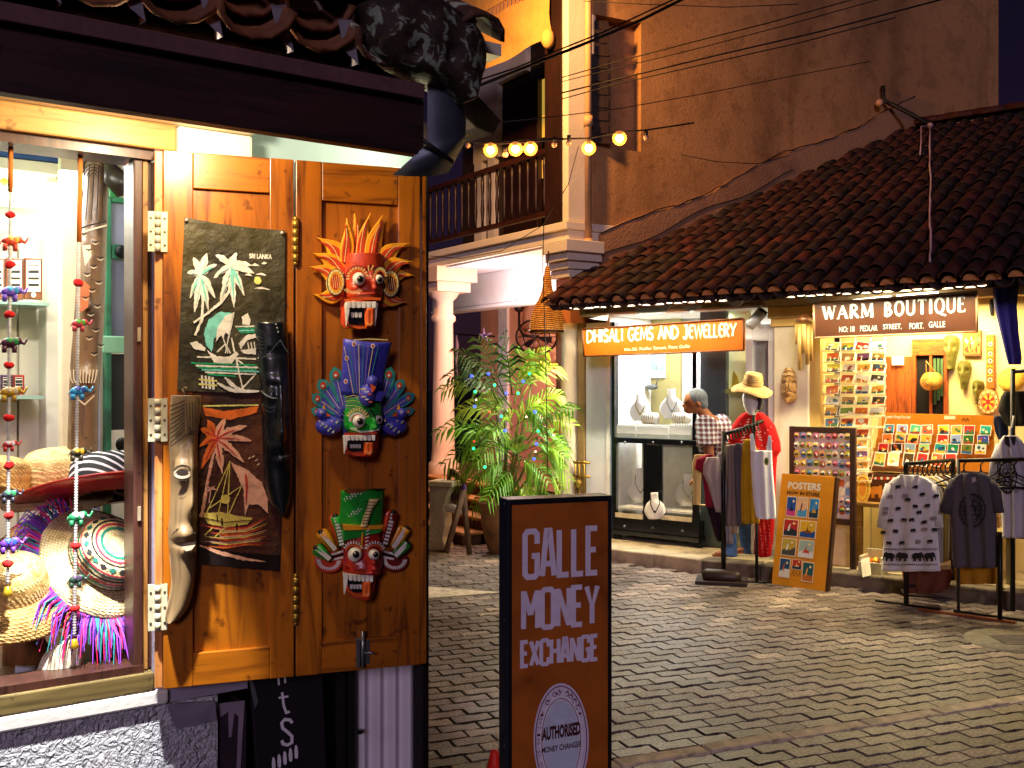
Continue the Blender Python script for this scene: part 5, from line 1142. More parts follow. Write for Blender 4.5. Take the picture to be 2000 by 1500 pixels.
# ================================================================ below the shutters
b = MB(); BL_ = frame_at(560, 2.62, 30)
T = thing('leaning_chalkboard', 'black hand-lettered board leaning under the shutters', 'sign board', BL_, (0, 0, 0), None)
P = lambda pts, y=0: pxl(BL_, pts, y)
b = mb(mat('#17121a', .6, var=.3, scale=5, bump=.2)); b.prism(P([(487, 1300), (630, 1300), (650, 1800), (520, 1800)]), 0, .02); part(T, 'board', b, bevel=.003)
b = mb(mat('#8f949c', .35, .7)); b.prism(P([(484, 1320), (491, 1318), (504, 1370), (498, 1384)], -.002), -.004, -.0005); part(T, 'metal_edge', b)
b = MB(); cw = flat('#e8e4ec')
for Q, w in (([(543, 1318), (545, 1338)], 4), ([(556, 1316), (557, 1334)], 4), ([(551, 1352), (554, 1378), (559, 1392), (566, 1390)], 5), ([(544, 1363), (563, 1360)], 4)): stroke(b, BL_, cw, w, Q, -.001)
stroke(b, BL_, cw, 6, [(571, 1412), (566, 1406), (556, 1405), (550, 1412), (552, 1422), (562, 1430), (570, 1438), (570, 1450), (562, 1455), (553, 1453), (550, 1446)], -.001)
for k in range(5): blob(b, BL_, cw, [(x + 534 + k*11, z + 1492 - k*6) for x, z in [(-2.5, 12), (-3.5, 0), (-2.5, -11), (0, -14), (2.5, -10), (4, 2), (3.5, 12), (1, 14)]], -.001)
part(T, 'chalk_lettering', b, fix=False)
CW = frame_at(690, 2.78, 26); b = mb(mat('#e6dee6', .5, .1, var=.15, scale=6))
x0, x1 = 0, CW.x(824)
b.grid(lambda u, v: (x0 + (x1 - x0)*u, .02 + .012*math.sin(u*28), .2 + (.98)*v), 60, 2)
T = solo('corrugated_sheet', 'pale corrugated metal sheet standing beside the dark doorway', 'metal sheet', CW, b)
b = mb(mat('#15110f', .6, .2)); b.box(CW.x(655), CW.x(672), -.01, .02, 0, 1.3).box(CW.x(676), CW.x(689), -.02, .015, 0, 1.3).tube([(CW.x(683), -.03, CW.z(683, 1424)), (CW.x(700), -.03, CW.z(700, 1423))], .006, 6)
solo('door_frame', 'narrow black door frame beside the pale corrugated sheet', 'door frame', CW, b)

# ================================================================ money exchange board
T = thing('money_exchange_sign', 'tall orange Galle Money Exchange board in a black frame on the paving', 'sign', E, (.18, .05, 0))
ex = lambda px, y=0: E.x(px, y)
xw = ex(1194); ZS = 1.205
orn = mat('#b4601a', .5, var=.25, scale=5, bump=.12, dirt='#7a3a08'); fr_ = mat('#191a22', .4, .3, var=.2)
b = mb(orn); b.box(.012, xw - .012, .004, .085, .02, ZS - .02); part(T, 'printed_panel', b)
b = mb(fr_); b.box(0, .0115, -.004, .09, .0, ZS).box(xw - .0115, xw, -.004, .09, .0, ZS).box(.012, xw - .012, -.004, .09, ZS - .0185, ZS).box(.012, xw - .012, -.004, .09, 0, .019); part(T, 'frame', b, bevel=.002)
b = mb(mat('#2c3850', .35, .4, var=.2)); b.box(-.003, -.0005, .0, .088, .0, ZS - .002); part(T, 'side_panel', b)
b = mb(mat('#9a9aa4', .3, .8))
for py in (985, 1215, 1460): q_ = E.q(990, py, .01); b.ell((-.004, .03, q_[1]), (.002, .004, .004), 8, 6)
part(T, 'rivet', b)
lav = mat('#e6dcf2', .6, var=.10, scale=25, bump=.05); b = mb(lav)
NW = {'I': .3, 'M': 1.25, 'L': .8, 'E': .8}
for body, (ax, ay, bx2, by2, cy2, sw) in (('GALLE', (1026, 1128, 1167, 1036, 1126, 9)), ('MONEY', (1023, 1229, 1167, 1147, 1218, 8.5)), ('EXCHANGE', (1020, 1302, 1167, 1247, 1286, 6.5))):
    k = E.u(1095); xa, za = E.q(ax, ay); xb_, zb = E.q(bx2, by2); _, zc = E.q(bx2, cy2)
    letters(b, BLOCK, body, xa, za, xb_, za + (E.z(ax, by2 + (3 if body == 'GALLE' else 8)) - za), sw*k*1.25, .003, gap=.42, widths=NW, dz=0)
part(T, 'lettering', b, fix=False)
b = MB(); sc = (1096, 1446); lav2 = flat('#e4d8ee'); ink = flat('#6b1f2a')
blob(b, E, lav2, arc(*sc, 54, 112, 0, 360, 40)[:-1], .0032); blob(b, E, flat('#eee6f4'), arc(*sc, 43, 92, 0, 360, 40)[:-1], .0026)
stroke(b, E, ink, 2, arc(*sc, 50, 106, 0, 360, 40), .0022); stroke(b, E, ink, 1.5, arc(*sc, 38, 82, 0, 360, 40), .0018); disc(b, E, flat('#cdd8ea'), *sc, 36, .0021, 78, 30)
for body, (ax, ay, bx2, by2, sl_) in (('AUTHORISED', (1058, 1448, 1134, 1412, 0)), ('MONEY CHANGER', (1058, 1472, 1136, 1450, 0))):
    b.use(flat('#4a1016')); xa, za = E.q(ax, ay, .001); xb_, zb = E.q(bx2, by2, .001); print_text(b, body, xa, za, xb_, zb, .0012, dz=.006, bold=.055 if body[0] == 'A' else .03)
ring = 'CENTRAL BANK OF SRI LANKA'; b.use(ink)
for i, ch in enumerate(ring):
    if ch == ' ': continue
    a = 262 - i*4.9; cx, cy = sc[0] + 44*math.cos(R_(a)), sc[1] - 94*math.sin(R_(a)); x, z = E.q(cx, cy, .001); t2 = MB(); print_text(t2, ch, -.5, -.5, .5, .5, 0)
    an = R_(a - 90); kk = E.u(cx); b.add([(x + (vx*4.5*math.cos(an) - vz*7*math.sin(an))*kk, .0014, z + (vx*4.5*math.sin(an) + vz*7*math.cos(an))*kk) for vx, _, vz in t2.v], t2.f)
for i in range(9):                                                # curled script along the top of the seal
    a = 128 - i*10.5; cx, cy = sc[0] + 44*math.cos(R_(a)), sc[1] - 94*math.sin(R_(a))
    if i in (1, 4): continue
    stroke(b, E, ink, 1.6, arc(cx, cy, 3.6, 4.4, 30 + i*40, 330 + i*40, 8), .0012); stroke(b, E, ink, 1.3, arc(cx + 2.5, cy - 4, 2.2, 2.5, 180 - i*20, 400 - i*20, 6), .0012)
for a in (148, 34): disc(b, E, ink, sc[0] + 44*math.cos(R_(a)), sc[1] - 94*math.sin(R_(a)), 3, .0012, n=5)
part(T, 'round_seal', b, fix=False)
CN = frame_at(966, 3.75, 0); b = mb(mat('#e02818', .5, var=.1)); b.lathe([(.0, .262), (.014, .258), (.018, .24), (.075, .035), (.0, .035)], (0, 0, 0), 20); b.box(-.10, .10, -.10, .10, 0, .034)
solo('traffic_cone', 'red traffic cone tip showing beside the exchange board', 'traffic cone', CN, b)
# ================================================================ jewellery shop
def rbox(b, fr, x0p, x1p, y0p, y1p, ya, yb_, ref=None):
    """upright box between photo columns and rows, measured in the plane at depth ya"""
    x0, x1 = fr.x(x0p, ya), fr.x(x1p, ya); mid = ref or (x0p + x1p)/2; b.box(x0, x1, ya, yb_, fr.z(mid, y1p, ya), fr.z(mid, y0p, ya)); return b
# side wall closing the jewellery shop
part(ROW, 'jewellery_side_wall', mb(mat('#f1efe6', .7)).box(-1.0, -.96, .02, .96, .11, 2.26))
part(ROW, 'olive_curtain', mb(mat('#7d7440', .7, var=.2)).box(-.955, -.62, .80, .84, .11, 2.26))
b = mb(wood('#b99a63', '#8a6d3e', (14, 14, 1.2), .6, 0)); 
for k in range(7): b.box(-.36 + k*.062, -.303 + k*.062, .86 + .004*(k % 2), .915, .9, 2.26)
part(ROW, 'timber_lining', b)
CASE = thing('display_case', 'black glass-fronted jewellery case on castors inside the shop front', 'display case', R, (-.45, .2, .11))
bk = mat('#0f1013', .22, var=.2, coat=.5, bump=.03); gls = glass('#dfe9e6', .10)
zc = lambda py, px=1280: R.z(px, py, 0); xc = lambda px: R.x(px, 0)
b = mb(bk); b.box(xc(1198), xc(1364), 0, .5, .19, zc(1012)); b.box(xc(1196), xc(1366), -.02, .52, .16, .205); part(CASE, 'drawer_base', b, bevel=.005)
for px, py in ((1220, 1028), (1275, 1031), (1333, 1037)):
    b = mb(steel); x, z = R.q(px, py, -.01); b.ell((x, -.012, z), .014, 10, 8); part(CASE, 'knob', b)
b = mb(mat('#d9c9a0', .5)); b.box(xc(1203), xc(1256), -.012, -.001, zc(1012, 1230), zc(1003, 1230)).box(xc(1293), xc(1352), -.012, -.001, zc(1017, 1320), zc(1008, 1320)); part(CASE, 'pale_strip', b)
b = mb(bk)
for p0, p1 in ((1198, 1203), (1256, 1262), (1287, 1293), (1352, 1364)): b.box(xc(p0), xc(p1), .0, .03, zc(1012) + .0005, zc(868))
b.box(xc(1198), xc(1364), 0, .5, zc(867.5), zc(858)); b.box(xc(1263), xc(1286), .004, .02, zc(1011), zc(869)); part(CASE, 'black_frame', b, bevel=.003)
for px in (1220, 1275, 1331):
    b = mb(steel); x, z = R.q(px, 864, -.01); b.ell((x, -.006, z), .013, 10, 8); part(CASE, 'knob', b)
b = mb(mat('#c9b184', .6)); b.box(xc(1203) + .001, xc(1352), .48, .499, zc(1011), zc(869)); part(CASE, 'back_panel', b)
b = mb(mat('#efe9da', .6)); b.box(xc(1203) + .001, xc(1352), .04, .47, zc(1000), zc(996)); part(CASE, 'white_tray_shelf', b)
for p0, p1 in ((1203, 1256), (1293, 1352)):
    b = mb(gls); b.box(xc(p0) + .001, xc(p1) - .001, .008, .012, zc(1003), zc(868.5)); part(CASE, 'glass_pane', b)
b = mb(bk); b.box(xc(1352), xc(1358), .0, .03, zc(857.5), 2.1); part(CASE, 'corner_post', b); b = mb(bk); b.box(xc(1197), xc(1200), 0, .02, zc(857.5), 2.1); part(CASE, 'corner_post', b)
b = mb(gls); b.box(xc(1200) + .001, xc(1352) - .001, .004, .008, zc(857), 2.08); part(CASE, 'upper_glass', b)
for px in (1204, 1362):
    b = mb(mat('#2a2a2c', .5, .4)); x = xc(px); b.tube([(x - .012, .05, .14), (x + .012, .05, .14)], .03, 12); b.box(x - .008, x + .008, .04, .06, .145, .16); part(CASE, 'castor', b)
# jewellery on the case
wv = mat('#f3efe4', .5, var=.06, bump=.1); gold_ = mat('#caa04a', .25, .9, var=.1); slv = mat('#b8bcc0', .25, .8, var=.1)
ztop = zc(858)
def bust(px, py0, py1, y, label, chain=gold_, lo=False):
    T = thing('necklace_bust', label, 'necklace stand', R, (R.x(px, y), y, R.z(px, py1, y)), 'necklace busts in the jewellery shop')
    w = (py1 - py0)*.42; b = mb(wv); relief(b, R, [(py0, px - w*.28, px + w*.28), (py0 + (py1 - py0)*.25, px - w*.32, px + w*.32), (py0 + (py1 - py0)*.45, px - w*.8, px + w*.8), (py0 + (py1 - py0)*.75, px - w*.95, px + w*.95), (py1, px - w*.55, px + w*.55)], y, .05, [], 12, 20, back=.03); part(T, 'bust', b)
    b = MB(); h = py1 - py0; stroke(b, R, chain, 2.0, [(px - w*.36, py0 + h*.2), (px - w*.4, py0 + h*.45), (px - w*.1, py0 + h*.72), (px + w*.1, py0 + h*.72), (px + w*.42, py0 + h*.45), (px + w*.36, py0 + h*.2)], y - .056); disc(b, R, chain, px, py0 + h*.74, 2.6, y - .057, n=8); part(T, 'necklace', b, fix=False)
bust(1250, 770, 822, .2, 'white necklace bust on the left of the jewellery case top'); bust(1312, 760, 818, .22, 'tall white necklace bust behind the stooping man, on the case top', slv)
bust(1251, 915, 978, .25, 'white necklace bust in the lower left glass cabinet'); bust(1344, 925, 988, .25, 'white necklace bust in the lower right glass cabinet', slv)
bust(1279, 962, 1013, -.05, 'small white pad with a dark pendant hung on the middle of the case', mat('#1a1a1c', .4))
for px, lab in ((1270, 'pale bangle roll beside the left necklace bust'), (1331, 'pale bangle roll beside the tall necklace bust')):
    b = mb(wv); x, z = R.q(px, 817, .17); b.tube([(x - .075, .17, z), (x + .075, .17, z)], .055, 18)
    b.use(gold_)
    for k in range(6): 
        xx = x - .06 + k*.024; b.tube([(xx - .004, .17, z), (xx + .004, .17, z)], .0585, 18, cap=False)
    solo('bangle_roll', lab, 'bangle stand', R, b)
for k, (p0, p1, yt) in enumerate(((1204, 1242, 824), (1244, 1305, 826), (1307, 1350, 824))):
    lab = ['white ring tray at the left end of the case top', 'wide white ring tray in the middle of the case top', 'white ring tray by the black corner post'][k]
    T = thing('ring_tray', lab, 'ring tray', R, (R.x((p0 + p1)/2, .03), .03, ztop), 'ring trays on the jewellery case')
    b = mb(wv); x0, x1 = R.x(p0, .03), R.x(p1, .03); zt = R.z((p0 + p1)/2, yt + 8, .03); b.box(x0, x1, .03, .22, ztop + .001, zt); part(T, 'tray', b, bevel=.003)
    b = mb(mat('#cfc8b4', .6)); n_ = max(5, int((x1 - x0)/.024))
    for i in range(n_):
        for j in range(4): b.ell((x0 + (i + .5)*(x1 - x0)/n_, .045 + j*.05, zt + .006), (.009, .016, .014), 6, 4)
    o = part(T, 'ring_rolls', b); o['kind'] = 'stuff'
    b = mb(mat('#8f9490', .4)); b.box(x0 + .002, x1 - .002, .026, .0295, ztop + .005, ztop + (zt - ztop)*.38); part(T, 'tray_edge', b)
T = thing('wall_picture', 'small pale-framed picture on the jewellery shop wall', 'picture', R, (R.x(1279, .8), .8, R.z(1279, 738, .8)))
b = mb(wh); rbox(b, R, 1260, 1298, 680, 738, .78, .80); part(T, 'frame', b); b = mb(mat('#6b8488', .2)); rbox(b, R, 1271, 1297, 682, 722, .772, .779); part(T, 'picture_glass', b)
b = mb(mat('#3b4342', .4)); x, z = R.q(1273, 756, .7); b.ell((x, .7, z), (.07, .05, .03), 12, 8); b.tube([(x + .05, .7, z + .02), (x + .07, .7, z + .1), (x + .05, .7, z + .22)], .006, 6); b.ell((x - .03, .66, z), (.03, .01, .02), 8, 6); b.ell((x + .03, .66, z), (.03, .01, .02), 8, 6)
solo('desk_magnifier', 'dark jeweller lamp hanging on a bent arm inside the shop', 'lamp', R, b)
b = mb(mat('#c9b23c', .5)); plate(b, R, mat('#c9b23c', .5), [(1428, 760), (1432, 724), (1440, 735), (1446, 760)], .2, .21); solo('yellow_card', 'yellow pointed card standing on the lit shelf', 'card', R, b)
# sign board over the jewellery shop
def board(name, label, corners, y, face, edge, th=.03, light=None):
    T = thing(name, label, 'shop sign', R, (R.x((corners[0][0] + corners[1][0])/2, y), y, R.z(corners[3][0], corners[3][1], y)))
    b = mb(face); b.prism(pxl(R, corners, y), y, y + th); part(T, 'board', b, bevel=.002)
    b = mb(edge); b.eps = 0; pp = pxl(R, corners, y); 
    for i in range(4):
        a_, c_ = pp[i], pp[(i + 1) % 4]; b.tube([(a_[0], y - .003, a_[1]), (c_[0], y - .003, c_[1])], .009, 6)
    part(T, 'border', b); return T
ys = -.27
T = board('jewellery_sign', 'orange sign board lettered Dhisali Gems and Jewellery', [(1138, 643), (1452, 622), (1453, 684), (1141, 696)], ys, mat('#b4560a', .45, var=.15, scale=4, bump=.08), mat('#5a2c08', .5))
gcream = mat('#e8dcb0', .5, var=.05, bump=0); b = mb(gcream); y2 = ys - .003
def seg_letters(b, fr, font, body, p0, p1, h0, h1, sw, y, gap, widths=None):
    """lettering from lower-left p0 to lower-right p1, height h0 px growing to h1 px, drawn letter by letter"""
    n = len(body); ws = [(widths or {}).get(c, 1.0) for c in body]; tot = sum(ws) + gap*(n - 1); acc = 0
    for c, w_ in zip(body, ws):
        f0, f1 = acc/tot, (acc + w_)/tot; acc += w_ + gap
        if c == ' ': continue
        xa, za = fr.q(p0[0] + (p1[0] - p0[0])*f0, p0[1] + (p1[1] - p0[1])*f0, y); xb2, zb2 = fr.q(p0[0] + (p1[0] - p0[0])*f1, p0[1] + (p1[1] - p0[1])*f1, y)
        u_ = fr.u(p0[0] + (p1[0] - p0[0])*f0, y); h = (h0 + (h1 - h0)*f0)*u_; gl = font[c]; closed = False
        for it in gl:
            if it == 'c': closed = True; continue
            pts, tw = it if isinstance(it, tuple) else (it, 1.0)
            b.ribbon([(xa + px_*(xb2 - xa), za + (zb2 - za)*px_ + pz*h) for px_, pz in pts], sw*tw*u_, y, closed)
DW = {' ': .5, 'I': .3, 'J': .7, 'L': .62, 'E': .72, 'S': .72, 'W': 1.3, 'M': 1.15, 'N': .95, 'G': .9, 'A': .95, 'H': .85, 'R': .75}
seg_letters(b, R, DECO, 'DHISALI GEMS AND JEWELLERY', (1147, 669), (1438, 656), 24, 25, 4.0, y2, .22, DW)
part(T, 'lettering', b, fix=False)
b = mb(gcream); xa, za = R.q(1220, 687, y2); xb_, zb = R.q(1347, 674, y2); print_text(b, 'No.20. Pedlar Street, Fort Galle', xa, za, xb_, zb - .012, y2, dz=.018, bold=.01); part(T, 'address_line', b, fix=False)
# sign board over the boutique
ys = -.30
T = board('boutique_sign', 'dark brown sign board lettered Warm Boutique over the bright stall', [(1589, 593), (1908, 569), (1909, 648), (1591, 660)], ys, mat('#4a2a1c', .4, var=.3, scale=3, bump=.05), mat('#b08a6a', .4))
wl = mat('#b4bcc4', .45, var=.04, bump=0); b = mb(wl); y2 = ys - .003
SW = {'W': 1.35, 'A': 1.1, 'R': .95, 'M': 1.3, ' ': .75, 'I': .4, 'Q': 1.05, 'T': .95, 'B': .85, 'E': .8, 'O': 1.0, 'U': 1.0}
seg_letters(b, R, SERIF, 'WARM BOUTIQUE', (1607, 624), (1886, 608), 24.5, 29, 5.6, y2, .24, SW); part(T, 'lettering', b, fix=False)
b = mb(wl)
for body, (p0, p1, c0, c1) in (('NO: 18', ((1639, 649), (1669, 637), 0, 0)), ('PEDLAR', ((1680, 647), (1714, 635), 0, 0)), ('STREET,', ((1725, 645), (1761, 632), 0, 0)), ('FORT.', ((1776, 643), (1804, 630), 0, 0)), ('GALLE', ((1814, 640), (1846, 627), 0, 0))):
    xa, za = R.q(*p0, y2); xb_, zb = R.q(*p1, y2); b = mb(wl); print_text(b, body, xa, za, xb_, zb, y2, bold=.012); part(T, 'address_word', b, fix=False)
# camera, pipes and other fittings
T = thing('security_camera', 'white bullet security camera under the eave by the boutique pillar', 'security camera', R, (R.x(1480, -.12), -.12, R.z(1480, 640, -.12)))
b = mb(mat('#c9ced2', .35, .3)); a_ = R.q(1464, 636, -.15); c_ = R.q(1486, 612, -.05); b.tube([(a_[0], -.15, a_[1]), (c_[0], -.05, c_[1])], [.045, .05], 14); part(T, 'body', b)
b = mb(mat('#101214', .2)); b.tube([(c_[0], -.05, c_[1]), (c_[0] + .02, -.04, c_[1] + .03)], [.05, .046], 14); part(T, 'dark_end', b)
b = mb(mat('#d0d4d6', .4)); e_ = R.q(1486, 640, -.08); b.tube([(c_[0] - .02, -.08, c_[1] - .05), (e_[0], -.08, e_[1])], .015, 8); part(T, 'bracket', b)
b = mb(brass)
for px in (1124, 1131, 1141):
    x = R.x(px, -.03); b.tube([(x, -.03, R.z(px, 975, -.03)), (x, -.03, R.z(px, 900, -.03))], .011, 8)
x0, x1 = R.x(1120, -.03), R.x(1152, -.03)
for py in (903, 930): b.tube([(x0, -.03, R.z(1135, py, -.03)), (x1, -.03, R.z(1135, py, -.03))], .012, 8)
b.ell(((x0 + x1)/2 - .03, -.045, R.z(1130, 945, -.03)), (.05, .04, .045), 10, 8)
solo('water_pipes', 'brass water pipes and meter on the white wall strip', 'pipes', R, b)
b = MB(); 
T = thing('carved_mask', 'pale carved bearded face mask on the cream pillar', 'wooden mask', R, (R.x(1541, -.045), -.045, R.z(1541, 786, -.045)))
cm = wood('#b98f52', '#7d5a2c', (9, 9, 2), .5, .1, bump=.5); b = mb(cm); relief(b, R, [(718, 1536, 1546), (730, 1529, 1553), (748, 1526, 1556), (765, 1526, 1556), (778, 1530, 1556), (786, 1538, 1550)], -.045, .06, [(1543, 752, 4, 10, .03), (1534, 748, 5, 4, -.012), (1551, 748, 5, 4, -.012), (1542, 768, 10, 3, .014), (1540, 733, 14, 3, .012), (1540, 741, 12, 2.5, .012)], 18, 36); part(T, 'face', b)
b = MB(); dl = flat('#4a3014')
for P, w in (([(1530, 747), (1535, 745), (1539, 748)], 1.6), ([(1547, 747), (1551, 745), (1555, 748)], 1.6), ([(1530, 768), (1542, 763), (1554, 768)], 2), ([(1532, 776), (1542, 773), (1552, 776)], 1.6), ([(1529, 738), (1541, 733), (1554, 738)], 1.4), ([(1530, 728), (1541, 724), (1552, 728)], 1.4), ([(1541, 748), (1539, 758), (1543, 760)], 1.4)): stroke(b, R, dl, w, P, -.122)
part(T, 'carved_line', b, fix=False)
T = thing('wind_chime', 'bamboo wind chime with a coconut dome hanging beside the boutique sign', 'wind chime', R, (R.x(1570, -.2), -.2, R.z(1570, 725, -.2)))
b = mb(wood('#6a3c1c', '#3a1c0c', (8, 8, 8), .35, .3)); x, z = R.q(1570, 629, -.2); b.lathe([(.0, .065), (.03, .06), (.055, .035), (.066, 0), (.0, 0)], (x, -.2, z), 16); part(T, 'dome', b)
bam = wood('#d9b46a', '#a8803c', (14, 14, 1), .4, .2)
for k, (px, y1_) in enumerate(((1556, 672), (1562, 723), (1570, 690), (1577, 712), (1584, 705), (1574, 668))):
    b = mb(bam); yy = -.2 - .04*math.sin(k*1.1); x = R.x(px, yy); b.tube([(x, yy, R.z(px, y1_, yy)), (x, yy, R.z(px, 634, yy))], .017, 10); part(T, 'bamboo_tube', b)
# ================================================================ boutique goods on the back wall
yw = .495
T = thing('carved_door', 'old orange timber door with a dark barred opening behind the stall', 'door', R, (R.x(1786, yw), yw, .12))
ow = wood('#b4561a', '#7a3410', (12, 12, 1.2), .5, .2); owh = wood('#c0601c', '#8a3c12', (1.2, 12, 12), .5, .2)
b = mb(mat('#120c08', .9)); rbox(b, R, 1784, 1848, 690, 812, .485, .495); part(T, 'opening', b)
b = mb(owh); rbox(b, R, 1781, 1849, 662, 694, .45, .494); part(T, 'lintel', b, bevel=.004)
b = mb(ow); rbox(b, R, 1843, 1850, 694.5, 815, .45, .494); part(T, 'jamb', b); b = mb(ow); rbox(b, R, 1781, 1788, 694.5, 815, .45, .494); part(T, 'jamb', b)
for k in range(4):
    b = mb(ow); rbox(b, R, 1727 + k*13.4, 1740 + k*13.4, 696, 812, .44 + .004*(k % 2), .47); part(T, 'plank', b, bevel=.003)
b = mb(ow); rbox(b, R, 1815, 1820, 694.5, 812, .455, .475); part(T, 'mullion', b)
for k in range(3):
    b = mb(mat('#4a6a40', .5, var=.5, scale=30)); rbox(b, R, 1823 + k*7, 1828 + k*7, 700, 790 - k*8, .466, .476); part(T, 'hanging_strip', b)
b = mb(mat('#e8e6da', .6)); rbox(b, R, 1742, 1765, 696, 713, .42, .43)
solo('paper_notice', 'small white paper notice taped to the old door', 'notice', R, b)
T = thing('drum_bag', 'round yellow rattan bag hanging on the old door', 'bag', R, (R.x(1815, .4), .4, R.z(1815, 762, .4)))
ry_ = straw('#e2a53a', '#b0721c', 60); b = mb(ry_); x, z = R.q(1813, 745, .36); b.tube([(x, .36, z), (x + .03, .44, z + .003)], .074, 24); part(T, 'bag_body', b)
b = mb(mat('#b06a1a', .6)); b.use(mat('#a8641a', .6)); b.T = None
for rr in (.025, .045, .064): b.ribbon([(x + rr*math.cos(2*math.pi*k/20), z + rr*math.sin(2*math.pi*k/20)) for k in range(20)], .005, .358, True)
part(T, 'woven_ring', b, fix=False); b = mb(mat('#c89a4a', .6)); b.tube([(x - .02, .38, z + .07), (x - .03, .4, z + .17), (x + .05, .42, z + .06)], .005, 6); part(T, 'strap', b)
gmat = mat('#6e6a2a', .45, var=.4, scale=12, bump=.3, coat=.2)
for k, (px, py, s, lab) in enumerate(((1858, 688, 1.0, 'largest and highest green-brown face mask on the yellow wall'), (1884, 732, .84, 'middle green-brown face mask on the yellow wall'), (1911, 766, .72, 'lowest green-brown face mask, partly behind the round plate'))):
    T = thing('carved_mask', lab, 'wooden mask', R, (R.x(px, yw - .01), yw - .01, R.z(px, py + 32*s, yw - .01)), 'olive face masks on the boutique wall')
    b = mb(gmat); relief(b, R, [(py - 33*s, px - 8*s, px + 8*s), (py - 26*s, px - 15*s, px + 16*s), (py - 8*s, px - 16*s, px + 16*s), (py + 10*s, px - 10*s, px + 11*s), (py + 30*s, px - 8*s, px + 8*s), (py + 33*s, px - 7*s, px + 7*s)], yw - .01, .07, [(px + 1*s, py - 2*s, 3*s, 14*s, .035), (px - 7*s, py - 10*s, 5*s, 4*s, -.02), (px + 8*s, py - 10*s, 5*s, 4*s, -.02), (px, py + 16*s, 5*s, 3*s, .016)], 16, 28); part(T, 'face', b)
T = thing('canvas_painting', 'orange abstract canvas painting high on the yellow wall', 'painting', R, (R.x(1898, yw), yw, R.z(1898, 695, yw)))
b = mb(mat('#7a4a22', .6)); rbox(b, R, 1880, 1916, 645, 695, yw - .03, yw - .001); part(T, 'frame', b)
b = MB(); rr = random.Random(5)
blob(b, R, flat('#d8702a'), [(1882, 645), (1914, 645), (1914, 691), (1882, 692)], yw - .0305)
for k in range(34): stroke(b, R, flat(rr.choice(['#e8b84a', '#c8381c', '#f0dca0', '#e87828', '#a8281a'])), [1, 4, 1], (lambda p: [p, (p[0] + rr.uniform(-3, 3), p[1] + 6), (p[0] + rr.uniform(-4, 4), p[1] + 12)])((rr.uniform(1885, 1911), rr.uniform(648, 678))), yw - .031)
part(T, 'paint_strokes', b, fix=False)
T = thing('painted_plaque', 'tall narrow orange panel with painted motifs on the yellow wall', 'panel', R, (R.x(1933, yw), yw, R.z(1933, 758, yw)))
b = mb(mat('#c8641a', .5, var=.2)); rbox(b, R, 1926, 1942, 654, 758, yw - .03, yw - .001); part(T, 'board', b)
b = MB()
for py in (672, 691, 705, 725, 742): disc(b, R, flat('#e8dcc0'), 1934, py, 4.5, yw - .031, n=10); disc(b, R, flat('#5a2a10'), 1934, py, 2.5, yw - .0325, n=8); stroke(b, R, flat('#f0b030'), 1.5, [(1928, py - 8), (1934, py - 10), (1940, py - 8)], yw - .031)
part(T, 'painted_motif', b, fix=False)
T = thing('batik_plate', 'round orange plate with a painted sunburst on the yellow wall', 'plate', R, (R.x(1930, yw - .03), yw - .03, R.z(1930, 810, yw - .03)))
b = mb(mat('#d98a3a', .4, var=.15)); b.use(mat('#d98a3a', .4, var=.15)); plate(b, R, mat('#d98a3a', .4, var=.15), arc(1930, 785, 21, 25, 0, 360, 28)[:-1], yw - .07, yw - .04); part(T, 'dish', b, bevel=.006)
b = MB(); stroke(b, R, flat('#f2d890'), 4, arc(1930, 785, 17, 20, 0, 360, 28), yw - .0705)
for k in range(12):
    a = k*30; stroke(b, R, flat('#c8301c' if k % 2 else '#e8c040'), [3, 5, .5], [(1930 + 4*math.cos(R_(a)), 785 - 5*math.sin(R_(a))), (1930 + 9*math.cos(R_(a)), 785 - 11*math.sin(R_(a))), (1930 + 14*math.cos(R_(a)), 785 - 17*math.sin(R_(a)))], yw - .072); disc(b, R, flat('#5a1a10'), 1930 + 17*math.cos(R_(a + 15)), 785 - 20*math.sin(R_(a + 15)), 1.6, yw - .073, n=6)
disc(b, R, flat('#b8281a'), 1930, 785, 4, yw - .074, 5); part(T, 'painted_star', b, fix=False)
b = mb(mat('#14122c', .6)); relief(b, R, [(584, 1935, 1940), (592, 1933, 1942), (605, 1933, 1942), (617, 1936, 1941)], yw - .02, .04, [], 8, 12); T = solo('dark_mask', 'small dark blue mask high beside the boutique sign', 'wooden mask', R, b)
# wire rack of postcards
yr = .02
T = thing('postcard_rack', 'tall white wire postcard rack at the left of the boutique', 'postcard rack', R, (R.x(1668, yr), yr, .12))
wire = mat('#d8cfb0', .35, .5, var=.1); b = mb(wire); cols = [1627, 1657, 1686, 1716]; rows_ = [676 + 21.3*k for k in range(13)]
z_of = lambda px, py, y=yr: R.z(px, py, y)
for px in (1608, 1641, 1671, 1701, 1728): x = R.x(px, yr + .05); b.tube([(x, yr + .05, .12 if px in (1671, 1701) else z_of(px, 850)), (x, yr + .05, z_of(px, 658))], .0045, 5)
part(T, 'upright_wire', b)
for k, py in enumerate(rows_):
    b = mb(wire); l_, r_ = (1606, 1730) if k < 8 else (1671, 1703)
    for dy, yy in ((0, yr - .03), (9, yr - .01)): b.tube([(R.x(l_, yy), yy, R.z(l_, py + 8 + dy*.3, yy)), (R.x(r_, yy), yy, R.z(r_, py + 8 + dy*.3, yy))], .0032, 5)
    for px in range(l_, r_ + 1, 15): b.tube([(R.x(px, yr - .03), yr - .03, R.z(px, py + 8, yr - .03)), (R.x(px + 5, yr + .05), yr + .05, R.z(px + 5, py - 8, yr + .05))], .0026, 4)
    part(T, 'wire_pocket', b)
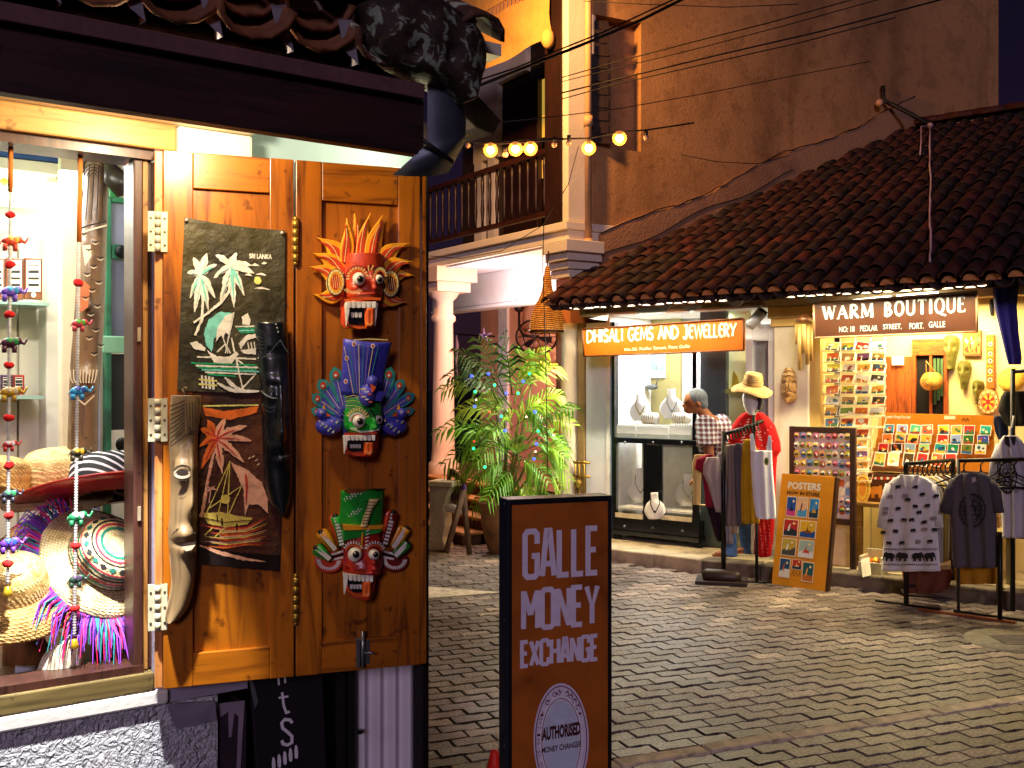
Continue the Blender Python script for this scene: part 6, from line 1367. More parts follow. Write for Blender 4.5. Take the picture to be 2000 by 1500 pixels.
CN_ = {'#e8d87a': 'pale yellow', '#c8862a': 'ochre', '#c0281e': 'red', '#d8d4c8': 'grey and white', '#e0702a': 'orange', '#b08a50': 'brown', '#8a5a8a': 'mauve', '#9a8a40': 'olive', '#c8c020': 'yellow-green', '#f0e8d4': 'cream', '#e8b84a': 'golden', '#4a4238': 'dark', '#5a8ab0': 'blue', '#7a9a3a': 'leaf green', '#b84a20': 'rust'}
cc = [['#e8d87a', '#c8862a', '#c0281e', '#d8d4c8'], ['#e0702a', '#b08a50', '#8a5a8a', '#9a8a40'], ['#c8c020', '#f0e8d4', '#e8b84a', '#4a4238'], ['#e8d87a', '#b84a20', '#f0e8d4', '#4a4238'], ['#e0702a', '#c8c020', '#f0e8d4', '#e8b84a'], ['#d8d4c8', '#b08a50', '#e8d87a', '#4a4238'], ['#e8b84a', '#7a9a3a', '#e0702a', '#d8d4c8'], ['#5a8ab0', '#b84a20', '#e0702a', None]] + [[None, None, c, None] for c in ('#b84a20', '#e8b84a', '#8a5a8a', '#c8862a', '#f0e8d4')]
def card(name, fr, px, py, y, wpx, hpx, col, label, grp, tilt=-18, seed=0, cat='postcard'):
    u = fr.u(px, y); x, z = fr.q(px, py, y); w, h = wpx*u/2, hpx*u/2; b = MB(); rr = random.Random(seed)
    b.T = Matrix.Translation((x, y, z)) @ Matrix.Rotation(R_(tilt), 4, 'X') @ Matrix.Rotation(R_(rr.uniform(-6, 6)), 4, 'Y') @ Matrix.Rotation(R_(rr.uniform(-9, 9)), 4, 'Z')
    b.use(flat('#efe8d6', .5)); b.box(-w, w, 0, .002, -h, h); b.use(flat(col, .4)); b.poly([(-w*.88, -h*.86), (w*.88, -h*.86), (w*.88, h*.86), (-w*.88, h*.86)], -.0004)
    pal = ['#f0e0b0', '#2a2018', '#e8e4da', '#d8521e', '#3a6a3a', '#2a5a8a', '#e8b030', '#8a3a1a']
    for k in range(3):
        c = rr.choice(pal); cx_, cz = rr.uniform(-.5, .5)*w, rr.uniform(-.5, .4)*h; s = rr.uniform(.2, .45)
        b.use(flat(c, .4)); n = rr.choice((3, 5, 9)); b.poly([(cx_ + s*w*math.cos(6.283*i/n + k)*rr.uniform(.7, 1.2), cz + s*h*math.sin(6.283*i/n + k)*rr.uniform(.7, 1.2)) for i in range(n)], -.0008 - k*.0003)
    b.use(flat(rr.choice(pal), .4)); b.poly([(-w*.88, -h*.86), (w*.88, -h*.86), (w*.88, -h*rr.uniform(.2, .6)), (-w*.88, -h*rr.uniform(.3, .6))], -.0006)
    b.T = None
    return solo(name, label, cat, fr, b, grp, fix=False)
for r, row in enumerate(cc):
    for c, col in enumerate(row):
        if col: card('postcard', R, cols[c] + (r % 3 - 1)*1.5 - r*.4, rows_[r], yr + .005, 27, 19, col, f"{CN_[col]} postcard in the wire rack, {ORD[r]} row down, {ORD[c]} from left", 'postcards in the wire rack', -25, r*7 + c)
# orange stand of postcards
ya = .18
T = thing('card_stand', 'long orange stand stepped with rows of small colourful cards', 'card stand', R, (R.x(1820, ya), ya, R.z(1820, 925, ya)))
orb = mat('#d9861c', .5, var=.12, bump=.05); b = mb(orb); b.prism(pxl(R, [(1722, 806), (1943, 812), (1943, 842), (1722, 838)], ya + .12), ya + .12, ya + .14); part(T, 'header', b)
for k, (p0, p1) in enumerate(((1716, 838), (1712, 857), (1706, 876), (1702, 897))):
    b = mb(orb); yy = ya + .10 - k*.06; b.prism(pxl(R, [(p0, p1 - 2), (1942, p1 + 4), (1940, p1 + 26), (p0 - 3, p1 + 20)], yy), yy, yy + .012); part(T, 'tier', b)
b = mb(mat('#6a3a14', .6)); b.prism(pxl(R, [(1698, 912), (1935, 922), (1935, 928), (1698, 920)], ya - .12), ya - .12, ya + .14); part(T, 'foot_board', b)
b = mb(flat('#f6ecd0')); xa, za = R.q(1727, 819, ya + .119); xb_, zb = R.q(1778, 811, ya + .119); print_text(b, 'Souvenirs Vintage Post card', xa, za, xb_, zb, ya + .119, bold=.03); part(T, 'header_print', b, fix=False)
b = mb(flat('#f2e6c4')); blob(b, R, flat('#f2e6c4'), [(1844, 812), (1866, 812), (1866, 819), (1844, 819)], ya + .119); stroke(b, R, flat('#6a2a10'), 1.5, [(1879, 822), (1882, 816), (1885, 822), (1889, 817), (1893, 822)], ya + .119)
part(T, 'header_tag', b, fix=False)
CN2 = {'#1d7fa8': 'sea blue', '#8f9fd0': 'lavender', '#4fae86': 'mint green', '#d0603a': 'brick red', '#e0c030': 'yellow', '#e0a040': 'amber', '#c82a20': 'red', '#1f9a94': 'teal', '#e0702a': 'orange', '#2a6a20': 'dark green', '#3a50c0': 'royal blue', '#181414': 'black', '#8aa4b4': 'grey blue', '#a8d080': 'light green', '#0e8a4a': 'emerald', '#7a7a20': 'olive', '#dfe4e0': 'pale grey', '#c8b040': 'mustard', '#e8c890': 'cream', '#4a3418': 'dark brown'}
cx8 = [[1736, 1762, 1788, 1811, 1843, 1868, 1893, 1925], [1733, 1758, 1783, 1808, 1841, 1867, 1891, 1920], [1725, 1751, 1777, 1805, 1836, 1861, 1888, 1915], [1718, 1745, 1774, 1801, 1830, 1857]]
cl8 = [['#1d7fa8', '#8f9fd0', '#4fae86', '#d0603a', '#e0c030', '#e0a040', '#c82a20', '#1f9a94'], ['#e0702a', '#e0a040', '#e0c030', '#c8b040', '#c82a20', '#8f9fd0', '#2a6a20', '#3a50c0'], ['#c82a20', '#181414', '#8aa4b4', '#a8d080', '#1f9a94', '#0e8a4a', '#7a7a20', '#dfe4e0'], ['#c8b040', '#e8c890', '#4a3418', '#c82a20', '#d0603a', '#c82a20']]
for r in range(4):
    for c, px in enumerate(cx8[r]):
        card('postcard', R, px, 838 + 18.5*r + (px - 1718)*.012 + (3 if r == 3 else 0), ya + .085 - r*.06, 21, 20 if r < 3 else 27, cl8[r][c], f"{CN2[cl8[r][c]]} card on the orange stand, {ORD[r]} tier down, {ORD[c]} from left", 'cards on the orange stand', -14, 300 + r*9 + c)
# table with plates and painted box
T = thing('goods_table', 'wooden table under the card stand carrying painted plates', 'table', R, (R.x(1760, 0), 0, .108))
tw_ = wood('#a87a3c', '#6e4c20', (1.2, 12, 12), .55, .1); b = mb(tw_); b.box(R.x(1664), R.x(1945), -.04, .46, .60, .635); part(T, 'table_top', b, bevel=.004)
for px in (1672, 1800, 1938):
    b = mb(tw_); b.box(R.x(px), R.x(px) + .05, -.02, .03, .108, .5995); part(T, 'leg', b)
b = mb(mat('#f0d890', .8, var=.15)); b.box(R.x(1690), R.x(1940), .40, .42, .12, .5995); part(T, 'back_cloth', b)
T = thing('sun_plate', 'oval yellow sunburst plate leaning beside the painted box', 'plate', R, (R.x(1684, .05), .05, .636))
b = MB(); plate(b, R, mat('#e8b83a', .4, var=.1), arc(1684, 955, 15, 30, 0, 360, 24)[:-1], .0, .02); part(T, 'dish', b, bevel=.004)
b = MB(); stroke(b, R, flat('#c8701a'), 2, arc(1684, 955, 11, 23, 0, 360, 24), -.001); disc(b, R, flat('#d8821c'), 1684, 955, 7, -.0015, 14)
for k in range(18): a = k*20; stroke(b, R, flat('#f6e2a0'), 1.5, [(1684 + 11.5*math.cos(R_(a)), 955 - 24*math.sin(R_(a))), (1684 + 14*math.cos(R_(a)), 955 - 28*math.sin(R_(a)))], -.003)
part(T, 'painted_rim', b, fix=False)
T = thing('painted_box', 'dark box painted with orange elephants on the table', 'box', R, (R.x(1725, .08), .08, .636))
b = mb(mat('#5a3016', .5)); x0, x1 = R.x(1695, .06), R.x(1775, .06); b.box(x0, x1, .06, .25, .637, R.z(1735, 926, .06)); part(T, 'case', b, bevel=.004)
def ele_pts(cx, cy, s, fl=1):
    P = [(-.5, .1), (-.45, -.22), (-.2, -.34), (.12, -.32), (.22, -.4), (.4, -.36), (.5, -.18), (.55, .12), (.6, .34), (.52, .36), (.45, .1), (.36, .02), (.32, .14), (.32, .42), (.14, .42), (.12, .18), (-.12, .18), (-.14, .42), (-.34, .42), (-.36, .16), (-.46, .12), (-.52, .3)]
    return [(cx + fl*x*s, cy + z*s) for x, z in P]
b = MB(); 
for k, px in enumerate((1712, 1738, 1763)): blob(b, R, flat('#e08a2a'), ele_pts(px, 960, 30, 1), .0588)
for k in range(13): disc(b, R, flat('#c83018' if k % 2 else '#f0e0c0'), 1698 + k*6, 934, 3, .0582, n=8)
part(T, 'painted_elephant', b, fix=False)
# framed board of fridge magnets
ym = -.2
T = thing('magnet_board', 'brown framed white board covered with small magnets', 'display board', R, (R.x(1607, ym), ym, .109))
fw = wood('#3a2114', '#20100a', (10, 10, 1.5), .5, .1); zt, zb = R.z(1606, 834, ym), R.z(1606, 1022, ym); x0, x1 = R.x(1542, ym), R.x(1671, ym)
b = mb(fw); b.box(x0, x0 + .045, ym - .01, ym + .03, zb, zt).box(x1 - .045, x1, ym - .01, ym + .03, .109, zt).box(x0 + .0455, x1 - .0455, ym - .008, ym + .03, zt - .05, zt - .001).box(x0 + .0455, x1 - .0455, ym - .008, ym + .03, zb, zb + .05); part(T, 'frame', b, bevel=.004)
b = mb(mat('#f0ece0', .5, var=.05)); b.box(x0 + .046, x1 - .046, ym + .004, ym + .02, zb + .051, zt - .051); part(T, 'white_board', b)
b = mb(fw); b.box(x0 + .002, x0 + .04, ym + .05, ym + .09, .109, zt - .2); part(T, 'rear_leg', b)
b = mb(mat('#f0d8a0', .8)); b.box(x0 + .06, x1 - .06, ym + .1, ym + .12, .115, zb); part(T, 'lower_cloth', b)
rr = random.Random(11); mpal = [('#d8b070', 'sandy'), ('#c87a9a', 'pinkish'), ('#9ab04a', 'green'), ('#e8c040', 'yellow'), ('#b85a3a', 'brick'), ('#6a8ac0', 'blue'), ('#e8dcc8', 'cream'), ('#8a6a4a', 'brown')]
for r in range(9):
    for c in range(9):
        px = 1556 + c*12.6 + rr.uniform(-1.2, 1.2); py = 850 + r*18 + rr.uniform(-1, 1) + c*.4; col, nm = mpal[(r*5 + c*3 + rr.randint(0, 2)) % 8] if r < 5 else rr.choice(mpal[4:7])
        x, z = R.q(px, py, ym); b = mb(gw(col)); s = rr.uniform(.026, .032)
        if r in (5, 6): b.box(x - s*.7, x + s*.7, ym - .004, ym + .0035, z - s, z + s)
        else:
            n = 10; b.T = Matrix.Translation((x, ym, z)); b.prism([(s*math.cos(6.283*k/n)*(.85 if r % 3 == 2 else 1), s*math.sin(6.283*k/n)*(1.25 if r % 3 == 2 else 1)) for k in range(n)], -.009, .0035); b.T = None
            b.use(gw(rr.choice(mpal)[0])); b.T = Matrix.Translation((x, ym, z)); b.ell((s*.1, -.009, s*.1), (s*.6, .004, s*.55), 8, 5); b.use(flat('#3a2a20')); b.ell((-s*.2, -.0125, -s*.2), (s*.45, .002, s*.3), 6, 4); b.use(flat(rr.choice(['#f0ece0', '#2a4a2a', '#c83a2a', '#2a3a6a']))); b.ell((s*.3, -.013, -s*.15), (s*.25, .002, s*.4), 6, 4); b.T = None
        solo('fridge_magnet', f"{nm} souvenir magnet on the white board, {ORD[r]} row down, {ORD[c]} from left", 'magnet', R, b, 'magnets on the framed board')
# poster board leaning on the pavement
PB = frame_at(1507, 8.2, -43); w_, h_ = .455, .89
T = thing('poster_board', 'yellow board of travel posters leaning at the kerb', 'poster board', PB, (0, 0, 0)); T.rotation_euler = (R_(-11), 0, R_(PB.deg))
yb2 = mat('#e0941a', .5, var=.12, scale=4, bump=.08); b = mb(yb2); b.box(0, w_, 0, .012, .0, h_); part(T, 'board', b, bevel=.002)
b = mb(wood('#4a2c14', '#2a160a', (10, 10, 2))); b.box(w_ + .0005, w_ + .022, -.002, .045, 0, h_ - .005).box(.0, w_, .0125, .03, -.004, .02); part(T, 'edge_frame', b, bevel=.002)
b = mb(flat('#f4ecd8')); print_text(b, 'POSTERS', w_*.14, h_*.865, w_*.76, h_*.93, -.001, bold=.035); part(T, 'title_print', b, fix=False)
b = mb(flat('#3a1c0a')); print_text(b, 'NOW IN STORE', w_*.13, h_*.815, w_*.75, h_*.848, -.001, bold=.035); part(T, 'subtitle_print', b, fix=False)
posters = [(.147, .335, .2, .385, '#1c4fa0', '#c83a8a', '#0c1c50', 'blue night'), (.356, .55, .2, .385, '#e8b890', '#4a9ad0', '#5a2a20', 'sunset sea'), (.58, .76, .2, .385, '#2a8ad0', '#1c3a4a', '#c8a050', 'blue coast'), (.125, .41, .405, .56, '#b8241a', '#1c2a3a', '#f0e8d8', 'red lighthouse'), (.435, .745, .405, .56, '#e0b020', '#1c4a9a', '#7a4a1a', 'yellow harbour'), (.125, .405, .575, .735, '#c8a83a', '#4a4a40', '#e8e0c8', 'misty bridge'), (.445, .735, .575, .735, '#a8c0b0', '#e8e8e0', '#c8442a', 'pale aeroplane'), (.12, .325, .755, .93, '#1c4a70', '#e8e0d0', '#c86a20', 'blue palm'), (.355, .54, .755, .845, '#c8381c', '#20304a', '#e8c080', 'small red'), (.555, .765, .765, .94, '#1c5a5a', '#c8702a', '#e8b050', 'teal tiger')]
for k, (u0, u1, v0, v1, c1, c2, c3, nm) in enumerate(posters):
    b = mb(flat('#f0e2c0')); X0, X1, Z1, Z0 = u0*w_, u1*w_, h_*(1 - v0), h_*(1 - v1); b.box(X0, X1, -.002, -.0005, Z0, Z1); dx, dz = X1 - X0, Z1 - Z0
    F2 = lambda pts: [(X0 + x*dx, Z0 + z*dz) for x, z in pts]
    b.use(flat(c1)).poly(F2([(.05, .05), (.95, .05), (.95, .95), (.05, .95)]), -.0022)
    b.use(flat(c2)).poly(F2([(.05, .05), (.95, .05), (.95, .34 + .1*(k % 3)), (.6, .28 + .06*(k % 4)), (.3, .4), (.05, .3)]), -.0026)
    b.use(flat(c3)).poly(F2([(.3, .3), (.42, .32), (.5, .55 + .07*(k % 4)), (.46, .72), (.36, .6)] if k % 2 else [(.25, .28), (.75, .28), (.68, .42), (.52, .46), (.5, .7), (.42, .44)]), -.003)
    b.use(flat('#f4e0a0')).poly(F2([(.7 + .1*math.cos(6.283*i/10), .76 + .07*math.sin(6.283*i/10)) for i in range(10)]), -.0032)
    part(T, 'poster_print', b, label=nm + ' travel poster', fix=False)
b = mb(flat('#3a1c0a')); b.ribbon([(w_*(.35 + .02*i), h_*(.115 + .018*((i*7) % 3 - 1))) for i in range(10)], .004, -.001); part(T, 'signature_print', b, fix=False)
# ================================================================ clothes rack by the jewellery shop
K1 = frame_at(1413, 8.26, -14)
dkm = mat('#17130f', .45, .4, var=.3, scale=20)
def k1(px, py, y=0): q_ = K1.q(px, py, y); return (q_[0], y, q_[1])
T = thing('clothes_rack', 'dark iron clothes stand with a slanting rail and a log weight by the kerb', 'clothes rack', K1, (0, 0, 0))
b = mb(dkm); b.tube([(0, 0, .06), k1(1413, 842)], .017, 8); b.tube([(K1.x(1413), .0, .06), (K1.x(1413), 0, .4)], .02, 8); part(T, 'post', b)
b = mb(dkm); b.tube([k1(1478, 1136, .0), k1(1478, 1000, .0)], .013, 8); b.tube([k1(1472, 1000, .08), k1(1472, 760, .08)], .014, 8); part(T, 'post', b)
b = mb(dkm); b.tube([k1(1413, 848, .0), k1(1450, 838, .05), k1(1490, 822, .10)], .016, 8); 
for k in range(11): p = k1(1418 + k*6.2, 848 - k*2.3, .01 + k*.008); b.tube([(p[0], p[1] - .02, p[2] - .0), (p[0] + .004, p[1] - .02, p[2] - .05), (p[0] + .02, p[1] - .02, p[2] - .06)], .007, 5)
part(T, 'slanting_rail', b)
b = mb(wood('#2c1a10', '#170d08', (1.5, 10, 10), .6, 0)); b.box(K1.x(1360), K1.x(1460), -.16, .14, .0, .03); part(T, 'base_board', b, bevel=.004)
b = mb(wood('#3a2216', '#1c100a', (1.2, 8, 8), .5, .1, bump=.5)); b.tube([k1(1372, 1125, -.06), k1(1380, 1123, -.06), k1(1436, 1127, -.06), k1(1448, 1128, -.06)], [.035, .055, .055, .04], 14); part(T, 'log_weight', b)
b = mb(dkm); b.tube([k1(1440, 1136, .05), k1(1508, 1138, .05)], .014, 6); part(T, 'foot_bar', b)
def sleeve(T, fr, m, pts, r, y, fl=.45):
    b = mb(m); b.tube([(fr.q(px, py, y)[0], y, fr.q(px, py, y)[1]) for px, py in pts], [x*fr.u(pts[0][0], y) for x in r], 12, cap=False, flat_=fl)
    o = part(T, 'sleeve', b); md = o.modifiers.new('thick', 'SOLIDIFY'); md.thickness = .003
def cloth(name, label, cat, fr, rows, y, col, grp=None, depth=.03, fold=.012, foldn=7, seed=1, extra=None, m=None, nz=30, nx=20, smooth=False):
    """a hung garment: front with folds, hollow-looking back, both sides"""
    py1 = rows[-1][0]; mid = (rows[-1][1] + rows[-1][2])/2
    T = thing(name, label, cat, fr, (fr.x(mid, y), y, fr.z(mid, py1, y)), grp)
    b = mb(m or mat(col, .85, var=.12, scale=5, bump=.35, bscale=14, bd=.02, spec=.15)); relief(b, fr, rows, y, depth, [], nx, nz, fold, foldn, back=.02, power=.6, smooth_rows=smooth, seed=seed); part(T, 'fabric', b)
    if extra: extra(T)
    return T
GR1 = 'garments on the slanting rail'
def hang1(T, px, py, y):
    pass
def tank_extra(T):
    m = mat('#e4e6ee', .85, var=.06, bump=.3, bscale=14, bd=.02, spec=.15)
    b = MB()
    for P in ([(1465, 848), (1471, 847), (1478, 884), (1466, 886)], [(1501, 850), (1506, 852), (1508, 888), (1495, 886)]): plate(b, K1, m, P, -.085, -.078)
    part(T, 'shoulder_strap', b, bevel=.002)
    b = MB(); disc(b, K1, flat('#b8983a'), 1497, 901, 4.5, -.125, 8, 14); disc(b, K1, flat('#2a6a3a'), 1497, 901, 3, -.1262, 5, 10); part(T, 'round_badge', b, fix=False)
cloth('tank_top', 'white sleeveless tank top at the front of the slanting rail', 'tank top', K1, [(880, 1466, 1508), (900, 1466, 1508), (950, 1469, 1512), (985, 1472, 1515), (1008, 1476, 1516), (1013, 1480, 1514)], -.08, '#e4e6ee', GR1, .03, .016, 7, 1, tank_extra)
cloth('singlet', 'mustard yellow singlet beside the white tank top', 'singlet', K1, [(858, 1453, 1470), (880, 1449, 1480), (950, 1447, 1482), (1022, 1448, 1484)], -.04, '#b8901c', GR1, .03, .018, 8, 2)
cloth('singlet', 'slate grey singlet behind the mustard one', 'singlet', K1, [(866, 1436, 1454), (890, 1432, 1462), (960, 1436, 1462), (1027, 1440, 1462)], .0, '#55525c', GR1, .03, .01, 6, 3)
cloth('singlet', 'taupe singlet in the middle of the slanting rail', 'singlet', K1, [(868, 1424, 1440), (890, 1420, 1446), (960, 1420, 1448), (1022, 1417, 1448), (1026, 1419, 1446)], .03, '#8a7a74', GR1, .03, .018, 9, 4)
cloth('singlet', 'beige singlet hanging lowest beside the taupe one', 'singlet', K1, [(870, 1416, 1430), (900, 1414, 1440), (1000, 1422, 1442), (1042, 1424, 1442)], .05, '#a8987c', GR1, .03, .01, 7, 14)
cloth('long_top', 'long pale grey top next to the iron post', 'top', K1, [(884, 1402, 1420), (900, 1400, 1428), (980, 1405, 1430), (1062, 1410, 1432)], .06, '#a8a2a0', GR1, .03, .02, 9, 5)
cloth('short_sleeve_shirt', 'pinkish grey sleeve of a shirt left of the iron post', 'shirt', K1, [(893, 1380, 1404), (905, 1374, 1406), (925, 1373, 1408), (945, 1382, 1408), (1000, 1398, 1409)], -.01, '#b0a09c', GR1, .03, .01, 5, 6)
cloth('tee_shirt', 'crimson T-shirt left of the iron post', 'T-shirt', K1, [(888, 1378, 1394), (897, 1360, 1394), (915, 1357, 1392), (925, 1372, 1392), (990, 1378, 1400)], .03, '#8a1c34', GR1, .03, .01, 5, 7)
cloth('long_top', 'dark plum top hanging low behind the crimson one', 'top', K1, [(900, 1372, 1396), (930, 1376, 1400), (990, 1380, 1408), (1052, 1398, 1412), (1058, 1402, 1411)], .06, '#2c1822', GR1, .03, .012, 5, 8)
cloth('tunic', 'cream tunic edge at the left end of the rail', 'tunic', K1, [(888, 1356, 1384), (905, 1352, 1370), (985, 1354, 1368), (987, 1354, 1392), (977, 1362, 1394)][:3] + [(986, 1355, 1394)], .09, '#d8bc7c', GR1, .02, .006, 4, 9)
# red kaftan behind the rack
def kaf(T):
    b = MB(); m = flat('#f2d8d0'); y = .19
    for k in range(9):
        for s in (-1, 1): stroke(b, K1, m, 1.6, [(1468 + s*(3 + k*1.4), 818 + k*5), (1468 + s*(8 + k*1.6), 820 + k*5)], y)
    for k in range(60): p = (1446 + (k*29) % 66, 828 + (k*17) % 60); disc(b, K1, flat('#5a0c0c') if k % 3 else m, *p, 1.1, y, n=6)
    for k in range(40): p = (1482 + (k*11) % 26, 1010 + (k*19) % 70); disc(b, K1, flat('#f06a50'), *p, 1.6, y, n=6)
    part(T, 'printed_pattern', b, fix=False)
cloth('kaftan', 'long red kaftan with white yoke pattern hanging behind the rack', 'kaftan', K1, [(806, 1452, 1490), (816, 1440, 1502), (832, 1430, 1514), (862, 1422, 1524), (880, 1436, 1526), (892, 1456, 1518), (920, 1470, 1516), (1000, 1474, 1514), (1060, 1474, 1510), (1086, 1474, 1506)], .26, '#c01a1c', None, .06, .012, 9, 12, kaf, nz=50)
T = thing('hat_mannequin', 'pale display head on the rack pole under the straw hat', 'display head', K1, (K1.x(1468, .1), .1, K1.z(1468, 806, .1)))
b = mb(mat('#e6e2de', .4, var=.2, scale=14)); relief(b, K1, [(768, 1452, 1484), (780, 1450, 1487), (794, 1453, 1485), (806, 1460, 1478), (810, 1462, 1476)], .12, .07, [], 14, 20, back=.07); part(T, 'head', b)
b = mb(mat('#2a2624', .6)); relief(b, K1, [(770, 1476, 1488), (785, 1480, 1489), (800, 1478, 1486)], .08, .03, [], 6, 10, back=.04); part(T, 'dark_hair', b)
def hat(name, label, fr, px, py, y, cr, ch, br, drop, rot, m, mb_=None, wav=0.0, grp=None, parts=None, dome=.8, n=36, flare=0.0):
    u = fr.u(px, y); x, z = fr.q(px, py, y); M = Matrix.Translation((x, y, z)) @ Matrix.Rotation(R_(rot[0]), 4, 'X') @ Matrix.Rotation(R_(rot[1]), 4, 'Y') @ Matrix.Rotation(R_(rot[2]), 4, 'Z')
    T = thing(name, label, 'hat', fr, (x, y, z), grp); cr, ch, br, drop = cr*u, ch*u, br*u, drop*u
    wob = (lambda r, h, an: (r, h + wav*u*math.sin(an*3 + 1)*(r/br)**3 + flare*u*math.cos(2*an)*(r/br)**2))
    b = mb(m); b.T = M; b.lathe([(.0005, ch), (cr*.45, ch*1.0), (cr*.74, ch*.95), (cr*.92, ch*.78), (cr*1.0, ch*.35), (cr*1.03, 0)], (0, 0, 0), n); b.T = None; part(T, 'crown', b)
    b = mb(mb_ or m); b.T = M; b.lathe([(cr*1.02, .0), (cr*1.03 + (br - cr)*.3, -drop*.2), (cr + (br - cr)*.7, -drop*.62), (br, -drop), (br*.995, -drop - .006), (cr + (br - cr)*.6, -drop*.5 - .006), (cr*1.0, -.006)], (0, 0, 0), n, wob=wob); b.T = None; o = part(T, 'brim', b)
    if parts: parts(T, M, cr, ch, br, drop)
    return T
stw = straw('#d8b878', '#a5803c', 40)
def band(col, h0=.0, h1=.3):
    def f(T, M, cr, ch, br, drop):
        b = mb(col); b.T = M; b.lathe([(cr*1.045, ch*h0 + .001), (cr*1.04, ch*h1), (cr*1.0, ch*h1), ], (0, 0, 0), 30); b.T = None; part(T, 'hat_band', b)
    return f
hat('straw_hat', 'floppy straw hat on top of the rack pole', K1, 1470, 752, .1, 19, 25, 40, 12, (12, 8, 0), stw, None, 3.5, None, band(straw('#c09a58', '#8a6a30', 40)))

# ================================================================ man looking into the jewellery case
MN = frame_at(1435, 8.95, 0)
T = thing('person', 'stooping man in a checked shirt and jeans looking into the jewellery case', 'person', MN, (0, 0, .11))
def mp(px, py, y=0): return (MN.x(px, y), y, MN.z(px, py, y))
skin = mat('#8a5432', .5, var=.15, scale=12, bump=.1); bs0 = BASE[T.name]
hip = mp(1428, 925); chest = mp(1402, 858, .0); neck = mp(1381, 815, -.01); headc = mp(1357, 785, -.02)
hl, hr = mp(1419, 935, -.08), mp(1440, 932, .09); kl, kr = mp(1420, 1008, -.09), mp(1454, 1006, .10); al, ar = mp(1424, 1076, -.06), mp(1462, 1078, .10)
sl_, sr = mp(1377, 830, -.17), mp(1408, 828, .17); el_, er = mp(1386, 893, -.22), mp(1424, 880, .22); wl_, wr = mp(1366, 925, -.26), mp(1404, 912, .16)
b = mb(skin)
b.tube([hip, ((hip[0] + chest[0])/2, 0, (hip[2] + chest[2])/2), chest, ((chest[0]*.5 + neck[0]*.5), 0, (chest[2]*.45 + neck[2]*.55)), neck], [.13, .125, .15, .12, .055], 16)
b.tube([neck, ((neck[0] + headc[0])/2, -.015, (neck[2] + headc[2])/2), headc], [.055, .052, .05], 12)
HM = Matrix.Rotation(R_(-28), 4, 'Y')
b.ell(headc, (.092, .074, .105), 18, 14, HM)
b.ell((headc[0] - .045, headc[1], headc[2] - .055), (.055, .05, .05), 12, 10, HM)            # jaw
b.ell((headc[0] - .098, headc[1], headc[2] - .03), (.022, .013, .018), 8, 6, HM)              # nose
b.ell((headc[0] - .078, headc[1], headc[2] - .075), (.018, .022, .010), 8, 6, HM)             # lips
b.ell((headc[0] - .08, headc[1], headc[2] + .012), (.018, .05, .012), 8, 6, HM)               # brow
b.ell((headc[0] + .02, headc[1] - .075, headc[2] - .015), (.018, .012, .03), 8, 6, HM)        # ear
for s, e, w in ((sl_, el_, wl_), (sr, er, wr)): b.tube([chest, s, e, w], [.09, .058, .044, .030], 10)
for h_, k, a in ((hl, kl, al), (hr, kr, ar)): b.tube([hip, h_, k, a, (a[0], a[1], .15)], [.1, .09, .062, .042, .04], 12)
for w, dx, dz in ((wl_, -.055, -.05), (wr, -.06, -.03)):
    b.ell((w[0] + dx*.4, w[1], w[2] + dz*.4), (.036, .022, .034), 10, 8)
    for f in range(4): b.tube([(w[0] + dx*.6, w[1] - .024 + f*.016, w[2] + dz*.7), (w[0] + dx*1.3, w[1] - .026 + f*.018, w[2] + dz*1.4), (w[0] + dx*1.55 + (f % 2)*.006, w[1] - .026 + f*.018, w[2] + dz*2.0)], [.0095, .009, .0075], 6)
    b.tube([(w[0] + dx*.2, w[1] - .02, w[2] + dz*.3), (w[0] + dx*.5, w[1] - .045, w[2] + dz*.9), (w[0] + dx*.9, w[1] - .05, w[2] + dz*1.3)], [.011, .010, .008], 6)
for a in (al, ar): b.tube([(a[0] + .03, a[1], .145), (a[0] - .04, a[1] - .01, .14), (a[0] - .13, a[1] - .03, .128)], [.038, .036, .022], 10, flat_=.8)
me = remesh(b, 'body', bs0, .0085, 4); partm(T, 'body', me)
b = mb(plaid('#20263c', '#c4cad8', '#6a2a38', 24))
b.tube([(hip[0] - .005, 0, hip[2] - .05), (hip[0], 0, hip[2] + .04), ((hip[0] + chest[0])/2 - .01, 0, (hip[2] + chest[2])/2), chest, (chest[0]*.5 + neck[0]*.5, 0, chest[2]*.45 + neck[2]*.55), ((chest[0]*.25 + neck[0]*.75), 0, chest[2]*.25 + neck[2]*.75)], [.158, .158, .165, .195, .165, .085], 18)
for s, e in ((sl_, el_), (sr, er)): b.tube([chest, s, tuple(s[i]*.35 + e[i]*.65 for i in range(3))], [.14, .098, .08], 12)
me = remesh(b, 'shirt', bs0, .011, 3); partm(T, 'shirt', me, label='black and white checked short-sleeved shirt')
b = mb(mat('#c4c8d4', .85)); nk = ((chest[0]*.2 + neck[0]*.8), 0, chest[2]*.2 + neck[2]*.8); b.tube([nk, (nk[0] - .012, 0, nk[2] + .022)], [.078, .068], 14); part(T, 'collar', b)
b = mb(mat('#3f5f9a', .85, var=.35, scale=9, bump=.5, bscale=20, bd=.02, dirt='#1c2c54')); 
b.tube([(hip[0], 0, hip[2] + .02), (hip[0], 0, hip[2] - .06)], [.145, .15], 16)
for h_, k, a in ((hl, kl, al), (hr, kr, ar)): b.tube([(hip[0], h_[1]*.4, hip[2] - .02), h_, k, (a[0], a[1], a[2] + .04), (a[0] - .005, a[1], a[2] - .04)], [.12, .108, .08, .068, .078], 14)
me = remesh(b, 'jeans', bs0, .010, 2); partm(T, 'jeans', me)
b = mb(mat('#5c6470', .8, var=.4, scale=60, bump=.8, bscale=120)); HB = Matrix.Rotation(R_(-28), 4, 'Y')
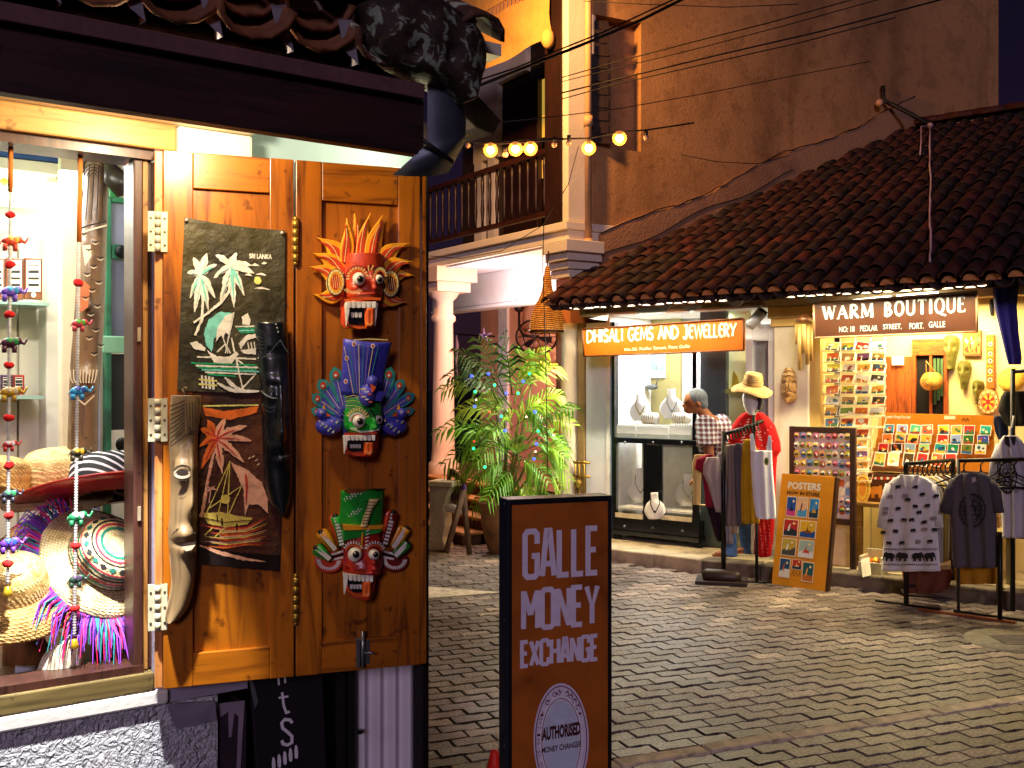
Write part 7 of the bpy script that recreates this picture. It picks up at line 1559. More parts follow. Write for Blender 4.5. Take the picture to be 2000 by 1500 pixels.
b.ell((headc[0] + .018, headc[1], headc[2] + .028), (.098, .083, .095), 18, 12, HB); b.ell((headc[0] + .055, headc[1], headc[2] - .01), (.06, .072, .07), 14, 10, HB)
me = remesh(b, 'hair', bs0, .008, 2); partm(T, 'hair', me, label='short grey hair')
b = mb(mat('#1a1210', .5)); b.ell((headc[0] - .088, headc[1] - .028, headc[2] - .006), (.008, .009, .007), 8, 6); b.ell((headc[0] - .088, headc[1] + .028, headc[2] - .006), (.008, .009, .007), 8, 6); part(T, 'eye', b)
for a in (al, ar):
    b = mb(mat('#8a4a2a', .6)); b.prismz([(a[0] + .05, a[1] - .04), (a[0] + .05, a[1] + .04), (a[0] - .10, a[1] + .03), (a[0] - .15, a[1] - .01), (a[0] - .14, a[1] - .05), (a[0] - .05, a[1] - .05)], .109, .122)
    b.tube([(a[0] - .02, a[1] - .045, .12), (a[0] - .06, a[1] - .015, .165), (a[0] - .05, a[1] + .035, .12)], .008, 6); part(T, 'sandal', b)

# ================================================================ clothes racks in front of the boutique
K2 = frame_at(1770, 7.40, -40)
T = thing('clothes_rack', 'black metal clothes rack with the elephant-print shirt at its front', 'clothes rack', K2, (0, 0, 0), None)
k2 = lambda px, py, y=0: (K2.q(px, py, y)[0], y, K2.q(px, py, y)[1])
zb = K2.z(1770, 906); b = mb(dkm); b.box(-.014, .014, -.014, .014, .012, zb); part(T, 'post', b)
xb = K2.x(1862, .62); b = mb(dkm); b.box(xb - .014, xb + .014, .606, .634, .012, zb); part(T, 'post', b)
b = mb(dkm); b.tube([(0, 0, zb), (xb, .62, zb)], .015, 8); part(T, 'rail', b)
b = mb(dkm); b.tube([(0, 0, K2.z(1770, 1146)), (xb, .62, K2.z(1770, 1146))], .012, 8); part(T, 'lower_bar', b)
b = mb(dkm); b.box(-.22, .24, -.018, .018, 0, .0115); part(T, 'foot', b); b = mb(dkm); b.box(xb - .2, xb + .2, .60, .64, 0, .0115); part(T, 'foot', b)
T = thing('clothes_rack', 'grey metal clothes rack with the charcoal printed T-shirt at its front', 'clothes rack', K2, (K2.x(1872, -.02), -.02, 0), None)
gmt = mat('#4a4642', .4, .6, var=.2); x0 = K2.x(1872, -.05); x1 = K2.x(1953, -.10); zr2 = K2.z(1872, 897, -.05)
b = mb(gmt); b.tube([(x0, -.05, .01), (x0, -.05, zr2)], .011, 8); part(T, 'post', b)
b = mb(dkm); b.tube([(x1, -.10, .01), (x1, -.10, K2.z(1953, 1040, -.1))], .016, 8); part(T, 'post', b)
b = mb(dkm); b.tube([(x0, -.05, zr2 - .01), (x0 + .36, .25, zr2 + .0)], .014, 8); part(T, 'rail', b)
b = mb(mat('#8a4a24', .5)); b.box(x0 - .25, x1 + .1, -.12, -.085, 0, .014); part(T, 'foot', b); b = mb(dkm); b.box(x0 - .05, x1 + .7, .0, .03, 0, .012); part(T, 'foot', b)
# hangers: one built, the rest copied
hb = mb(dkm); hb.tube([(0, 0, .0), (-.02, 0, -.035), (-.185, 0, -.105), (-.19, 0, -.12), (.19, 0, -.12), (.185, 0, -.105), (.02, 0, -.035), (0, 0, 0), (0, 0, .035), (.016, 0, .055), (.0, 0, .07), (-.016, 0, .06)], .006, 6)
HM_ = hb.mesh('clothes_hanger')
def hanger(fr, x, y, z, label, grp, deg=0):
    o = bpy.data.objects.new('clothes_hanger', HM_); COL.objects.link(o); o.location = fr.w(x, y, z - .06); o.rotation_euler = (0, 0, R_(fr.deg + deg)); tag(o, label, 'hanger', grp)
for k in range(10):
    f = .04 + k*.098; hanger(K2, xb*f, .62*f, zb - .012, f"black hanger on the elephant-shirt rack, {ORD[k]} from the front", 'hangers on the black rack')
for k in range(4):
    f = .08 + k*.25; hanger(K2, x0 + .36*f, -.05 + .30*f, zr2 - .012, f"dark hanger on the charcoal T-shirt rack, {ORD[k]} from the front", 'hangers on the grey rack')
GR2 = 'clothes on the boutique racks'
def eles(T):
    sm_w = mat('#d9d6d8', .85, var=.12, scale=5, bump=.35, bscale=14, bd=.02, spec=.15)
    sleeve(T, K2, sm_w, [(1738, 946), (1731, 985), (1724, 1032)], [9, 13, 12], -.03); sleeve(T, K2, sm_w, [(1822, 946), (1828, 985), (1833, 1030)], [8, 11, 10], -.03)
    y = -.075; b = MB(); ink = flat('#1c181c')
    c7 = [(885,580),(935,515),(1050,515),(1098,565),(985,575),(935,660),(1050,645),(1075,685),(850,690),(885,740),(975,735),(1025,735),(1175,725),(1110,750),(920,810),(1035,805),(1115,798),(835,820),(875,890),(960,888),(1070,880),(1148,878),(1000,600),(1130,640),(855,660),(1190,575),(1180,800)]
    for k, (a, c) in enumerate(c7): blob(b, K2, ink if k % 4 else flat('#8a8488'), ele_pts(1480 + a/3.41, 800 + c/3.41, 10.5, 1 if k % 2 else -1), y)
    for k, a in enumerate((875, 965, 1065, 1145)): blob(b, K2, ink, ele_pts(1480 + a/3.41, 1087, 22, -1 if k < 2 else 1), y - .012)
    for py in (1072, 1102):
        for k in range(24): stroke(b, K2, flat('#5a5458'), 3, [(1726 + k*4.5, py), (1728.6 + k*4.5, py + .5)], y - .012)
    part(T, 'elephant_print', b, fix=False)
    b = MB(); m = mat('#d9d4d4', .85, var=.1)
    plate(b, K2, m, [(1757, 926), (1764, 928), (1768, 952), (1758, 942)], -.085, -.07); plate(b, K2, m, [(1795, 928), (1788, 928), (1776, 954), (1790, 946)], -.085, -.07); part(T, 'collar', b, bevel=.002)
cloth('print_shirt', 'white short-sleeved shirt printed with black elephants at the front of its rack', 'shirt', K2, [(928, 1758, 1794), (935, 1744, 1812), (944, 1734, 1824), (960, 1732, 1828), (990, 1731, 1829), (1030, 1727, 1831), (1080, 1724, 1834), (1115, 1722, 1837)], -.03, '#d9d6d8', GR2, .03, .016, 8, 21, eles, nz=44)
for k, (col, nm) in enumerate((('#8a8488', 'grey'), ('#c8b070', 'sand'), ('#b8b4b8', 'pale grey'), ('#5a3a2a', 'brown'), ('#d8d0c0', 'cream'))):
    yy = .07 + k*.10; f = yy/.62; dx = int(13 + k*11)
    cloth('hung_shirt', f"{nm} shirt on the black rack, {ORD[k]} behind the elephant-print one", 'shirt', K2, [(932 - k, 1764 + dx, 1800 + dx*.9), (944 - k, 1742 + dx, 1824 + dx*.8), (960 - k, 1738 + dx, 1832 + dx*.7), (1100 - k*2, 1738 + dx*.6, 1836 + dx*.5)], yy, col, GR2, .025, .012, 7, 30 + k, nz=20, nx=12)
cloth('batik_cloth', 'brown patterned cloth folded low on the black rack bar', 'cloth', K2, [(1112, 1762, 1860), (1120, 1762, 1862), (1150, 1766, 1852), (1158, 1776, 1836)], .12, '#6a3a2c', GR2, .03, .014, 9, 40, nz=14)
def ring_print(cx, cy, rx_, ry_, y, fr):
    def f(T):
        b = MB(); ink = flat('#15121c')
        for s, w in ((1.0, 2.2), (.72, 1.2), (.6, 1.6)): stroke(b, fr, ink, w, arc(cx, cy, rx_*s, ry_*s, 0, 360, 36), y)
        for k in range(22): a = k*360/22; stroke(b, fr, ink, 3, [(cx + rx_*1.0*math.cos(R_(a)), cy - ry_*1.0*math.sin(R_(a))), (cx + rx_*1.1*math.cos(R_(a)), cy - ry_*1.1*math.sin(R_(a)))], y)
        for k in range(18): a = k*20; stroke(b, fr, ink, 1.6, [(cx + rx_*.77*math.cos(R_(a)), cy - ry_*.77*math.sin(R_(a))), (cx + rx_*.93*math.cos(R_(a + 4)), cy - ry_*.93*math.sin(R_(a + 4)))], y)
        for k in range(-1, 2): stroke(b, fr, ink, 1.6, [(cx - rx_*.55, cy + k*ry_*.28), (cx + rx_*.55, cy + k*ry_*.28)], y)
        stroke(b, fr, ink, 3, arc(cx, cy, rx_*.3, ry_*.3, 0, 300, 14), y); stroke(b, fr, ink, 2.5, [(cx - rx_*.4, cy + ry_*.45), (cx, cy - ry_*.5), (cx + rx_*.4, cy + ry_*.45)], y)
        part(T, 'ring_print', b, fix=False)
    return f
def grey_extra(T):
    sm_g = mat('#4c4850', .85, var=.12, scale=5, bump=.35, bscale=14, bd=.02, spec=.15)
    sleeve(T, K2, sm_g, [(1866, 938), (1857, 962), (1848, 1003)], [9, 13, 12], -.075); sleeve(T, K2, sm_g, [(1934, 938), (1944, 962), (1951, 1002)], [8, 11, 10], -.075)
    ring_print(1900, 997, 24, 31, -.112, K2)(T)
    b = MB(); plate(b, K2, mat('#b8b0b0', .8), [(1880, 925), (1898, 934), (1915, 926), (1912, 936), (1898, 944), (1884, 937)], -.10, -.07); plate(b, K2, mat('#2a1a18', .9), [(1884, 921), (1912, 922), (1908, 931), (1898, 934), (1888, 931)], -.09, -.07); part(T, 'neck_rib', b)
cloth('printed_tee', 'charcoal T-shirt with a dark ring print in the middle of the racks', 'T-shirt', K2, [(923, 1880, 1918), (930, 1866, 1932), (940, 1857, 1942), (958, 1856, 1944), (985, 1857, 1945), (1012, 1857, 1946), (1060, 1859, 1948), (1108, 1861, 1950)], -.075, '#59545a', GR2, .03, .018, 9, 50, grey_extra, nz=44)
cloth('yellow_wrap', 'mustard cloth showing under the charcoal T-shirt', 'cloth', K2, [(1104, 1863, 1950), (1125, 1864, 1950), (1140, 1868, 1948)], .02, '#b07a1c', GR2, .025, .014, 9, 51, nz=10)
K3 = frame_at(1975, 7.2, -36)
def w_extra(T):
    sleeve(T, K3, mat('#b8b4bc', .85, var=.12, scale=5, bump=.35, bscale=14, bd=.02, spec=.15), [(1956, 868), (1948, 900), (1942, 944)], [9, 13, 12], -.01)
    ring_print(1968, 932, 17, 30, -.052, K3)(T)
    b = MB(); plate(b, K3, mat('#2a2420', .9), [(1962, 852), (1984, 853), (1982, 868), (1973, 874), (1964, 866)], -.045, -.02); part(T, 'neck_opening', b)
cloth('printed_tee', 'pale T-shirt with a ring print at the right edge of the photo', 'T-shirt', K3, [(851, 1960, 1986), (860, 1953, 1996), (875, 1949, 2004), (915, 1951, 2010), (960, 1953, 2012), (1020, 1957, 2012), (1050, 1958, 2012)], -.01, '#b8b4bc', GR2, .03, .016, 8, 60, w_extra, nz=40)
T = thing('clothes_rack', 'dark stand holding the pale T-shirt at the right edge', 'clothes rack', K3, (K3.x(1978, .03), .03, 0))
b = mb(dkm); b.tube([(K3.x(1978, .03), .03, .0), (K3.x(1978, .03), .03, K3.z(1978, 720, .03))], .017, 8); part(T, 'post', b)
b = mb(dkm); b.tube([(K3.x(1975, .03), .03, K3.z(1978, 726, .03)), (K3.x(2040, .03), .03, K3.z(1978, 722, .03))], .014, 8); part(T, 'rail', b)
b = mb(mat('#d8d4cc', .4)); b.tube([(K3.x(1973, .0), .0, K3.z(1973, 850)), (K3.x(1973), .0, K3.z(1973, 838)), (K3.x(1977), .0, K3.z(1977, 832)), (K3.x(1980), .0, K3.z(1980, 812))], .006, 6); part(T, 'white_hook', b)
K4 = frame_at(1965, 7.5, -36)
cloth('black_cloth', 'black folded cloth hanging above the pale T-shirt', 'cloth', K4, [(764, 1962, 2010), (775, 1955, 2015), (800, 1949, 2020), (815, 1956, 2018), (832, 1966, 2010)], .0, '#17120f', None, .06, .02, 6, 70, nz=16)
cloth('navy_cap_cloth', 'navy cloth with a pale edge hanging below the black one', 'cloth', K4, [(812, 1942, 1956), (825, 1940, 1968), (845, 1944, 1970), (858, 1950, 1966)], .05, '#1c2238', None, .04, .012, 6, 71, nz=12)
cloth('blue_shawl', 'long dark blue shawl hanging from the eave at the far right', 'shawl', K4, [(556, 1938, 1990), (600, 1942, 1986), (650, 1954, 1990), (700, 1966, 1996), (712, 1970, 1994)], .12, '#1e1a6a', None, .05, .02, 7, 72, nz=24)
b = mb(straw('#e8b83a', '#b8821c', 50)); x, z = R.q(1975, 742, .42); b.lathe([(.0, .02), (.06, .02), (.1, .0), (.1, -.01), (.0, -.005)], (x, .42, z), 26, M=Matrix.Rotation(R_(78), 3, 'X').to_4x4())
solo('straw_hat', 'flat yellow straw hat on the wall behind the dark stand', 'hat', R, b)
# shoes in a crate under the table
T = thing('shoe_crate', 'pale crate of orange slippers on the pavement under the table', 'crate', R, (R.x(1700, -.25), -.25, .109))
wp = mat('#d8d0b8', .7, var=.2); x0, x1 = R.x(1678, -.3), R.x(1722, -.3); b = mb(wp); b.box(x0, x1, -.32, -.30, .11, .2).box(x0, x0 + .015, -.2995, -.12, .11, .24).box(x1 - .015, x1, -.2995, -.12, .11, .24).box(x0, x1, -.119, -.1, .11, .28); part(T, 'crate_side', b)
for k in range(4):
    b = mb(mat(('#d8701c', '#e0a030', '#8a2a1a', '#2a1c14')[k], .6)); b.ell((x0 + .05 + k*.045, -.2, .19 + .012*(k % 2)), (.022, .07, .025), 10, 6, Matrix.Rotation(.3*k, 3, 'Z')); part(T, 'slipper', b)
b = mb(mat('#e8e2d0', .6)); x, z = R.q(1690, 1105, -.42); b.T = Matrix.Translation((x, -.40, .15)) @ Matrix.Rotation(R_(-20), 4, 'Y') @ Matrix.Rotation(R_(-35), 4, 'X'); b.box(-.035, .035, 0, .006, -.05, .11); b.T = None
solo('white_tag', 'white card propped on the kerb beside the shoe crate', 'card', R, b)
b = mb(wood('#8a7a3c', '#5c4e22', (10, 10, 1.5), .6)); x = R.x(1975, -.3)
b.box(x - .1, x + .35, -.42, -.05, .5, .54); 
for xx in (x - .08, x + .3):
    for yy in (-.4, -.1): b.box(xx, xx + .04, yy, yy + .04, .109, .4995)
solo('wooden_stool', 'low wooden bench behind the racks at the right edge', 'bench', R, b)
# dark mats and cloth heaped on the paving by the racks
b = mb(mat('#3a2f28', .9, var=.4, scale=12, bump=.6)); c = gp(1930, 1180)
b.grid(lambda u, v: (c[0] - .5 + u*1.5, c[1] + .28 - u*.75 + v*.34, .012 + .05*max(0, math.sin(u*6.0 + v*3))*math.sin(math.pi*v) ), 24, 8)
o = solo('floor_mat', 'rumpled dark mat lying on the paving under the racks', 'mat', WORLD, b)
md = o.modifiers.new('thick', 'SOLIDIFY'); md.thickness = .008
# ================================================================ inside the souvenir window
lq = lambda px, py, y: (L.q(px, py, y)[0], y, L.q(px, py, y)[1])
wht = mat('#ece6d2', .6, var=.06, bump=.12)
T = thing('shelf_cabinet', 'cream wall cabinet with glass shelves and a blue top inside the window', 'cabinet', L, (L.x(40, .8), .8, .9))
b = mb(wht); b.box(-2.2, L.x(112, .95), .95, .99, .9, 2.25); part(T, 'back_board', b)
for k in range(6):
    b = mb(wht); x0 = L.x(110, .945) - .11*(k + 1); b.box(x0 + .002, x0 + .106, .93, .9495, .9, 2.02); part(T, 'plank', b, bevel=.003)
b = mb(wht); b.box(L.x(86, .85), L.x(112, .85), .82, .949, .9, L.z(100, 345, .85)); part(T, 'side_panel', b, bevel=.004)
b = mb(mat('#234a8c', .5, var=.5, scale=8)); b.box(-2.2, L.x(118, .78), .78, .95, L.z(60, 312, .78), 2.3); part(T, 'blue_top', b, bevel=.004)
b = mb(wht); b.box(-2.2, L.x(116, .77), .77, .95, L.z(60, 336, .77), L.z(60, 313, .77)); part(T, 'top_moulding', b, bevel=.004)
for p1, py in ((78, 403), (97, 592), (86, 776)):
    b = mb(mat('#8fb0a4', .15, var=.1, bump=0)); z = L.z(50, py, .74); x1 = L.x(p1, .74); b.box(-2.2, x1, .74, .929, z - .005, z + .004); part(T, 'glass_shelf', b)
b = mb(brass); b.ell(lq(8, 355, .92), .012, 8, 6); part(T, 'knob', b)
part(T, 'pillar', mb(mat('#e8dcb8', .7, var=.1)).box(L.x(119, .6), L.x(152, .6), .60, .64, .9, 2.4), bevel=.005)
def tea(px0, px1, py0, py1, y, c, label):
    T = thing('framed_label', label, 'framed picture', L, (L.x((px0 + px1)/2, y), y, L.z(px0, py1, y)), 'framed labels on the glass shelves')
    b = mb(wood(c, '#4a2410', (8, 8, 2), .5, .1)); b.box(L.x(px0, y), L.x(px1, y), y, y + .02, L.z(px0, py1, y), L.z(px0, py0, y)); part(T, 'frame', b, bevel=.002)
    b = mb(flat('#ece6d4')); q0 = pxl(L, [(px0 + 4, py0 + 5), (px1 - 4, py0 + 5), (px1 - 4, py1 - 14), (px0 + 4, py1 - 14)], y - .001); b.poly(q0, y - .001)
    w = (px1 - px0)
    for k in range(4): stroke(b, L, flat('#2a2a2a'), [(3, 8, 6, 7)[k]*.7]*2, [(px0 + w*.2, py0 + (py1 - py0)*(.18 + .16*k)), (px1 - w*.2, py0 + (py1 - py0)*(.18 + .16*k))], y - .0015)
    disc(b, L, flat('#e8e2d0'), (px0 + px1)/2, py1 - 8, 5, y - .0015, n=10); part(T, 'printed_label', b, fix=False)
tea(48, 83, 503, 584, .76, '#8a4c1e', 'brown framed tea label at the right end of the middle glass shelf'); tea(12, 46, 503, 584, .76, '#8a4c1e', 'brown framed tea label second from the right on the middle shelf')
tea(-24, 10, 503, 584, .76, '#8a4c1e', 'brown framed tea label cut by the left edge of the photo'); tea(26, 48, 732, 771, .76, '#a8321c', 'small red framed label on the lower glass shelf'); tea(2, 24, 732, 771, .76, '#4a2a5a', 'small purple framed label on the lower glass shelf')
# carved totem
y = .42
T = thing('carved_totem', 'tall carved totem with a feathered headdress inside the window', 'totem', L, (L.x(160, y), y, L.z(160, 905, y)))
tt = wood('#7d5f3e', '#33231a', (7, 7, 2), .45, .15, bump=.6)
b = mb(tt); relief(b, L, [(312, 170, 204), (345, 160, 211), (400, 156, 209), (440, 153, 208), (470, 150, 206), (560, 148, 204), (640, 143, 201), (700, 138, 196), (760, 135, 192), (905, 130, 190)], y, .06, [(160, 545, 10, 40, .02), (158, 600, 16, 14, .03), (165, 480, 30, 6, .012), (160, 735, 26, 14, .02), (150, 640, 12, 40, .015)], 16, 70); part(T, 'trunk', b)
b = MB(); dg_ = flat('#241a12'); pal_ = flat('#d8c8a4')
for k in range(5): stroke(b, L, dg_, 1.6, [(166 + k*9, 318 + k*2), (160 + k*10, 400), (156 + k*11, 430)], y - .072)
for k in range(4): stroke(b, L, dg_, 1.4, arc(182, 350, 8 + k*5, 12 + k*6, 20, 160, 6), y - .073)
stroke(b, L, dg_, 3, [(152, 448), (175, 440), (208, 432)], y - .075); stroke(b, L, pal_, 3, [(152, 456), (175, 449), (208, 440)], y - .075)
for k in range(16):
    px, py = 160 + (k*23) % 36, 455 + k*15.5; stroke(b, L, dg_, [1, 3.5, 1], [(px - 4, py), (px + 3, py + 3), (px + 10, py)], y - .083); stroke(b, L, pal_, [.5, 1.6, .5], [(px - 4, py + 4), (px + 3, py + 7), (px + 10, py + 4)], y - .083)
for k in range(9): stroke(b, L, pal_, 2.2, [(137 + k*6.5, 722), (138 + k*6, 740), (143 + k*5, 748)], y - .082)
blob(b, L, flat('#b0643a'), [(150, 560), (164, 548), (176, 560), (172, 600), (158, 610), (148, 590)], y - .082); blob(b, L, pal_, [(160, 480), (176, 478), (178, 500), (166, 520)], y - .083); stroke(b, L, dg_, 2, [(148, 760), (165, 775), (186, 765)], y - .082); stroke(b, L, pal_, 3, [(146, 775), (165, 790), (184, 772)], y - .082)
part(T, 'carved_line', b, fix=False)
# green door seen through the bay
y = .60
T = thing('green_door', 'old green glazed door standing open behind the totem', 'door', L, (L.x(235, y), y, .9))
gd = mat('#2f7a5a', .5, var=.5, scale=7, bump=.4, bscale=30, dirt='#123024'); b = mb(gd)
z0, z1 = .9, L.z(230, 385, y); X = lambda px: L.x(px, y)
for p0, p1 in ((207, 218), (259, 275)): b = mb(gd); b.box(X(p0), X(p1), y, y + .04, z0, z1); part(T, 'stile', b, bevel=.003)
for pa, pb in ((385, 396), (478, 506)): b = mb(gd); b.box(X(218) + .001, X(259) - .001, y + .002, y + .04, L.z(238, pb, y), L.z(238, pa, y)); part(T, 'rail', b, bevel=.003)
b = mb(mat('#7fb89a', .5, var=.3)); b.box(X(198), X(272), y - .012, y - .001, L.z(235, 690, y), L.z(235, 657, y)); part(T, 'lock_rail', b, bevel=.004)
for k, (pa, pb, c) in enumerate(((397, 477, '#9aa0c0'), (507, 656, '#747a94'), (691, 840, '#2a2c2a'))):
    b = mb(mat(c, .12, var=.25, scale=3, bump=.02)); b.box(X(218) + .001, X(259) - .001, y + .02, y + .024, L.z(238, pb, y), L.z(238, pa, y)); part(T, 'glass_pane', b)
b = mb(mat('#12181a', .4, .5)); b.ell(lq(238, 492, y - .01), (.02, .01, .02), 8, 6); b.ell(lq(238, 868, y - .01), (.018, .01, .02), 8, 6); b.tube([lq(228, 492, y - .01), lq(248, 492, y - .01)], .005, 6); part(T, 'iron_fitting', b)
b = mb(mat('#aab0cc', .5)); b.box(X(188), X(199), y + .02, y + .05, .9, L.z(195, 720, y)); part(T, 'pale_edge', b)
# carved birds hung at the top
y = .34
T = thing('carved_bird', 'dark carved bird with a blue head hanging high in the window', 'bird ornament', L, lq(240, 400, y))
b = mb(gw('#2a2418')); b.tube([lq(212, 318, y), lq(222, 345, y), lq(238, 360, y), lq(262, 362, y)], [.012, .03, .038, .02], 12); part(T, 'body', b)
b = MB(); ellq(b, L, gw('#2440b0'), 226, 308, y, 15, 11); ellq(b, L, gw('#1a1420'), 250, 310, y, 20, 14); part(T, 'head', b)
b = MB(); ellq(b, L, gw('#e8e8f0'), 246, 326, y - .03, 8, 7, .01); ellq(b, L, gw('#101018'), 247, 326, y - .038, 4, 4, .006); part(T, 'eye', b)
b = MB(); plate(b, L, gw('#2f8a4a'), [(212, 345), (236, 362), (246, 372), (232, 368), (230, 385), (214, 386)], y, y + .012); part(T, 'wing', b, bevel=.002)
b = MB(); plate(b, L, gw('#d83a2a'), [(248, 386), (268, 382), (270, 405), (250, 413)], y - .03, y - .015); plate(b, L, gw('#f0ece4'), [(257, 390), (264, 392), (262, 400), (256, 400)], y - .033, y - .0301)
solo('red_fish_ornament', 'small red and white wooden ornament hanging by the window jamb', 'ornament', L, b)
# elephant strings
def elephant(fr, px, py, y, s, col, col2, fl=1):
    b = MB(); k = fr.u(px, y)*s; x, z = fr.q(px, py, y); o = lambda dx, dy, dz: (x + fl*dx*k, y + dy*k, z + dz*k)
    b.use(gw(col)); b.ell(o(0, 0, 2), (15*k, 9*k, 10*k), 12, 8); b.ell(o(15, 0, 6), (8*k, 7*k, 8*k), 10, 7)
    b.tube([o(20, 0, 5), o(27, 0, 1), o(31, 0, 8), o(33, 0, 13)], [4*k, 3*k, 2.2*k, 1.6*k], 7)
    for dx in (-9, 9):
        for dy in (-5, 5): b.tube([o(dx, dy, -4), o(dx, dy, -17)], [4.4*k, 3.6*k], 7)
    b.tube([o(-14, 0, 4), o(-18, 0, -6)], [1.5*k, 1*k], 5)
    b.use(gw(col2)); b.ell(o(0, 0, 6), (9*k, 9.4*k, 7.5*k), 12, 8); b.ell(o(11, -6.5, 5), (5*k, 1.6*k, 7*k), 8, 6); b.ell(o(11, 6.5, 5), (5*k, 1.6*k, 7*k), 8, 6); b.ell(o(0, -9, 4), (2.5*k, 1.5*k, 2.5*k), 6, 4)
    return b
def estring(px0, px1, y, top, cord_end, items, label):
    """items: (kind, py, colours...) from top to bottom"""
    pxa = lambda py: px0 + (px1 - px0)*(py - top)/(1260 - top)
    T = thing('elephant_string', label, 'hanging ornament', L, lq(px0, items[-1][1], y), 'strings of beads and elephants in the window')
    b = mb(mat('#d8782a', .7)); b.tube([lq(pxa(top), top, y), lq(pxa(cord_end), cord_end, y)], .0055, 6); part(T, 'cord', b)
    bm2 = mb(mat('#e8e6e0', .25, var=.3, scale=90)); py = cord_end; last = items[-1][1] - 14; i = 0; rr = random.Random(int(px0)); pts = []; rs = []
    while py < last:
        pts += [lq(pxa(py), py, y), lq(pxa(py + 3), py + 3, y)]; rs += [.0022, .0052]; py += 5.4
    bm2.tube(pts, rs, 7); part(T, 'bead_strand', bm2)
    for it in items:
        kind, py = it[0], it[1]; px = pxa(py)
        if kind == 'p':
            b = mb(mat('#d81c1c', .9, var=.3, scale=40, bump=.8, bscale=160)); u = L.u(px, y); x, z = L.q(px, py, y)
            for q in range(5): b.ell((x + rr.uniform(-3, 3)*u, y + rr.uniform(-2, 2)*u, z + rr.uniform(-2, 2)*u), (8*u, 7*u, 6.5*u), 8, 6)
            part(T, 'pompom', b)
        elif kind == 'e': part(T, 'elephant', elephant(L, px, py, y, it[4] if len(it) > 4 else 1.0, it[2], it[3], it[5] if len(it) > 5 else 1), label=it[6] if len(it) > 6 else None)
        else:
            b = mb(mat('#e0b830', .3, .5)); u = L.u(px, y); x, z = L.q(px, py, y); b.lathe([(0, 9*u), (5*u, 8*u), (7*u, 0), (10*u, -9*u), (9*u, -9.5*u), (0, -3*u)], (x, y, z), 14); part(T, 'bell', b)
estring(21, 14, .05, 272, 375, [('p', 420), ('e', 473, '#c84a32', '#e0a040', 1.0, 1, 'red elephant with a gold saddle'), ('p', 517), ('e', 572, '#7a5ad0', '#3a9ad8', 1.0, 1, 'blue elephant'), ('p', 615), ('e', 672, '#4a1c34', '#2a8a4a', 1.0, 1, 'plum elephant with a green saddle'), ('p', 714), ('e', 768, '#c8a028', '#e8d8b0', 1.0, 1, 'yellow elephant'), ('p', 816), ('e', 870, '#b82a2a', '#e8e0e0', .7, 1), ('p', 909), ('e', 968, '#2a2a3a', '#3a8a5a', .85, 1, 'black elephant'), ('p', 1006), ('e', 1064, '#6a3aa0', '#3a5ad0', 1.0, 1, 'purple elephant'), ('p', 1101), ('b', 1154)], 'string of beads, red pompoms and elephants nearest the left edge')
estring(157, 145, .05, 290, 472, [('p', 552), ('e', 634, '#b83a4a', '#4aa03a', .8, 1), ('e', 766, '#3a9ad0', '#3a50b0', .9, 1, 'blue elephant'), ('e', 886, '#3a3420', '#d8a82a', .85, 1, 'dark elephant with a yellow saddle'), ('e', 1012, '#1f7a4a', '#c8b0d0', .95, 1, 'green elephant'), ('p', 1066), ('e', 1134, '#2a4a3a', '#4a3a5a', .8, 1), ('p', 1189), ('b', 1256)], 'string of beads and elephants in the middle of the window above the hats')
# hats heaped in the window
s1 = straw('#e0c48a', '#a8854c', 45); s2 = straw('#d8b470', '#9a7438', 45); s3 = straw('#e8d8a8', '#b09860', 45)
hat('straw_hat', 'tall-crowned straw hat at the back of the heap', L, 112, 958, .42, 68, 78, 105, 4, (12, -6, 0), s1, None, 8, None, None)
hat('straw_hat', 'straw hat with a curled brim cut by the left edge', L, 2, 952, .38, 50, 60, 78, -14, (6, 8, 0), s2, None, 6, None, None)
def banded(*fa):
    def f(T, M, cr, ch, br, drop):
        pf = [(.0, 1.0), (.45, 1.0), (.74, .95), (.92, .78), (1.0, .35), (1.03, 0)]
        def at_(t):
            t *= 5; i = min(int(t), 4); g = t - i; return (pf[i][0]*(1 - g) + pf[i + 1][0]*g)*cr + .0012, (pf[i][1]*(1 - g) + pf[i + 1][1]*g)*ch + .0012
        for t0, t1, c in ((.18, .22, '#1f7a6a'), (.27, .31, '#c8304c'), (.35, .38, '#15151a'), (.58, .61, '#c8304c'), (.64, .67, '#1f7a6a'), (.71, .74, '#15151a'), (.78, .81, '#c8304c'), (.85, .89, '#1f7a6a'), (.94, .97, '#15151a')):
            b = mb(flat(c)); b.T = M; b.lathe([at_(t0), at_(t1)], (0, 0, 0), 30); b.T = None; part(T, 'woven_band', b, fix=False)
        b = mb(flat('#1a5a50')); b.T = M
        for k in range(20):
            a = k*.314; (r0, z0), (r1, z1) = at_(.42), at_(.55); P = lambda r, z, an: (r*math.cos(an), r*math.sin(an), z + .0006)
            b.use(flat('#15151a' if k % 2 else '#1a6a5e')); b.add([P(r0, z0, a), P((r0 + r1)/2, (z0 + z1)/2, a + .13), P(r1, z1, a), P((r0 + r1)/2, (z0 + z1)/2, a - .13)], [(0, 1, 2, 3)])
        b.T = None; part(T, 'woven_diamond', b, fix=False)
        fringe(*fa)(T, M, cr, ch, br, drop)
    return f
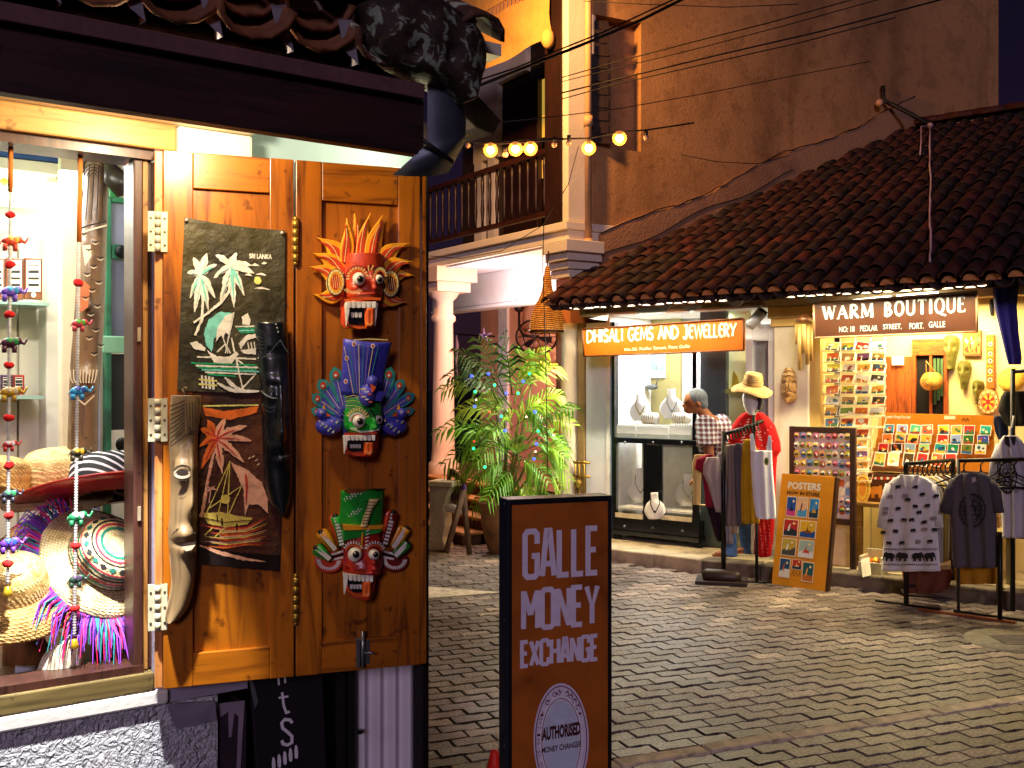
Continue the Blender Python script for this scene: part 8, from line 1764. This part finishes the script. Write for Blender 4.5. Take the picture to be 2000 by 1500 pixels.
def strm():
    m, nt, bs = _new('striped_weave'); tc = nt.nodes.new('ShaderNodeTexCoord'); w = nt.nodes.new('ShaderNodeTexWave'); w.bands_direction = 'DIAGONAL'
    w.inputs['Scale'].default_value = 22; w.inputs['Distortion'].default_value = .6; nt.links.new(tc.outputs['Object'], w.inputs[0])
    r = _ramp(nt, w.outputs['Fac'], [(0, hx('#10121c')), (.72, hx('#181c28')), (.80, hx('#e8e8ee')), (1, hx('#f0f0f4'))]); nt.links.new(r.outputs[0], bs.inputs['Base Color']); bs.inputs['Roughness'].default_value = .7; return m
hat('striped_hat', 'black and white striped hat with a wide upturned red brim', L, 212, 966, .31, 74, 80, 168, -10, (-16, 0, 0), strm(), mat('#b01c1c', .35, var=.15, scale=20, bump=.3, bscale=90, coat=.3), 0, None, band(mat('#14161e', .6), 0, .12), flare=-3)
def fringe(cols, a0, a1, n, ln, seed):
    def f(T, M, cr, ch, br, drop):
        rr = random.Random(seed); b = MB(); inv = M.to_3x3().inverted() @ Vector((0, 0, -1))
        for k in range(n):
            a = R_(rr.uniform(a0, a1)); d = Vector((math.cos(a), math.sin(a), rr.uniform(-.35, .35))); p0 = Vector((br*.98*math.cos(a), br*.98*math.sin(a), -drop)); l = ln*rr.uniform(.5, 1.15)
            p1 = p0 + d*l*.5 + Vector((rr.uniform(-.3, .3), rr.uniform(-.3, .3), 0))*l*.4; p2 = p1 + d*l*.25 + inv*l*.45 + Vector((rr.uniform(-.3, .3), rr.uniform(-.3, .3), 0))*l*.3
            b.use(flat(rr.choice(cols), .6)); b.T = M; b.tube([p0, p1, p2], [.0022, .002, .0008], 4)
        b.T = None; o = part(T, 'raffia_fringe', b, fix=False); o['kind'] = 'stuff'
    return f
hat('fringed_hat', 'woven hat banded in red, green and black with a bright raffia fringe', L, 208, 1088, .18, 74, 52, 124, 20, (52, 14, 0), s3, s3, 5, None, banded(['#7a34b0', '#f0307a', '#9a44d8', '#e01c54', '#2a8a8a', '#5a34a8'], 110, 335, 420, .095, 4))
hat('fringed_hat', 'small straw hat with a pink raffia fringe beside the banded one', L, 66, 1076, .30, 52, 50, 84, 6, (28, -12, 0), s2, s1, 4, None, fringe(['#e03a7a', '#d82a5a', '#7a3ab0', '#e87aa0'], -70, 80, 150, .09, 9))
hat('sun_hat', 'big round straw sun hat at the bottom left of the heap', L, 24, 1150, .16, 66, 60, 112, 46, (24, -8, 0), s2, straw('#d0a860', '#7d5a2a', 45), 3, None, None)
T = thing('woven_pouch', 'pale plaited palm-leaf pouch standing on the window deck', 'pouch', L, lq(112, 1352, .16))
def plait():
    m, nt, bs = _new('plaited_leaf'); tc = nt.nodes.new('ShaderNodeTexCoord'); mp_ = nt.nodes.new('ShaderNodeMapping'); mp_.inputs['Rotation'].default_value = (0, .75, 0); mp_.inputs['Scale'].default_value = (1, .3, 1); nt.links.new(tc.outputs['Object'], mp_.inputs[0])
    ck = nt.nodes.new('ShaderNodeTexChecker'); ck.inputs['Scale'].default_value = 85; nt.links.new(mp_.outputs[0], ck.inputs[0]); n = _noise(nt, 60, 4)
    r = _ramp(nt, n.outputs[0], [(.3, hx('#d4c89e')), (.6, hx('#f6f0d8'))]); nt.links.new(r.outputs[0], bs.inputs['Base Color']); bs.inputs['Roughness'].default_value = .7; _bump(nt, bs, ck.outputs['Fac'], .9, .006); return m
b = mb(plait()); relief(b, L, [(1236, 148, 162), (1250, 120, 166), (1275, 88, 164), (1310, 72, 158), (1340, 66, 148), (1352, 70, 140)], .115, .04, [], 16, 26, back=.02); part(T, 'body', b)
b = mb(flat('#e0d8b4')); b.tube([lq(152, 1240, .13), lq(158, 1215, .13), lq(166, 1235, .15)], .006, 6); part(T, 'handle', b)
lg = wood('#9a6a38', '#5a3818', (5, 5, 1.4), .55, .1, bump=.5)
for (p0, p1, t0, yy, lab) in ((14, 112, 1222, .30, 'pale split log stool under the sun hat'), (190, 256, 1220, .26, 'brown log stool under the fringed hat')):
    b = mb(lg); x0, x1 = L.x(p0, yy), L.x(p1, yy); cx_ = (x0 + x1)/2; r_ = (x1 - x0)/2; zt = L.z(p0, t0, yy); b.tube([(cx_, yy + r_, .9), (cx_ - .01, yy + r_, (zt + .9)/2), (cx_, yy + r_, zt)], [r_*1.05, r_*.85, r_], 18)
    solo('log_stool', lab, 'stool', L, b)
b = mb(lg); b.tube([lq(150, 1190, .3), lq(190, 1205, .3), lq(240, 1190, .3)], [.03, .04, .035], 10)
solo('driftwood', 'bent piece of brown driftwood below the fringed hat', 'driftwood', L, b)
b = mb(mat('#d8dae6', .7)); relief(b, L, [(1300, 30, 70), (1320, 28, 74), (1350, 26, 72)], .22, .03, [], 8, 8); solo('white_bundle', 'pale cloth bundle on the deck in front of the log stool', 'bundle', L, b)

# ================================================================ palm in the porch corner
PM = frame_at(1000, 9.72, 0)
T = thing('potted_palm', 'bushy areca palm in a clay pot on the corner, hung with fairy lights', 'palm', PM, (-.10, 0, 0))
pq = lambda px, py, y=0: (PM.x(px, y), y, PM.z(px, py, y))
b = mb(mat('#b58a5c', .7, var=.3, scale=6, bump=.4, dirt='#6a4a2c')); b.lathe([(.13, 0), (.17, .12), (.205, .28), (.215, .42), (.235, .47), (.225, .49), (.20, .48), (.19, .44), (.0, .43)], (PM.x(982), 0, 0), 28); part(T, 'pot', b)
rr = random.Random(21); lm = [mat(c, .42, var=.25, scale=20, bump=.1, spec=.5) for c in ('#4f8a1e', '#6fae28', '#92c430', '#2f5a18', '#aacb40')]
heads = [(1000, 948), (1010, 930), (980, 940), (1030, 935), (1018, 890), (990, 870), (1040, 880), (985, 800), (1020, 770), (965, 760), (1040, 740)]
b = mb(mat('#7a8a3a', .5, var=.3)); 
for hx_, hy in heads: b.tube([pq(985 + (hx_ - 1000)*.15, 975), pq(995 + (hx_ - 1000)*.5, (hy + 990)/2, .05), pq(hx_, hy)], [.014, .012, .008], 7)
part(T, 'stem', b)
# frond tips read off the photo: start head, tip, bow
FRD = [((1020, 880), (1098, 905), 30), ((1005, 860), (950, 850), 20), ((1010, 900), (1070, 940), 20), ((1000, 890), (930, 895), 26), ((1015, 820), (1060, 815), 22), ((1000, 840), (985, 800), 14), ((1025, 900), (1045, 955), 14), ((1000, 920), (965, 960), 14), ((1000, 900), (862, 840), 40), ((990, 880), (870, 905), 30), ((985, 920), (895, 965), 25), ((1000, 940), (925, 990), 20), ((1020, 935), (985, 1005), 15), ((1030, 930), (1060, 985), 20), ((1040, 920), (1095, 955), 25), ((1030, 890), (1112, 935), 30), ((1030, 870), (1115, 830), 35), ((1030, 860), (1118, 800), 25), ((1020, 830), (1090, 770), 20), ((1000, 800), (880, 735), 35), ((985, 790), (868, 760), 30), ((990, 780), (895, 690), 25), ((985, 770), (935, 665), 14), ((1000, 770), (985, 660), 10), ((1015, 770), (1062, 690), 20), ((1020, 775), (1085, 715), 22), ((1005, 790), (1020, 690), 8), ((1000, 830), (900, 800), 25), ((995, 850), (905, 860), 30), ((1040, 900), (1100, 890), 25), ((1010, 920), (950, 975), 18), ((1020, 940), (1040, 1005), 12), ((1005, 850), (1050, 790), 20), ((990, 820), (940, 780), 20), ((1000, 910), (935, 930), 22), ((1050, 930), (1075, 1000), 14), ((1010, 860), (1080, 850), 24), ((1000, 870), (960, 840), 14), ((1015, 905), (1000, 860), 10), ((980, 905), (890, 930), 26), ((1030, 945), (1020, 1000), 8), ((1005, 760), (1050, 720), 12), ((975, 790), (915, 720), 18), ((1040, 860), (1105, 870), 22)]
for k, (c, tp, bow) in enumerate(FRD):
    y0, y1 = rr.uniform(-.1, .1), rr.uniform(-.38, .25); b = mb(lm[(3 if tp[1] < 760 and tp[0] < 990 else rr.choice((0, 1, 1, 2, 4)))]);
    P0, P2 = Vector(pq(*c, y0)), Vector(pq(*tp, y1)); P1 = (P0 + P2)/2 + Vector((0, 0, bow*PM.u(1000)*1.6)); curve = []; n = 12
    for i in range(n + 1): t = i/n; curve.append(P0*(1-t)**2 + P1*2*t*(1-t) + P2*t*t)
    b.tube(curve, [.006*(1 - i/n) + .0015 for i in range(n + 1)], 5)
    for i in range(3, n + 1):
        t = i/n; tg = (curve[min(i + 1, n)] - curve[i - 1]).normalized(); sd = tg.cross(Vector((rr.uniform(-.2, .2), -.55, .85))).normalized(); ln = .235*(1 - abs(t - .5)*1.1)*rr.uniform(.8, 1.15) + .03
        for s in (-1, 1):
            d = (sd*s*.8 + tg*.75 + Vector((0, 0, rr.uniform(-.35, .05)))).normalized(); p = curve[i]; w_ = tg*.0165 + Vector((0, .003, 0)); m_ = p + d*ln*.5 + Vector((0, 0, .012)); e = p + d*ln + Vector((0, 0, -.03 - ln*.18))
            b.add([p - w_*.4, m_ - w_, e, m_ + w_, p + w_*.4, m_ + Vector((0, 0, .007))], [(0, 1, 5), (1, 2, 5), (2, 3, 5), (3, 4, 5), (4, 0, 5)])
    part(T, 'frond', b, fix=False)
T = thing('fairy_lights', 'string of small blue and green fairy lights wound through the palm', 'fairy lights', PM, pq(985, 960, -.3))
fb = [(921, 734, 'b'), (954, 730, 'b'), (1022, 745, 'b'), (989, 768, 'b'), (927, 794, 'b'), (1045, 804, 'b'), (1048, 867, 'b'), (987, 841, 'b'), (1043, 896, 'b'), (1034, 730, 'g'), (966, 752, 'g'), (928, 765, 'g'), (979, 813, 'g'), (1051, 842, 'g'), (925, 876, 'g'), (947, 912, 'g'), (930, 781, 'w'), (956, 805, 'r'), (1081, 850, 'w'), (1046, 882, 'w'), (926, 862, 'r'), (1028, 814, 'w'), (1012, 768, 'g')]
cl = {'b': glow('#2a3cff', 7), 'g': glow('#20f080', 5), 'w': glow('#ffd0b0', 5), 'r': glow('#ff3020', 3)}
for px, py, c in fb:
    b = mb(cl[c]); b.ell(pq(px, py, -.30), .0125 if c in 'bg' else .008, 10, 8); part(T, 'bulb', b)
b = mb(mat('#14301c', .6)); o_ = sorted(fb, key=lambda p: (p[1]//45, p[0]*(1 if (p[1]//45) % 2 else -1))); b.tube([pq(p[0], p[1] + 3, -.285) for p in o_], .003, 4); part(T, 'wire', b)
# porch furnishings
WK = frame_at(1068, 10.22, 0)
T = thing('wicker_lamp', 'large lit gourd-shaped wicker lamp hanging from the porch corner', 'lamp', WK, (0.06, 0, WK.z(1068, 650)))
def wick():
    m, nt, bs = _new('wicker'); tc = nt.nodes.new('ShaderNodeTexCoord'); w1 = nt.nodes.new('ShaderNodeTexWave'); w1.bands_direction = 'Z'; w1.inputs['Scale'].default_value = 16; w1.inputs['Distortion'].default_value = 2.5
    nt.links.new(tc.outputs['Object'], w1.inputs[0]); n = _noise(nt, 38, 4, (1, 1, .25)); mu = nt.nodes.new('ShaderNodeMath'); mu.operation = 'MULTIPLY'; nt.links.new(w1.outputs['Fac'], mu.inputs[0]); nt.links.new(n.outputs[0], mu.inputs[1])
    r = _ramp(nt, mu.outputs[0], [(.1, hx('#6a3208')), (.3, hx('#c8741c')), (.6, hx('#f0b050'))]); nt.links.new(r.outputs[0], bs.inputs['Base Color']); nt.links.new(r.outputs[0], bs.inputs['Emission Color']); bs.inputs['Emission Strength'].default_value = .35
    bs.inputs['Roughness'].default_value = .7; _bump(nt, bs, mu.outputs[0], 1.0, .012); return m
u = WK.u(1068); b = mb(wick()); prof = [(3, 128), (5, 122), (8, 100), (10, 84), (15, 68), (24, 52), (31, 36), (34, 20), (35, 4), (34, 0)]
b.lathe([(r*u, z*u) for r, z in prof], (WK.x(1069), 0, WK.z(1068, 648)), 28); part(T, 'shade', b)
b = mb(mat('#3a1c0c', .6)); b.lathe([(35*u, 3*u), (36*u, 0), (34*u, -2*u)], (WK.x(1069), 0, WK.z(1068, 648)), 28); b.tube([(WK.x(1069), 0, WK.z(1068, 524)), (WK.x(1071), 0, WK.z(1068, 490))], .006, 6); part(T, 'rim', b)
FN = lambda px, py, y=1.2: (B.q(px, py, y)[0], y, B.q(px, py, y)[1])
T = thing('pedestal_fan', 'dark wall ornament like a spoked wheel fan under the porch', 'fan', B, FN(1045, 690))
ir = mat('#1c0d0a', .5, .3); b = mb(ir); c = FN(1048, 660); ru = B.u(1048, 1.2)/abs(math.cos(R_(57)))
cir = lambda px, py, rx_, rz_, n=24: [FN(px + rx_*math.cos(6.2832*k/n), py + rz_*math.sin(6.2832*k/n)) for k in range(n + 1)]
b.tube(cir(1048, 658, 40, 34), .014, 6); b.tube(cir(1048, 658, 26, 22), .007, 5); part(T, 'ring', b)
for k in range(10):
    b = mb(ir); a = 6.2832*k/10; b.tube([FN(1048, 658), FN(1048 + 39*math.cos(a), 658 + 33*math.sin(a))], .006, 5); part(T, 'spoke', b)
b = mb(ir); 
for a in (20, 140, 260): 
    P = [FN(1048 + r*math.cos(R_(a + d)), 658 + r*.85*math.sin(R_(a + d)), 1.19) for r, d in ((4, 0), (16, -25), (30, -18), (33, 8), (18, 14))]; b.add(P, [(0, 1, 2, 3, 4)])
part(T, 'blade', b)
b = mb(ir); b.tube([FN(1014, 598), FN(1014, 640), FN(1022, 655), FN(1046, 658)], .018, 8); b.ell(FN(1014, 600), .07, 10, 8); part(T, 'bracket', b)
T = thing('hanging_rod', 'dark rod carrying a lilac starfish and a hanging chain in the porch', 'ornament', B, FN(925, 700, 1.0))
b = mb(ir); b.tube([FN(889, 653, 1.0), FN(966, 657, 1.0)], .012, 6); part(T, 'rod', b)
b = mb(mat('#b090c8', .6)); 
for a in (-55, 20, 95, 165, 235): b.tube([FN(946, 656, .98), FN(946 + 15*math.cos(R_(a)), 656 - 16*math.sin(R_(a)), .98)], [.022, .006], 6)
part(T, 'starfish', b); b = mb(mat('#b8a0c0', .6)); b.tube([FN(891, 654, .98), FN(893, 675, .98), FN(891, 700, .98), FN(894, 740, .98)], [.01, .025, .018, .006], 6); part(T, 'chain', b)
PD = frame_at(860, 9.75, -20); pd = lambda px, py, y=0: PD.q(px, py, y)
T = thing('stone_pedestal', 'white carved stone pedestal at the foot of the porch column', 'pedestal', PD, (0, .1, 0)); st = stucco('#d8d4c4', '#a89c84', 16, .4, .02, 2, .35)
b = mb(st); b.box(PD.x(834), PD.x(886), -.04, .26, PD.z(860, 950), PD.z(860, 940)); part(T, 'slab', b, bevel=.008)
b = mb(st); b.prism(pxl(PD, [(838, 951), (880, 951), (872, 970), (866, 990), (868, 1030), (864, 1050), (872, 1076), (836, 1076), (838, 1000)]), 0, .2); part(T, 'leg', b, bevel=.012)
TR = frame_at(895, 9.6, 0)
T = thing('wooden_trestle', 'weathered A-shaped wooden trestle beside the porch steps', 'trestle', TR, (0, 0, 0)); wd = wood('#8a7060', '#54402f', (9, 9, 1.4), .7, 0)
tq = lambda px, py, y=0: (TR.x(px, y), y, TR.z(px, py, y))
for P in ([(907, 955, 0), (871, 1080, -.05)], [(904, 958, .05), (917, 1082, .0)]): b = mb(wd); b.tube([tq(*p) for p in P], [.03, .026], 6); part(T, 'leg', b)
b = mb(mat('#5a3a8a', .6)); b.ell(tq(906, 955), (.03, .03, .05), 8, 6); part(T, 'purple_tie', b)
b = mb(mat('#3c1e12', .6, var=.4)); b.tube([tq(880, 918, .3), tq(908, 945, .3)], .03, 8); b.tube([tq(876, 950, .3), tq(908, 960, .3)], .025, 8); b.tube([tq(878, 915, .3), tq(874, 985, .3)], .02, 8); b.ell(tq(890, 966, .3), (.09, .08, .07), 12, 8)
solo('wooden_chair', 'dark wooden chair on the porch steps behind the trestle', 'chair', TR, b)
b = mb(mat('#e8e4ea', .7)); b.tube([tq(864, 990, .2), tq(884, 993, .2), tq(903, 1000, .2)], [.03, .045, .03], 10); solo('rolled_towel', 'white rolled towel lying on the porch step', 'towel', TR, b)

# ================================================================ festoon bulbs and cables over the street
FY = 7.0
w3 = lambda px, py, Y=FY: ((px - 1000)/2000*Y, Y, 1.6 - (py - 750)/2000*Y)
T = thing('festoon_lights', 'festoon string of warm round bulbs across the street, half of them lit', 'string lights', WORLD, w3(1080, 300))
b = mb(mat('#140c08', .6)); cab = [(880, 268), (913, 276), (958, 281), (1007, 279), (1036, 277), (1083, 273), (1111, 271), (1150, 270), (1210, 258), (1262, 254), (1356, 240)]; b.tube([w3(*p) for p in cab], .006, 6); b.tube([w3(860, 300), w3(950, 280), w3(1040, 272), w3(1100, 270)], .004, 5); part(T, 'cable', b)
def amber():  # see-through glowing shell that imitates the halo around a lit bulb
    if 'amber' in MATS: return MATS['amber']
    m, nt, bs = _new('amber_halo'); bs.inputs['Base Color'].default_value = (.9, .35, .06, 1); bs.inputs['Alpha'].default_value = .45; bs.inputs['Roughness'].default_value = .2
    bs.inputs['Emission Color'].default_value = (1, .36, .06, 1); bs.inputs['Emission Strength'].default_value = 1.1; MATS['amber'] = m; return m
sock = mat('#15100c', .5)
for k, (px, py, lit) in enumerate(((913, 284, 0), (958, 293, 1), (987, 302, 0), (1007, 291, 1), (1036, 290, 1), (1083, 283, 0), (1111, 279, 0), (1150, 289, 1), (1210, 270, 1), (1262, 269, 0))):
    b = mb(amber() if lit else mat('#c8a080', .15, var=.1, spec=.8)); r = .050 if lit else .02; b.ell(w3(px, py), r, 16, 12); o = part(T, 'bulb', b, label='amber glow shell around a lit bulb' if lit else 'unlit clear bulb')
    if lit: b = mb(glow('#ffd890', 40)); b.ell(w3(px, py), .026, 14, 10); part(T, 'lit_core', b, o)
    b = mb(sock); b.tube([w3(px, py - 15), w3(px, py - 5)], .013, 8); part(T, 'socket', b, o)
    if lit: lamp('POINT', 'festoon_bulb_light', (w3(px, py)[0], FY - .05, w3(px, py)[2] - .06), 3.2, (1.0, .45, .12), .03)
def cable(pts, r, label, Y0=6.5, Y1=6.5):
    n = len(pts); b = mb(mat('#0e0a0c', .6)); b.tube([w3(*p, Y0 + (Y1 - Y0)*i/(n - 1)) for i, p in enumerate(pts)], r, 6)
    return solo('overhead_cable', label, 'cable', WORLD, b, 'cables strung over the street')
cable([(938, 166), (1000, 142), (1075, 112), (1160, 78), (1250, 40), (1350, -10)], .011, 'thickest black cable rising past the corner pilaster', 6.2, 7.2)
cable([(930, 158), (1010, 132), (1090, 98), (1180, 62), (1330, -8)], .006, 'cable close beside the thickest one', 6.2, 7.2)
cable([(1095, 152), (1200, 122), (1330, 88), (1500, 45), (1680, -5)], .005, 'thin cable crossing the lit window niche highest', 9.6, 8)
cable([(1095, 160), (1200, 134), (1350, 98), (1540, 48), (1720, -2)], .004, 'second thin cable crossing the window niche', 9.6, 8)
cable([(1095, 182), (1200, 156), (1400, 108), (1600, 62), (1850, -4)], .007, 'dark cable crossing below the first two', 9.6, 8)
cable([(1095, 194), (1200, 165), (1400, 120), (1560, 84), (1750, 34)], .005, 'lower of the paired dark cables', 9.6, 8)
cable([(940, 242), (1080, 228), (1210, 212), (1380, 182), (1560, 146), (1700, 120)], .004, 'thin cable running to the dark end of the wall', 8, 10)
cable([(1140, 2), (1250, 8), (1420, 14), (1560, 8)], .004, 'thin sagging cable near the top edge', 9.6, 9)
cable([(1330, 302), (1400, 316), (1480, 320), (1540, 304)], .004, 'short sagging cable along the wall above the roof', 10.3, 10.7)
cable([(1088, 395), (1062, 440), (1060, 520), (1066, 700), (1070, 930)], .004, 'thin cord dropping from the balcony past the wicker lamp', 9.6, 9.3)
cable([(840, 500), (900, 505), (980, 490), (1060, 440), (1110, 360), (1130, 285)], .004, 'thin cord looping under the balcony edge', 9.7, 9.6)
# bracket with a dead light string above the roof
gpt = lambda px, py, y=-.05: (G.q(px, py, y)[0], y, G.q(px, py, y)[1])
T = thing('wall_bracket', 'dark angled wall bracket with a pale knob above the tiled roof', 'bracket', G, gpt(1760, 260))
b = mb(mat('#120a0c', .6)); b.tube([gpt(1724, 168), gpt(1726, 196), gpt(1770, 218, -.25), gpt(1816, 244, -.5)], .026, 8); part(T, 'arm', b)
b = mb(mat('#c89a80', .5)); b.ell(gpt(1718, 201, -.1), .045, 10, 8); part(T, 'knob', b); b = mb(mat('#a08890', .4)); b.ell(gpt(1817, 245, -.52), .035, 10, 8); part(T, 'end_ring', b)
T = thing('light_string', 'thin pale string of dead lights hanging down over the roof', 'string lights', G, gpt(1814, 512, -.5)); b = mb(mat('#d8b8cc', .5, var=.1)); rr = random.Random(4)
def on_roof(px, py, lift=.13):
    k, m = (px - 1000)/2000, (py - 750)/2000; rhs = 2.335 + .24 + lift - .48*(R.o[0]*R.ey[0] + R.o[1]*R.ey[1]); Y = (1.6 - rhs)/(m + .48*(k*R.ey[0] + R.ey[1]))
    p = Vector((k*Y, Y, 1.6 - m*Y)); d = Matrix.Rotation(R_(-G.deg), 3, 'Z') @ (p - Vector((G.o[0], G.o[1], 0))); return d
b.tube([gpt(1817, 246, -.5)] + [on_roof(1817 + rr.uniform(-1.5, 1.5), 275 + k*11.8) for k in range(21)], [rr.uniform(.005, .011) for _ in range(22)], 5); b.tube([gpt(1815, 246, -.55), gpt(1799, 247, -.55), on_roof(1799, 275), on_roof(1797, 302)], .006, 5); part(T, 'cord', b)
